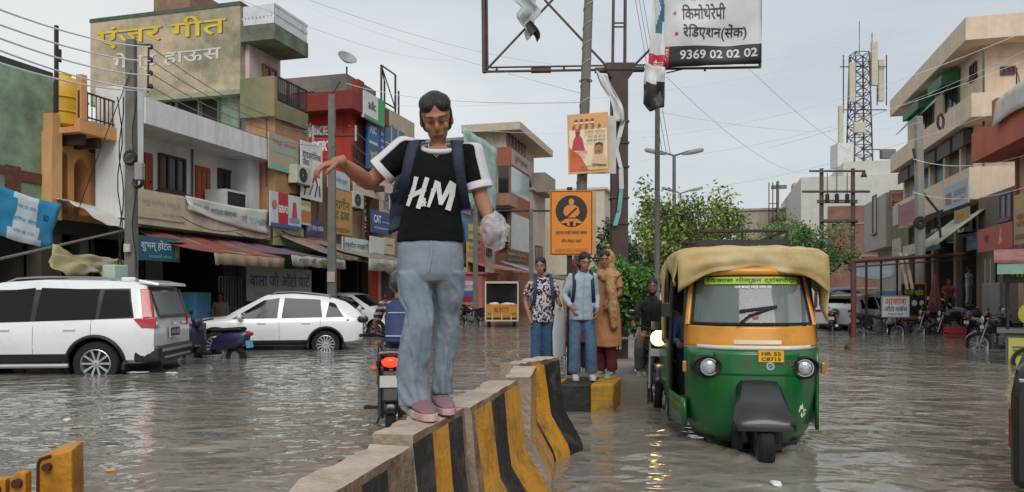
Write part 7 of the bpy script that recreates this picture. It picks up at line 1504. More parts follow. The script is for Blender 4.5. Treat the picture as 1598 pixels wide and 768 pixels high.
for x in (-.5, .5): b = MB(); b.disc_ring((x, .35, .05), (1, 0, 0), [(.1, -.07), (.25, -.06), (.25, .06), (.1, .07)], 18); b.build('wheel', RUB, ya_)
ya_.location = ((1318 - CX) / F * 33, 33, 0); ya_.rotation_euler = (0, 0, R(-12))
ld = thing('sack_loader', 'orange three wheeled loader with white sacks seen from behind', 'loader', (0, 0, 0)); LO = mat('loader_orange', '#b9822a', .5, .15, 4, stain='#6a4a22', amt=.5)
b = MB(); b.box((0, .03, .62), (1.42, .06, .5)); b.box((0, 1.0, .36), (1.38, 1.9, .06)); b.box((-.69, 1.0, .62), (.05, 1.9, .5)); b.box((.69, 1.0, .62), (.05, 1.9, .5)); b.build('cargo_bed', LO, ld)
b = MB(); letters(b, 'BUNTY', Vector((-.32, -.002, .56)), Vector((1, 0, 0)), ZX, .64, .2, 0, .03, .004); b.build('lettering', flat('#8a3a1c'), ld, recalc=False)
b = MB()
for x0, x1, z0, z1 in ((-.71, .71, .22, .28), (-.71, .71, 1.66, 1.74)): b.box(((x0 + x1) / 2, -.03, (z0 + z1) / 2), (x1 - x0, .05, z1 - z0))
for x in (-.69, .69): b.box((x, -.03, .97), (.06, .05, 1.38))
for x in (-.4, 0, .4): b.box((x, -.03, .36), (.05, .05, .2))
b.build('frame', paint('#b9ae98'), ld)
b = MB(); b.box((0, 1.7, 1.2), (1.36, .04, .95)); b.box((0, 2.3, .9), (1.2, 1.0, 1.4)); b.build('cab', mat('loader_cab', '#1d2422', .4, .2, 3), ld, bevel=.05)
b = MB(); b.box((0, .9, 1.70), (1.4, 1.7, .05)); b.build('canopy', mat('loader_canopy', '#2a3330', .7, .2), ld)
for x in (-.55, .55): b = MB(); b.disc_ring((x, .5, .08), (1, 0, 0), [(.1, -.08), (.28, -.07), (.28, .07), (.1, .08)], 20); b.build('wheel', RUB, ld)
for x in (-.52, .52): b = MB(); b.box((x, -.01, .52), (.16, .03, .07)); b.build('tail_light', mat('tail_green', '#5a6a2a', .4), ld)
LDP = ((783 - CX) / F * 31.5, 31.5, .0); ld.location = LDP; ld.scale = (1, 1, 1.12); ld.rotation_euler = (0, 0, R(1))
for i, (x, w) in enumerate(((-.34, .26), (.26, .36))):
    b = MB(); b.ell((LDP[0] + x, LDP[1] + .35, .92), (w, .3, .13), None, 14, 8); b.v = [v + Vector((0, 0, .04 * noise.noise(v * 5))) for v in b.v]; tag(b.build('white_sack', mat('sack_white', '#c9c9c9', .8, .08, 6), smooth=80), '%s white sack lying on the tailboard of the orange loader' % ('smaller' if i == 0 else 'larger'), 'sack', 'sacks on the loader')
# food cart at the right frame edge
fc = thing('food_cart', 'food cart with yellow lettered boards and a red tin roof at the frame edge', 'food cart', (0, 0, 0)); W_ = 1.9
b = MB(); b.box((W_ / 2, .55, .25), (W_, 1.1, .7)); b.box((W_ / 2, .55, .66), (W_ + .3, 1.25, .07)); b.build('counter', mat('cart_grey', '#6a6660', .6, .2, 3), fc)
b = MB(); b.box((W_ / 2, -.01, .26), (W_ * .96, .03, .55)); pf = b.build('front_board', mat('cart_lime', '#b4b45a', .6, .12, 3, stain='#7a7a4a', amt=.4), fc)
b = MB(); letters(b, 'चाट भंडार', Vector((.1, -.026, .14)), Vector((1, 0, 0)), ZX, 1.5, .3, 0, .02); b.build('lettering', flat('#5a5a2c'), pf, recalc=False)
b = MB(); b.box((W_ / 2, .0, 1.78), (W_ + .1, .05, .34)); pt = b.build('top_board', mat('cart_dark', '#35302a', .6, .1), fc); b = MB(); letters(b, 'गोलगप्पे िटक्की', Vector((.06, -.026, 1.68)), Vector((1, 0, 0)), ZX, 1.7, .22, 0, .03); b.build('lettering', flat('#b8ad30'), pt, recalc=False)
b = MB(); b.box((W_ / 2 + .1, .3, 1.12), (W_ - .4, .03, .8)); pp_ = b.build('picture_panel', mat('cart_pic', '#9fb4b4', .3, .1, 3), fc)
b = MB()
for i, c in enumerate((0, 1, 0, 1)): b.ell((.35 + i * .36, .28, 1.0 + .12 * (i % 2)), (.15, .01, .2), None, 12, 6, c)
b.build('picture_print', [flat('#b4a83c'), flat('#5a7a4a')], pp_)
b = MB()
for x in (.03, W_ - .03):
    for y in (.05, 1.05): b.cyl((x, y, -.2), (x, y, 1.98), .025, n=6)
b.build('post', DARK, fc)
b = MB(); b.hexa([(-.2, -.35, 2.0), (W_ + .3, -.35, 2.0), (W_ + .3, 1.4, 2.3), (-.2, 1.4, 2.3), (-.2, -.35, 2.05), (W_ + .3, -.35, 2.05), (W_ + .3, 1.4, 2.35), (-.2, 1.4, 2.35)]); b.build('roof', mat('cart_roof', '#8a5048', .6, .25, 3, stain='#b0a69a', amt=.4), fc)
b = MB(); b.box((.15, -.32, 1.88), (.6, .01, .2)); b.build('valance', mat('valance_green', '#7fa08e', .7, .2), fc)
for x in (.35, 1.55): b = MB(); b.disc_ring((x, -.05, .08), (0, 1, 0), [(.2, -.02), (.27, -.02), (.27, .02), (.2, .02)], 20); b.build('wheel', RUB, fc)
fc.location = ((1570 - CX) / F * 14.6, 14.6, 0); fc.rotation_euler = (0, 0, R(-33))
# boards, crate and umbrella by the motorcycles
def aboard(name, label, px0, px1, yt, yb, Y, col, items, frame=None, turn=0):
    p = P(px0, yb, Y); w = (px1 - px0) / F * Y; h = (yb - yt) / F * Y
    r = board(name, label, p, Vector((math.cos(R(turn)), math.sin(R(turn)), 0)), ZX, w, h, col, items, th=.03, frame=frame)
    b = MB(); d = Vector((math.cos(R(turn)), math.sin(R(turn)), 0))
    for x in (.02, w - .02): a = p + d * x + Vector((0, .05, 0)); b.cyl((a.x, a.y, -.2), (a.x, a.y, p.z + h), .018, n=6)
    b.build('leg', DARK, r); return r
aboard('photostat_board', 'black photostat board with yellow hindi heading in an orange frame', 1408, 1444, 444, 502, 27.4, '#1e1a18', [('t', 'फोटो स्टेट', .08, .68, .84, .2, '#c2a834', .03), ('r', .12, .42, .16, .16, '#c4c0b4'), ('e', .52, .5, .12, .08, '#b4b0a4'), ('e', .84, .5, .1, .08, '#b4b0a4'), ('r', .06, .06, .88, .1, '#8a4a34')], '#9a4a2c')
aboard('auto_works_board', 'white auto works board with red and blue hindi words among the motorcycles', 1377, 1418, 463, 494, 25.0, '#c8c8c6', [('t', 'आकाश', .08, .6, .84, .3, '#b8432c', .05), ('t', 'ऑटो वकॅस', .06, .26, .88, .28, '#2e3a86', .04), ('t', 'मो 98127 46530', .2, .08, .6, .1, '#5a5a66')], '#8f9498')
cr_ = thing('red_crate', 'red plastic bottle crate standing in the water before the parked motorcycles', 'crate', W(1490, 527)); c = W(1490, 527)
b = MB()
for z in (-.1, .06, .2, .3):
    for dx, dy, sx, sy in ((0, -.2, .46, .02), (0, .2, .46, .02), (-.22, 0, .02, .38), (.22, 0, .02, .38)): b.box((c.x + dx, c.y + dy, z), (sx, sy, .07))
for dx in (-.22, -.08, .08, .22):
    for dy in (-.2, .2): b.box((c.x + dx, c.y + dy, .1), (.03, .03, .46))
b.build('body', paint('#b03a34'), cr_)
um = thing('closed_umbrella', 'closed maroon parasol standing beside the blue tin fence', 'umbrella', (P(1459, 500, 26.8).x, 26.8, 0)); c = Vector((P(1459, 500, 26.8).x, 26.8, 0))
b = MB(); b.loft([[c + Vector((r * (1 + .12 * math.cos(6 * a)) * math.cos(a), r * (1 + .12 * math.cos(6 * a)) * math.sin(a), z)) for a in [2 * math.pi * i / 30 for i in range(30)]] for z, r in ((.75, .24), (1.0, .23), (1.5, .15), (2.0, .06), (2.2, .015))]); b.build('canopy', mat('umbrella_maroon', '#6d3a38', .8, .2, 4), um, smooth=60)
b = MB(); b.cyl(c - ZX * .2, c + ZX * 2.25, .025, n=6); b.build('pole', DARK, um)
# white railing behind the kerb, foreground floating scraps
wr = thing('white_railing', 'white painted railing in front of the bright bush', 'railing', (P(980, 545, 11.8).x, 11.8, .3))
b = MB()
for x in (962, 968, 1000): b.cyl(P(x, 545, 11.8 + (1000 - x) * .01), P(x, 455, 11.8 + (1000 - x) * .01), .02, n=6)
for y in (470, 490, 528): b.cyl(P(955, y, 12.25), P(1002, y, 11.8), .018, n=6)
b.build('bars', paint('#b9b9b4'), wr)
op = thing('orange_marker', 'short orange and white marker post on the kerb between the women', 'marker post', (P(868, 600, 9.6).x, 9.6, .3)); c = Vector((P(868, 600, 9.6).x, 9.6, 0))
b = MB()
for i in range(5): b.cyl(c + ZX * (.3 + i * .12), c + ZX * (.42 + i * .12), .03, n=10, m=i % 2)
b.build('sleeve', [paint('#c9c4bc'), paint('#c0522a')], op)
for i, (px, py, sx, sy, col, lab, cat) in enumerate(((172, 736, .05, .018, '#c4965a', 'tan scrap of cardboard floating nearest the yellow posts', 'scrap'), (105, 657, .05, .02, '#c9c9bf', 'white scrap of plastic floating in front of the white off-roader', 'scrap'), (215, 582, .22, .06, '#c9ccca', 'white plastic bag floating under the bumper of the white off-roader', 'plastic bag'), (268, 583, .12, .05, '#c4c6c4', 'small white plastic scrap floating off the bumper corner', 'scrap'), (1210, 757, .04, .03, '#d4d6d8', 'white scrap floating at the bottom edge below the rickshaw', 'scrap'), (1322, 545, .05, .1, '#4a3a22', 'brown leafy twig hanging just over the water beside the rickshaw', 'twig'))):
    p = W(px, py); b = MB(); b.ell(p + ZX * .01, (sx, sy * 1.6, .018 if i < 5 else .12), None, 10, 6); b.v = [v + Vector((0, 0, 1)) * (.015 * noise.noise(v * 17)) + Vector((.02 * noise.noise(v * 13), .02 * noise.noise(v * 11 + Vector((5, 0, 0))), 0)) for v in b.v]; tag(b.build('floating_%s' % cat.replace(' ', '_'), mat('scrap_' + col.strip('#'), col, .6, .2, 20), smooth=70), lab, cat)
# ================================================================ people
FOLD = bpy.data.textures.new('cloth_folds', 'CLOUDS'); FOLD.noise_scale = .11; FOLD.noise_depth = 2
FOLD2 = bpy.data.textures.new('fine_folds', 'CLOUDS'); FOLD2.noise_scale = .05; FOLD2.noise_depth = 1
def SKIN(c='#7a4f3a'): return mat('skin_' + c.strip('#'), c, .5, .08, 12, spec=.35)
def HAIR(): return mat('hair_black', '#131010', .55, .4, 14, stretch=(7, 2, 2), bump=.5, bscale=26)
def ring(c, rx, ry, n=20, z=None, yaw=0., tilt=0.):
    c = Vector(c); o = []
    for j in range(n):
        a = 2 * math.pi * j / n; x, y = rx * math.copysign(abs(math.cos(a)) ** .9, math.cos(a)), ry * math.copysign(abs(math.sin(a)) ** .9, math.sin(a))
        o.append(c + Vector((x * math.cos(yaw) - y * math.sin(yaw), x * math.sin(yaw) + y * math.cos(yaw), x * tilt)))
    return o
def cloth(b, name, m, root, vox, fold=.012, fine=0., smooth=True):
    o = b.build(name, m, root, remesh=vox)
    if fold: q = o.modifiers.new('folds', 'DISPLACE'); q.texture = FOLD; q.texture_coords = 'GLOBAL'; q.strength = fold * 2; q.mid_level = .5
    if fine: q = o.modifiers.new('fine', 'DISPLACE'); q.texture = FOLD2; q.texture_coords = 'GLOBAL'; q.strength = fine * 2; q.mid_level = .5
    return o
def head(body, root, c, rot, k, skin, hair='tied', vox=.005, mouth=True, brows=True, beard=False, down=False):
    c = Vector(c); T = lambda v: c + rot @ (Vector(v) * k)
    def E(b, p, r, n=14, q=9): b.ell(T(p), tuple(x * k for x in r), rot, n, q)
    E(body, (0, .012, .025), (.073, .092, .092)); E(body, (0, -.022, -.045), (.051, .062, .068)); E(body, (0, -.05, -.094), (.022, .026, .018))
    E(body, (0, -.084, -.018), (.013, .024, .024), 10, 7); E(body, (0, -.074, .008), (.009, .018, .03), 8, 6); E(body, (0, -.066, .03), (.052, .022, .014)); E(body, (.038, -.058, -.022), (.020, .018, .02)); E(body, (-.038, -.058, -.022), (.020, .018, .02))
    E(body, (0, -.072, -.058), (.027, .015, .013), 10, 6)
    for s in (-1, 1): E(body, (s * .073, .006, -.014), (.010, .017, .027), 8, 6)
    for s in (-1, 1):
        if down: E(body, (s * .030, -.069, .011), (.016, .0105, .010), 12, 8); b = MB(); b.tube([T((s * (.016 + .007 * i), -.0795 + .0016 * i * i, .002 + .0018 * abs(i - 2))) for i in range(5)], .0024 * k, 5); b.build('eyelash', HAIR(), root)
        b = MB() if not down else None
        if not down: E(b, (s * .030, -.070, .010), (.0135, .008, .0055), 12, 7); e = b.build('eye', mat('eye_white', '#8a7f78', .3, 0), root); b = MB(); E(b, (s * .030, -.0772, .008), (.0062, .004, .0058), 10, 6); b.build('iris', mat('iris', '#120d0b', .2, 0), e)
        if brows: b = MB(); b.tube([T((s * (.014 + .01 * i), -.087 + .0018 * i * i, .031 + .003 * math.sin(i * .75) - .0008 * i)) for i in range(5)], .0027 * k, 6); b.build('eyebrow', HAIR(), root)
        if not down: b = MB(); b.tube([T((s * (.016 + .007 * i), -.0785 + .0016 * i * i, .0165 + .002 * math.sin(i * .9))) for i in range(5)], .0019 * k, 5); b.build('eyelid', mat('lash', '#1c1310', .6, 0), root)
    if mouth:
        b = MB(); b.tube([T((x, -.0875 + 4 * x * x, -.056 + 7 * x * x)) for x in (-.024, -.012, 0, .012, .024)], [.002 * k, .0045 * k, .0052 * k, .0045 * k, .002 * k], 8); b.tube([T((x, -.086 + 4 * x * x, -.064 + 7 * x * x)) for x in (-.02, -.01, 0, .01, .02)], [.002 * k, .0048 * k, .006 * k, .0048 * k, .002 * k], 8); b.build('mouth', mat('lips', '#6b3a33', .4, .05), root)
    if hair:
        b = MB(); E(b, (0, .032, .038), (.076, .09, .088), 20, 12); E(b, (0, .05, -.01), (.072, .07, .09)); E(b, (0, .012, .082), (.04, .068, .046)); 
        for s in (-1, 1):
            b.ell(T((s * .026, .006, .068)), (.052 * k, .078 * k, .050 * k), rot @ Matrix.Rotation(R(-s * 24), 3, 'Y'), 16, 10); E(b, (s * .062, .02, .012), (.018, .045, .05)); E(b, (s * .05, .06, -.03), (.026, .04, .05))
        if hair == 'tied': E(b, (0, .115, .0), (.03, .04, .04)); E(b, (0, .12, -.09), (.026, .028, .1))
        if hair == 'long': E(b, (.045, .075, -.1), (.05, .04, .14)); E(b, (-.045, .075, -.1), (.05, .04, .14))
        o = b.build('hair', HAIR(), root, remesh=vox)
    if beard: b = MB(); E(b, (0, -.026, -.062), (.057, .062, .055)); b.build('beard', HAIR(), root, remesh=vox)
def hand(body, w, d, up, k=1.0, curl=.9, flip=1, spread=.16):
    """Palm, four fingers and a thumb grown from wrist w along d; up is the back of the hand; fingers curl towards the palm."""
    w = Vector(w); d = Vector(d).normalized(); up = Vector(up); up = (up - d * up.dot(d)).normalized(); sd = d.cross(up) * flip; rot = Matrix((sd, d, up)).transposed()
    body.ell(w + d * .045 * k, (.037 * k, .055 * k, .017 * k), rot, 12, 8); body.tube([w - d * .03 * k, w + d * .03 * k], [.025 * k, .026 * k], 10)
    for i, (o, L) in enumerate(((.027, .066), (.009, .078), (-.009, .072), (-.026, .056))):
        p = w + d * (.085 - .003 * (i in (0, 3)) * 2) * k + sd * o * k; pts = [w + d * .05 * k + sd * o * .9 * k, p]; a = 0; dd = (d + sd * spread * (1.5 - i) * .5).normalized()
        for s in (.44, .32, .24): a += curl * (.6 if s > .4 else .8); pts.append(pts[-1] + (dd * math.cos(a) - up * math.sin(a)) * L * s * k)
        body.tube(pts, [.011 * k, .0105 * k, .0098 * k, .009 * k, .0072 * k], 8)
    t0 = w + d * .02 * k + sd * .026 * k; t1 = t0 + (d * .55 + sd * .7 - up * .25).normalized() * .036 * k; t2 = t1 + (d * .85 + sd * .2 - up * .4).normalized() * .03 * k; t3 = t2 + (d * .8 - sd * .15 - up * .6).normalized() * .024 * k
    body.tube([t0 - sd * .012 * k, t0, t1, t2, t3], [.014 * k, .015 * k, .0125 * k, .011 * k, .008 * k], 8)
def shoe(root, heel, toe, m_up, m_sole, k=1.0, up=ZX):
    heel, toe = Vector(heel), Vector(toe); d = (toe - heel).normalized(); L = (toe - heel).length; s = d.cross(up).normalized(); b = MB(); rings = []
    def rg(u, w, z0, z1): c = heel + d * L * u; return [c + s * w * math.cos(a) + up * (z0 + (z1 - z0) * (.5 + .5 * math.sin(a))) for a in [2 * math.pi * j / 16 for j in range(16)]]
    b.loft([rg(u, w * k, .022 * k, h * k) for u, w, h in ((-.02, .018, .06), (.04, .034, .095), (.2, .04, .105), (.38, .042, .092), (.55, .045, .075), (.75, .047, .06), (.9, .04, .05), (1.0, .02, .036))]); o = b.build('shoe', m_up, root, smooth=60)
    b = MB(); n = 18; out = [(-.03, .02), (.02, .036), (.2, .041), (.45, .044), (.7, .051), (.88, .045), (1.0, .028), (1.03, .01)]
    pl = [heel + d * L * u + s * w * k for u, w in out] + [heel + d * L * u - s * w * k for u, w in out[::-1]]
    b.loft([[p + up * z * k for p in pl] for z in (0, .012, .03)]); b.build('sole', m_sole, o, bevel=.004); return o
def limb(b, pts, rs, n=12): 
    P_ = [Vector(p) for p in pts]; b.tube(P_, rs, n)
    for p, r in zip(P_, rs): b.ell(p, (r * .98,) * 3, None, 10, 7)
def smooth_pts(pts, rs, k=4):
    P_ = [Vector(p) for p in pts]; o = []; r2 = []
    for i in range(len(P_) - 1):
        p0 = P_[max(0, i - 1)]; p1, p2 = P_[i], P_[i + 1]; p3 = P_[min(len(P_) - 1, i + 2)]
        for j in range(k):
            t = j / k; o.append(.5 * ((2 * p1) + (p2 - p0) * t + (2 * p0 - 5 * p1 + 4 * p2 - p3) * t * t + (3 * p1 - p0 - 3 * p2 + p3) * t ** 3)); r2.append(rs[i] + (rs[i + 1] - rs[i]) * (t * t * (3 - 2 * t)))
    return o + [P_[-1]], r2 + [rs[-1]]

# ---------------------------------------------------------------- the girl on the barrier
YG = 3.58
def g(x, y, dy=0.): return P(x, y, YG) + Vector((0, dy, 0))
gz = .815
girl = thing('person', 'young woman in a black and white t-shirt and pale wide jeans balancing along the barrier', 'person', (g(655, 650).x, YG, gz))
sk = SKIN('#966852')
body = MB()
hc = g(682, 188, -.035); hr = Matrix.Rotation(R(-4), 3, 'Y') @ Matrix.Rotation(R(29), 3, 'X') @ Matrix.Rotation(R(4), 3, 'Z')
head(body, girl, hc, hr, 1.0, sk, 'tied', down=True)
neck0 = g(686, 248, .02); limb(body, [neck0, g(684, 222, .005)], [.048, .043]); body.ell(g(686, 241, -.025), (.074, .07, .038), None, 14, 8)
sa, sb = g(638, 228, .02), g(731, 230, .02); ea, eb = g(574, 284, .03), g(750, 306, .02); wa, wb = g(543, 262, -.17), g(764, 345, -.14)
limb(body, [sa, sa.lerp(ea, .55), ea], [.032, .043, .038]); pts, rs = smooth_pts([ea, ea.lerp(wa, .35), wa], [.039, .040, .025]); limb(body, pts, rs)
limb(body, [sb, sb.lerp(eb, .55), eb], [.032, .043, .037]); pts, rs = smooth_pts([eb, eb.lerp(wb, .35), wb], [.038, .039, .025]); limb(body, pts, rs)
hand(body, wa, Vector((-.72, -.25, -.25)), Vector((-.35, -.35, .9)), 1.02, .75, -1, .2)
hand(body, wb, Vector((.25, -.25, -.9)), Vector((.75, -.6, .1)), 1.05, 1.0, -1)
body.loft([ring(g(681, y, .03), rx, .07, 16) for y, rx in ((255, .10), (300, .10), (360, .10), (420, .11))])
for q in ((g(648, 425, .0), g(656, 500, -.07), g(650, 618, -.07)), (g(699, 430, .05), g(694, 510, .115), g(685, 606, .13))): limb(body, q, [.045, .034, .028])
body.build('body', sk, girl, remesh=.0055)
# t-shirt
BLKT = mat('tshirt_black', '#0f1614', .9, .15, 6, bump=.15, bscale=60, spec=.15); WHT = mat('tshirt_white', '#c2c0c4', .8, .06, 6, bump=.15, bscale=60)
TOR = [(g(671, 378, .02), .166, .112), (g(672, 368, .02), .162, .110), (g(672, 340, .015), .148, .103), (g(675, 310, .01), .138, .104), (g(679, 280, .0), .138, .110), (g(682, 255, .005), .150, .102), (g(684, 240, .015), .150, .088), (g(685, 234, .05), .125, .06)]
b = MB(); b.loft([ring(c, rx, ry, 28) for c, rx, ry in TOR])
sla, slb = sa.lerp(ea, .66), sb.lerp(eb, .80)
b.tube([sa + (sa - ea) * .02, sa.lerp(ea, .25), sla], [.060, .066, .066], 16); b.tube([sb, sb.lerp(eb, .25), slb], [.058, .064, .061], 16)
cloth(b, 'tshirt', BLKT, girl, .006, .006, .004)
def sleeve_white(n, a, e, end, out, r0, r1):   # from the neck over the shoulder to the cuff
    d = (e - a).normalized(); out = (Vector(out) - d * Vector(out).dot(d)).normalized(); s2 = d.cross(out); b = MB(); gg = []
    pts, rs = smooth_pts([n, a, a.lerp(end, .35), end], [r0 * .55, r0, r1, r1], 6)
    for c, r in zip(pts, rs): gg.append([c + (out * math.cos(t) + s2 * math.sin(t)) * (r + .0025) for t in [R(-44 + 88 * j / 10) for j in range(11)]])
    b.sheet(gg); o = b.build('sleeve_stripe', WHT, girl, solid=.006, smooth=70)
    b = MB(); b.loft([[end + d * z + (out * math.cos(t) + s2 * math.sin(t)) * (r1 + .005 + e2) for t in [2 * math.pi * j / 24 for j in range(24)]] for z, e2 in ((-.022, -.002), (-.02, .002), (.012, .004), (.014, -.006))]); b.build('cuff', WHT, girl, smooth=60)
sleeve_white(g(662, 226, .02), sa, ea, sla, (-.2, -.35, .93), .060, .066); sleeve_white(g(708, 227, .02), sb, eb, slb, (.85, -.42, .45), .058, .062)
b = MB(); pts = [g(686, 227, .02) + Vector((.080 * math.cos(a), -.085 * math.sin(a) - .022, -.068 * (.5 + .5 * math.sin(a)) + .02)) for a in [2 * math.pi * i / 28 for i in range(29)]]; b.tube(pts, .0125, 8); b.build('collar', WHT, girl, smooth=70)
b = MB(); b.tube([g(670, 226, -.03), g(672, 240, -.075), g(684, 250, -.088), g(694, 240, -.075), g(698, 226, -.03)], .0016, 5); b.build('neck_cord', flat('#cfcabf'), girl)
def chest(px, py, lift=.009):
    p = g(px, py); z = p.z; tab = sorted([(c.z, c.x, c.y, rx, ry) for c, rx, ry in TOR]); cx, cy, rx, ry = interp(tab, z); u = max(-.95, min(.95, (p.x - cx) / rx))
    return Vector((p.x, cy - ry * (1 - abs(u) ** 2.1) ** .48 - lift, z))
b = MB()
def stroke(pts, w0, w1=None):
    w1 = w1 or w0; n = 10; rows = []
    P2 = [Vector((x, y)) for x, y in pts]
    for k in range(len(P2) - 1):
        a, c = P2[k], P2[k + 1]; d = (c - a).normalized(); q = Vector((-d.y, d.x))
        for i in range(n + 1):
            u = i / n; m = a.lerp(c, u); w = w0 + (w1 - w0) * u; rows.append([chest(*(m + q * w * s)) for s in (-1, -.5, 0, .5, 1)])
        b.sheet(rows); rows = []
stroke([(654, 281), (650, 296), (639, 324)], 3.6, 3.2); stroke([(671, 283), (664, 304), (656, 329)], 3.4, 3.6); stroke([(641, 311), (668, 300)], 3.4)
stroke([(672, 327), (681, 300), (686, 288)], 2.2, 3.6); stroke([(687, 290), (691, 323)], 3.8, 3.0); stroke([(690, 323), (708, 288)], 3.0, 3.8); stroke([(710, 290), (707, 310), (701, 331)], 3.6, 4.2)
vs, fs = glyphs('&', .03, True); b.add([chest(660 + a * 10, 326 - q * 13) for a, q in vs], fs)
b.build('lettering', mat('print_white', '#d0d0cb', .7, .08, 20), girl, recalc=False)
def folded(c, rx, ry, n, amp, f):
    o = []
    for j, p in enumerate(ring(c, rx, ry, n)):
        a = 2 * math.pi * j / n; d = (p - c).normalized(); q = noise.noise(Vector((math.cos(a) * 1.3, math.sin(a) * 1.3, c.z * 11 * f + math.cos(a) * 1.8))); q2 = noise.noise(Vector((math.cos(a) * 2.2 + 5, math.sin(a) * 2.2, c.z * 3.5)))
        o.append(p + d * amp * (1.6 * (.35 - abs(q)) + .9 * q2))
    return o
# jeans
JEAN = mat('jeans_pale', '#707c88', .85, .26, 7, bump=.12, bscale=110, stain='#8e98a0', amt=.6, sscale=2.4, thr=.46, spec=.2)
b = MB()
b.loft([ring(c, rx, ry, 26) for c, rx, ry in ((g(671, 368, .02), .146, .10), (g(671, 385, .02), .158, .108), (g(671, 410, .02), .163, .112), (g(671, 428, .02), .160, .112), (g(671, 438, .02), .135, .10), (g(671, 443, .02), .09, .07))])
LA = [(g(646, 425, .015), .086, .098), (g(650, 460, -.025), .077, .085), (g(657, 490, -.065), .066, .075), (g(654, 520, -.085), .069, .073), (g(649, 555, -.075), .075, .077), (g(646, 590, -.065), .076, .082), (g(648, 612, -.065), .074, .086), (g(650, 628, -.065), .072, .088)]
LB = [(g(697, 425, .02), .082, .096), (g(699, 460, .055), .071, .085), (g(695, 495, .10), .058, .073), (g(693, 530, .13), .055, .07), (g(689, 565, .14), .053, .07), (g(686, 595, .13), .05, .072), (g(685, 618, .13), .05, .074)]
for L in (LA, LB):
    cs, rx = smooth_pts([c for c, _, _ in L], [r for _, r, _ in L], 9); _, ry = smooth_pts([c for c, _, _ in L], [r for _, _, r in L], 9)
    b.loft([folded(c, a, e, 40, .013, 1.0) for c, a, e in zip(cs, rx, ry)])
cloth(b, 'jeans', JEAN, girl, .0055, .006, .001)
b = MB()
for L, s in ((LA, -1), (LB, .9)):
    cs, rx = smooth_pts([c for c, _, _ in L], [r for _, r, _ in L], 3); _, ry = smooth_pts([c for c, _, _ in L], [r for _, _, r in L], 3)
    a = R(-90 + 62 * s) if s > 0 else R(-140)
    b.tube([c + Vector((x * math.cos(a), y * math.sin(a), 0)) * 1.0 for c, x, y in zip(cs, rx, ry)][1:], .002, 5)
b.tube([g(676, 378, -.1), g(677, 400, -.103), g(672, 425, -.106)], .0025, 5)
b.build('seam', mat('jeans_seam', '#8f9aa4', .9, .1), girl)
SH1 = mat('shoe_mauve', '#86636a', .7, .15, 9, bump=.3, bscale=60, stain='#6a4c50', amt=.4); SOL = mat('sole_white', '#c2b6ae', .6, .15, 6, stain='#a85a4a', amt=.8, sscale=7, thr=.5)
def onbar(x, y): Y = (H - gz) * F / (y - HY); return Vector(((x - CX) / F * Y, Y, gz))
shoe(girl, onbar(636, 636), onbar(672, 658), SH1, SOL, 1.08); shoe(girl, onbar(677, 628), onbar(700, 648), SH1, SOL, 1.02)
# backpack with its straps, and the little bag she carries
NAV = mat('pack_navy', '#1a2138', .7, .15, 8, bump=.3, bscale=40)
bp = thing('backpack', 'dark navy backpack worn on the back of the girl on the barrier', 'backpack', g(668, 350, .25))
b = MB()
for z, w, d, x in ((352, .07, .05, 645), (345, .15, .10, 648), (320, .17, .12, 651), (280, .165, .11, 656), (235, .14, .09, 664), (222, .07, .05, 668)): pass
b.loft([ring(g(x, y, .20), w, d, 20) for y, w, d, x in ((358, .06, .05, 640), (350, .14, .09, 645), (322, .165, .11, 649), (280, .16, .11, 656), (238, .13, .09, 664), (224, .06, .05, 668))]); cloth(b, 'pack', NAV, bp, .009, .01, 0)
for pts in (((654, 217, .05), (650, 223, -.03), (645, 240, -.09), (641, 262, -.10), (636, 290, -.07), (628, 318, .04)), ((710, 217, .05), (713, 224, -.03), (716, 245, -.09), (718, 270, -.105), (722, 300, -.07), (726, 325, .03))):
    q = [chest(x, y, .016) if 225 < y < 305 else g(x, y, dy) for x, y, dy in pts]; q2, _ = smooth_pts(q, [1] * len(q), 4); b = MB(); gg = []
    for i, p in enumerate(q2):
        t = (q2[min(i + 1, len(q2) - 1)] - q2[max(0, i - 1)]).normalized(); s = Vector((1, 0, 0)); s = (s - t * s.dot(t)).normalized(); gg.append([p + s * .027 * v + Vector((0, -.006 * (1 - v * v), 0)) for v in (-1, -.5, 0, .5, 1)])
    b.sheet(gg); b.build('strap', NAV, bp, solid=.008, smooth=70)
b = MB(); gg = [[g(602 + 22 * v + 6 * math.sin(u * 3), 300 + 62 * u - 10 * v, .10 + .05 * math.sin(u * 4)) for v in (0, .25, .5, .75, 1)] for u in [i / 8 for i in range(9)]]; b.sheet(gg); b.build('side_flap', NAV, bp, solid=.02, smooth=70)
pbg = thing('plastic_bag', 'small crumpled translucent bag with dark contents held by the girl', 'plastic bag', g(773, 392, -.2))
b = MB(); c = g(774, 366, -.19)
b.ell(c, (.066, .06, .084), None, 54, 40); b.v = [c + (v - c) * (1.15 - .5 * abs(noise.noise((v - c) * 13)) - .22 * abs(noise.noise((v - c) * 31))) for v in b.v]; b.build('film', mat('bag_film', '#cfcbd0', .3, .12, 14, spec=.6, alpha=.42), pbg, smooth=35)
b = MB(); b.ell(c + Vector((.005, -.0, -.012)), (.036, .03, .034), None, 14, 9); b.v = [c + (v - c) * (1 + .5 * noise.noise((v - c) * 40)) for v in b.v]; b.build('contents', mat('bag_contents', '#453a3e', .6, .4, 30), pbg, smooth=60)
b = MB(); b.tube([g(764, 349, -.17), g(771, 352, -.19), c + ZX * .06], [.012, .016, .03], 8); b.build('knot', mat('bag_film', '#cfcbd0'), pbg, smooth=60)

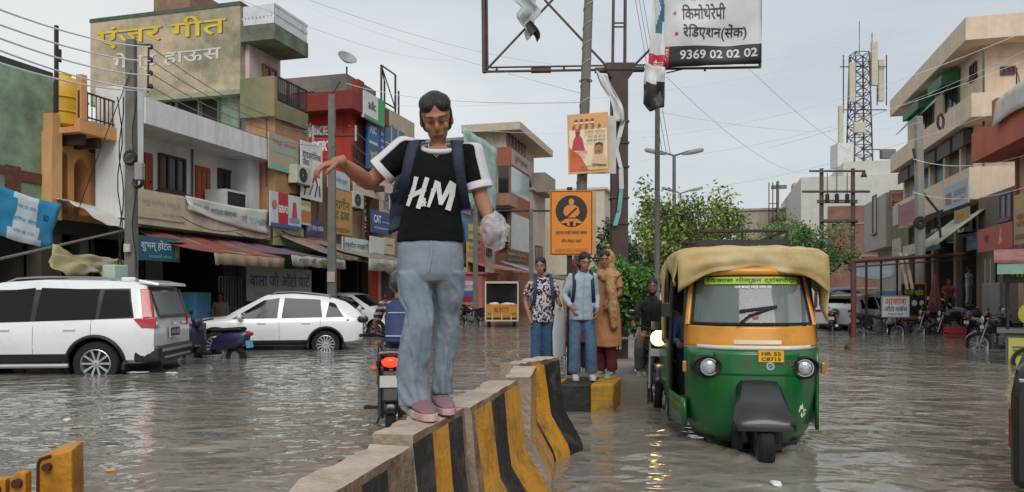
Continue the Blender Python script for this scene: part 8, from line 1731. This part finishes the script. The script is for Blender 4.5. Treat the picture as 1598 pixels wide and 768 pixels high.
# ---------------------------------------------------------------- everyone else: joints in metres, facing the camera, x to the picture's right
def person(label, loc, rotz, J, skin='#926a55', top='#777777', bottom='#3a4a66', vox=.012, hair='tied', group=None, topm=None, botm=None, style='shirt', helm=None, scarf=None, shoes='#8f8780', k=1.0, pitch=0., yaw=0., sleeve=.62, beard=False, mouth=True, hem=None, arms_only=False):
    root = thing('person', label, 'person', (0, 0, 0), 0, group); m = SKIN(skin); b = MB()
    hd = Vector(J['head']); hr = Matrix.Rotation(R(yaw), 3, 'Z') @ Matrix.Rotation(R(pitch), 3, 'X')
    if helm:
        head(b, root, hd, hr, 1.0, m, None, vox * .7, mouth)
        q = MB(); q.ell(hd + hr @ Vector((0, .015, .035)), (.125, .145, .13), hr, 20, 12); q.build('helmet', mat('helmet', helm, .3, .1, 4, coat=.5), root, smooth=80)
    else: head(b, root, hd, hr, 1.04, m, hair, vox * .7, mouth, True, beard)
    nk = Vector(J['neck']); limb(b, [nk - ZX * .06, nk, hd + Vector((0, .02, -.06))], [.05, .05, .048])
    T = MB(); ch = Vector(J['chest']); hp = Vector(J['hip']); wsh = J.get('shw', .185)
    for s in ('a', 'b'):
        sh, el, wr = (Vector(q) for q in J['arm_' + s]); limb(b, [sh, sh.lerp(el, .5), el], [.026, .040, .036]); limb(b, [el, el.lerp(wr, .35), wr], [.036, .037, .025])
        d = (wr - el).normalized(); hv = Vector(J.get('hand_' + s, d)); hand(b, wr, hv, J.get('back_' + s, (-1 if s == 'a' else 1, -.3, .1)), 1.0, J.get('curl', .8), -1 if s == 'a' else 1)
        if sleeve <= .7: T.tube([sh - ZX * .005, sh.lerp(el, .3), sh.lerp(el, sleeve + .1)], [.048, .057, .062], 12)
        else: T.tube([sh - ZX * .005, sh.lerp(el, .25), sh.lerp(el, .6), el, el.lerp(wr, .45), el.lerp(wr, .92)], [.050, .055, .052, .048, .044, .036], 12); T.ell(sh, (.052,) * 3, None, 10, 7); T.ell(el, (.047,) * 3, None, 10, 7)
    for s in ('a', 'b'):
        h_, kn, an = (Vector(q) for q in J['leg_' + s]); limb(b, [h_, h_.lerp(kn, .5), kn, kn.lerp(an, .4), an], [.07, .06, .045, .045, .03])
    b.loft([ring(hp, .10, .08, 14), ring(hp.lerp(ch, .5), .09, .07, 14), ring(ch, .12, .075, 14), ring(nk - ZX * .05, .07, .05, 14)])
    b.build('body', m, root, remesh=vox)
    hm = Vector(J['hem']) if hem is None else Vector(hem)
    if style == 'kurta':
        T.loft([ring(hm, .235, .19, 22), ring(hm.lerp(hp, .5), .225, .175, 22), ring(hp, .20, .15, 22), ring(hp.lerp(ch, .45), .165, .12, 22), ring(ch, .18, .125, 22), ring(ch.lerp(nk, .6), .16, .09, 22), ring(nk - ZX * .01, .07, .06, 22)])
    else:
        T.loft([ring(hm, .180, .135, 22), ring(hm.lerp(ch, .35), .168, .122, 22), ring(hm.lerp(ch, .7), .165, .120, 22), ring(ch, .178, .118, 22), ring(ch.lerp(nk, .6), .16, .09, 22), ring(nk - ZX * .01, .068, .06, 22)])
    cloth(T, 'kurta' if style == 'kurta' else 'shirt', topm or mat('cloth_' + top.strip('#'), top, .85, .14, 6, bump=.2, bscale=40), root, vox, .011, .002)
    if style == 'shirt' and sleeve > .8: q = MB(); q.tube([nk + Vector((.066 * math.cos(a), -.062 * math.sin(a), .005 - .035 * max(0, math.sin(a)))) for a in [6.283 * i / 20 for i in range(21)]], .014, 6); q.tube([nk + Vector((0, -.075, -.04)), ch + Vector((.0, -.128, .0)), hm + Vector((0, -.142, .02))], .006, 5); q.build('collar', topm or MATS['cloth_' + top.strip('#')], root, smooth=60)
    Q = MB(); Q.loft([ring(hp + ZX * .13, .145, .10, 20), ring(hp, .168, .118, 20), ring(hp - ZX * .08, .15, .11, 20)])
    w = J.get('legw', (.088, .08, .078))
    for s in ('a', 'b'):
        h_, kn, an = (Vector(q) for q in J['leg_' + s]); pts, rs = smooth_pts([h_, kn, an + ZX * .02], list(w), 5); Q.tube(pts, rs, 16)
    cloth(Q, 'trousers', botm or mat('denim_' + bottom.strip('#'), bottom, .85, .2, 5, bump=.12, bscale=90), root, vox, .012, .002)
    for s in ('a', 'b'):
        an = Vector(J['leg_' + s][2]); fd = Vector(J.get('foot_' + s, (0, -1, 0))).normalized(); shoe(root, an - fd * .05 - ZX * .07, an + fd * .17 - ZX * .07, mat('shoe_' + shoes.strip('#'), shoes, .6, .15, 8), mat('sole_pale', '#b0a8a0', .6, .1), .95)
    root.location = loc; root.rotation_euler = (0, 0, R(rotz)); root.scale = (k * .87, k * .93, k); return root
STAND = dict(hip=(0, 0, .88), chest=(0, -.01, 1.24), neck=(0, .0, 1.40), head=(0, -.02, 1.53), hem=(0, 0, .80), arm_a=[(-.18, 0, 1.34), (-.235, .02, 1.08), (-.22, -.08, .86)], arm_b=[(.18, 0, 1.34), (.235, .02, 1.08), (.22, -.08, .86)],
             leg_a=[(-.085, 0, .86), (-.09, -.02, .47), (-.09, .02, .08)], leg_b=[(.085, 0, .86), (.09, -.02, .47), (.09, .02, .08)], hand_a=(0, -.1, -1), hand_b=(0, -.1, -1))
def pose(**k): d = dict(STAND); d.update(k); return d
def backpack(label, loc, rotz, m, w=.15, strap=True):
    r = thing('backpack', label, 'backpack', (0, 0, 0)); b = MB(); b.loft([ring((0, .17, z), ww * w, .09 * ww, 18) for z, ww in ((.86, .5), (.9, .95), (1.1, 1.0), (1.28, .95), (1.36, .5))]); cloth(b, 'pack', m, r, .012, .008)
    if strap:
        for s in (-1, 1):
            pts, _ = smooth_pts([(s * .10, .1, 1.40), (s * .115, 0, 1.425), (s * .125, -.10, 1.34), (s * .13, -.145, 1.22), (s * .15, -.11, 1.05), (s * .17, .05, .96)], [1] * 6, 4); b = MB(); b.sheet([[p + Vector((v * .024, 0, 0)) for v in (-1, 0, 1)] for p in pts]); b.build('strap', m, r, solid=.012, smooth=70)
    r.location = loc; r.rotation_euler = (0, 0, R(rotz)); r.scale = (.87, .93, 1); return r
FLORAL = mat('floral_print', '#b4abb2', .8, .1, 4, stain='#1e1c26', amt=1.0, sscale=11, thr=.5)
BLUES = mat('shirt_sky', '#94a3af', .8, .1, 5, bump=.2, bscale=40)
pa = (P(846, 600, 9.7).x, 9.7, .22)
person('woman in a dark and white floral shirt and blue jeans stepping behind the barrier', pa, 8, pose(head=(-.03, -.03, 1.53), arm_a=[(-.18, 0, 1.33), (-.255, .03, 1.08), (-.20, -.06, .86)], arm_b=[(.18, 0, 1.33), (.245, .02, 1.08), (.25, -.16, 1.02)], hand_b=(-.1, -.5, .1), legw=(.098, .084, .082)), topm=FLORAL, bottom='#335270', yaw=-22, pitch=8, k=1.0)
backpack('dark blue backpack worn by the woman in the floral shirt', pa, 8, mat('pack_blue', '#24344c', .7, .15, 6))
b = MB(); c = Vector(pa) + Vector((.22, -.15, .78)); b.loft([ring(c + Vector((0, 0, z)), w, .02, 12) for z, w in ((-.42, .05), (-.4, .08), (-.1, .082), (.1, .07), (.16, .045), (.2, .03))]); b.v = [v + Vector((.03 * noise.noise(v * 7), .05 * noise.noise(v * 6 + ZX * 3), .02 * noise.noise(v * 9))) for v in b.v]; tag(b.build('carry_bag', mat('bag_grey', '#b4b9be', .6, .1, 5), smooth=60), 'pale grey carry bag hanging from the hand of the woman in the floral shirt', 'bag')
pb_ = (P(908, 600, 9.05).x, 9.05, .33)
person('smiling woman in a pale blue shirt and jeans on the yellow and black kerb', pb_, 4, pose(hip=(0, .03, .84), chest=(.0, -.03, 1.17), neck=(.01, -.06, 1.33), head=(.02, -.10, 1.44), hem=(0, .02, .74), arm_a=[(-.16, -.02, 1.27), (-.25, .0, 1.03), (-.17, -.19, .90)], arm_b=[(.165, -.02, 1.27), (.215, .03, 1.02), (.19, -.15, .86)], hand_a=(.3, -.3, -.8), hand_b=(-.2, -.3, -.8), leg_a=[(-.085, .03, .82), (-.10, -.02, .45), (-.10, .02, .08)], leg_b=[(.085, .03, .82), (.12, -.03, .45), (.14, .02, .08)], legw=(.095, .084, .088)), topm=BLUES, bottom='#48607c', sleeve=.9, pitch=14, yaw=8, shoes='#b0a8a0')
backpack('black backpack worn by the woman in the pale blue shirt', (pb_[0], pb_[1] + .01, pb_[2] - .07), 4, mat('pack_black', '#1c1e24', .7, .15, 6))
pc = (P(946, 600, 9.45).x, 9.45, .32)
FLS = mat('scarf_print', '#9a8f4a', .8, .1, 5, stain='#a8504a', amt=.9, sscale=9, thr=.5)
person('woman in a tan kurta with a printed yellow green headscarf behind the kerb block', pc, -38, pose(head=(.0, -.03, 1.50), hem=(0, 0, .40), arm_a=[(-.18, 0, 1.32), (-.24, .04, 1.08), (-.17, -.12, .95)], arm_b=[(.18, 0, 1.32), (.235, .0, 1.07), (.14, -.2, .98)], leg_a=[(-.085, 0, .86), (-.09, -.02, .47), (-.09, .02, .08)]), top='#a8744c', bottom='#5a1c26', style='kurta', yaw=28, pitch=6, skin='#855c48')
b = MB(); sc = thing('headscarf', 'printed yellow green scarf over the head and shoulder of the woman in the tan kurta', 'scarf', (0, 0, 0))
b.ell((0, .035, 1.545), (.105, .115, .125), None, 18, 12); b.ell((0, .03, 1.42), (.11, .09, .10)); b.loft([ring((.02, -.02, 1.40), .13, .10, 16), ring((.05, -.05, 1.33), .17, .12, 16), ring((.06, -.05, 1.26), .12, .12, 16)]); b.tube([(.08, -.12, 1.34), (.13, -.17, 1.12), (.15, -.18, .88), (.16, -.16, .66)], [.06, .07, .065, .05], 10)
b.tube([(-.02, .14, 1.36), (-.02, .19, 1.1), (0, .17, .8)], [.08, .1, .08], 10); cloth(b, 'cloth', FLS, sc, .012, .014, .006); sc.location = Vector(pc) + Vector((-.0, .0, -.02)); sc.rotation_euler = (0, 0, R(-26))
b = MB(); c = Vector(pc) + Vector((-.19, -.22, .86)); b.ell(c, (.06, .05, .085), None, 12, 8); tag(b.build('handbag', mat('bag_brown', '#4a2a22', .5, .15, 6), smooth=80), 'small brown handbag held in front of the tan kurta', 'handbag')
person('person with a red headscarf mostly hidden behind the smiling woman', (P(903, 600, 10.6).x, 10.6, .25), 0, pose(), top='#7a3038', bottom='#3a2428', hair='long', style='kurta', hem=(0, 0, .45))
q = MB(); q.ell(Vector((P(903, 600, 10.6).x, 10.62, .25 + 1.56)), (.11, .12, .12), None, 16, 10); tag(q.build('headscarf', mat('scarf_red', '#8a2a34', .8, .2, 8, stain='#c9a0a0', amt=.5, sscale=14), smooth=80), 'patterned red headscarf showing behind the smiling woman', 'scarf')
RIDE = dict(hip=(0, .12, .0), chest=(0, -.02, .36), neck=(0, -.06, .53), head=(0, -.09, .66), hem=(0, .12, -.06), arm_a=[(-.19, -.04, .46), (-.30, -.22, .24), (-.31, -.46, .20)], arm_b=[(.19, -.04, .46), (.30, -.22, .24), (.31, -.46, .20)],
            leg_a=[(-.09, .08, -.02), (-.20, -.34, -.06), (-.20, -.18, -.46)], leg_b=[(.09, .08, -.02), (.20, -.34, -.06), (.20, -.18, -.46)], hand_a=(0, -1, -.3), hand_b=(0, -1, -.3), back_a=(0, -.3, 1), back_b=(0, -.3, 1), curl=1.2)
STRIPE = mat('striped_shirt', '#2c2a2c', .8, .1, 5, stain='#a8a09a', amt=.9, sscale=1.0, thr=.5)
def blotch(m, c1, c2, sc):
    nt = m.node_tree; b = nt.nodes['Principled BSDF']; w = nt.nodes.new('ShaderNodeTexNoise'); w.inputs['Scale'].default_value = sc; w.inputs['Distortion'].default_value = 2.5; w.inputs['Detail'].default_value = 1; t = nt.nodes.new('ShaderNodeTexCoord'); nt.links.new(t.outputs['Object'], w.inputs['Vector'])
    r = nt.nodes.new('ShaderNodeValToRGB'); r.color_ramp.interpolation = 'CONSTANT'; r.color_ramp.elements[0].color = (*A(c1), 1); r.color_ramp.elements[1].position = .5; r.color_ramp.elements[1].color = (*A(c2), 1); nt.links.new(w.outputs['Fac'], r.inputs[0]); nt.links.new(r.outputs[0], b.inputs['Base Color'])
blotch(FLORAL, '#b9b0b6', '#1d1b25', 12)
def stripes(m, c1, c2, sc):
    nt = m.node_tree; b = nt.nodes['Principled BSDF']; w = nt.nodes.new('ShaderNodeTexWave'); w.bands_direction = 'Z'; w.inputs['Scale'].default_value = sc; t = nt.nodes.new('ShaderNodeTexCoord'); nt.links.new(t.outputs['Object'], w.inputs['Vector'])
    r = nt.nodes.new('ShaderNodeValToRGB'); r.color_ramp.interpolation = 'CONSTANT'; r.color_ramp.elements[0].color = (*A(c1), 1); r.color_ramp.elements[1].position = .62; r.color_ramp.elements[1].color = (*A(c2), 1); nt.links.new(w.outputs['Fac'], r.inputs[0]); nt.links.new(r.outputs[0], b.inputs['Base Color'])
blotch(FLS, '#8f8b50', '#a05a48', 11)
stripes(STRIPE, '#2c2729', '#9a8f8a', 5)
rl = RIDDEN.location; person('helmeted rider in a striped shirt on the motorcycle behind the girl', (rl.x + .03, rl.y + .12, rl.z + .95), 187, RIDE, topm=STRIPE, bottom='#2a3040', helm='#2c2e32', sleeve=.62)
r_ = thing('backpack', 'blue backpack with pale stripes on the back of the helmeted rider', 'backpack', (0, 0, 0)); b = MB(); b.loft([ring((0, y, z), w, d, 18) for z, y, w, d in ((.02, .27, .08, .05), (.06, .27, .135, .09), (.25, .2, .14, .1), (.44, .13, .125, .09), (.5, .1, .06, .05))]); cloth(b, 'pack', mat('pack_royal', '#242f5a', .7, .15, 6), r_, .012, .006)
b = MB(); b.tube([(-.12, .33, .12), (0, .37, .12), (.12, .33, .12)], .008, 5); b.tube([(-.1, .24, .36), (0, .27, .36), (.1, .24, .36)], .006, 5); b.build('trim', paint('#a9b4c9'), r_); r_.location = (rl.x + .03, rl.y + .12, rl.z + .95); r_.rotation_euler = (0, 0, R(187))
ol = ONCOMING.location; person('bearded rider in a black shirt on the motorcycle with the headlight', (ol.x + .03, ol.y + .2, ol.z + .92), -7, RIDE, top='#18181a', bottom='#6a655e', hair='short', sleeve=.95, beard=True, skin='#7a5040')
al = AUTO.matrix_basis
def in_auto(x, y, z): return al @ Vector((x, y, z))
SIT = dict(RIDE); SIT.update(arm_a=[(-.19, -.02, .46), (-.27, -.12, .2), (-.2, -.36, .2)], arm_b=[(.19, -.02, .46), (.27, -.12, .2), (.2, -.36, .2)], leg_a=[(-.09, .05, -.02), (-.14, -.36, .0), (-.14, -.34, -.38)], leg_b=[(.09, .05, -.02), (.14, -.36, .0), (.14, -.34, -.38)])
person('driver in a dim grey shirt behind the windscreen of the green rickshaw', in_auto(.1, .1, .62), AH - 270, SIT, top='#5a5f66', bottom='#33343a', hair='short', sleeve=.9)
person('passenger in a blue shirt seated at the open side of the rickshaw', in_auto(-.9, -.36, .66), AH - 270, SIT, top='#5a6f94', bottom='#33343a', hair='short', sleeve=.9)
person('passenger in dark clothes seated across the back of the rickshaw', in_auto(-.9, .25, .66), AH - 270, SIT, top='#3a3034', bottom='#33343a', hair='long', sleeve=.9)
person('pedestrian in pale clothes with a white head cloth beyond the railing', (P(1016, 500, 15.4).x, 15.4, -.02), 160, pose(), top='#b4b0b0', bottom='#a8a4a0', style='kurta', hair='short', vox=.016, hem=(0, 0, .5), sleeve=.9)
q = MB(); q.ell((P(1016, 500, 15.4).x, 15.38, 1.53), (.11, .12, .12), None, 14, 9); tag(q.build('head_cloth', paint('#c4c2c4'), smooth=80), 'white head cloth on the pedestrian beyond the railing', 'head cloth')
person('pedestrian with a dark bag strap walking behind the white cloth figure', (P(1030, 500, 17).x, 17, 0), 170, pose(), top='#b8b4b0', bottom='#55504c', hair='short', vox=.016, sleeve=.9)
person('man in white standing among the shop goods under the cream building', (P(1512, 480, 31.5).x, 31.5, .9), 20, pose(arm_a=[(-.18, 0, 1.34), (-.3, -.1, 1.2), (-.15, -.3, 1.3)]), top='#b4bcc4', bottom='#a8b0b8', hair='short', vox=.02, sleeve=.9)
person('shopkeeper in red seated behind the blue tin fence', (P(1480, 480, 30.5).x, 30.5, 1.25), -20, SIT, top='#8a3a28', bottom='#4a3a34', hair='short', vox=.02, sleeve=.9)
person('person in a white helmet cloth standing behind the white crossover bonnet', (P(344, 500, 20.6).x, 20.6, -.2), 10, pose(), top='#a8988a', bottom='#4a4a50', hair='short', vox=.016, sleeve=.9)
for px, Y, c, l in ((545, 28.5, '#a07a74', 'person in a dusty pink top under the printed awning flap'), (600, 31, '#7a4a8a', 'person in purple beside the black car under the awnings'), (572, 29.6, '#4a6a74', 'person in teal standing near the red posts')):
    person(l, (P(px, 500, Y).x, Y, -.2), 15, pose(), top=c, bottom='#33343c', hair='short', vox=.02, sleeve=.9)
# ================================================================ small clutter: air conditioner units, wall pipes, tangled cables, drifting scraps
ACM = paint('#b7b5ac')
def ac_unit(s, t, z, sd=1):
    r = thing('ac_unit', 'grey air conditioner unit bolted to a shop front wall', 'air conditioner', ST(s, t, z), 0, 'air conditioner units on the shop fronts')
    b = MB(); b.st(s, s + .85, t + .02 * sd, t + .34 * sd, z, z + .58); b.build('body', ACM, r, bevel=.02)
    b = MB(); b.disc_ring(ST(s + .36, t + .345 * sd, z + .29), VX, [(.05, 0), (.23, 0), (.23, .012), (.05, .012)], 18); b.build('fan_grille', DARK, r)
    b = MB(); b.st(s + .08, s + .13, t, t + .36 * sd, z - .06, z - .003); b.st(s + .7, s + .75, t, t + .36 * sd, z - .06, z - .003); b.build('bracket', DARK, r)
for s, t, z in ((15.9, wallt + .01, 5.55), (20.6, TF + .03, 4.9), (24.6, -13.1, 4.6), (27.4, TL + .06, 3.7), (35.2, TL + .01, 6.9), (42.6, TL + .01, 6.6), (48.4, TL + .01, 5.0)): ac_unit(s, t, z)
for s, z in ((34.6, 4.0), (38.6, 3.9), (42.0, 6.2), (36.0, 9.0)): ac_unit(s, TW - .01, z, -1)
for s, t, z0, z1 in ((22.6, -13.05, 2.9, 5.6), (25.9, -13.05, 2.9, 5.6), (30.6, -13.95, 4.5, 9.0), (36.8, -13.95, 3.2, 8.6), (49.9, -13.95, 0, 7), (32.9, 10.2, 5, 11), (39.4, 10.2, 5, 8)):
    tag(MB().cyl(ST(s, t, z0), ST(s, t, z1), .045, n=6).build('wall_pipe', mat('pipe_dark', '#54524e')), 'dark drain pipe running down a shop front wall', 'pipe', 'drain pipes on the shop fronts')
rq = random.Random(31)
for i in range(9):
    s0 = 13.5 + i * 2.2; t = -12.9; z = 3.0 + rq.uniform(0, .5); cable('slack black service cable looping along the shop awnings', [ST(s0, t, z), ST(s0 + 2.3, t + .1, z + rq.uniform(-.2, .3))], .012, .16 + rq.uniform(0, .2), DARK, 'cables looping along the awnings')
for i in range(34):
    y = 2.6 + 14 * rq.random() ** 1.4; x = rq.uniform(-.62, .6) * y
    if -.7 < x + .3 - .2 * y < .8: x -= 2.2
    w = rq.uniform(.008, .03); b = MB(); b.ell((x, y, .012), (w, w * rq.uniform(.5, 1.5), .006), Matrix.Rotation(rq.uniform(0, 3), 3, 'Z'), 7, 4)
    b.v = [v + Vector((.4 * w * noise.noise(v * 40), .4 * w * noise.noise(v * 37 + Vector((3, 0, 0))), 0)) for v in b.v]
    tag(b.build('drifting_scrap', mat(*(('scrap_leaf', '#4e4a2c'), ('scrap_pale', '#b9b6aa'), ('scrap_tan', '#8c7350'))[i % 3])), ('dark wet leaf drifting on the flood water', 'pale paper scrap drifting on the flood water', 'tan scrap drifting on the flood water')[i % 3], 'scrap', ('leaves adrift', 'pale scraps adrift', 'tan scraps adrift')[i % 3])
build_water()
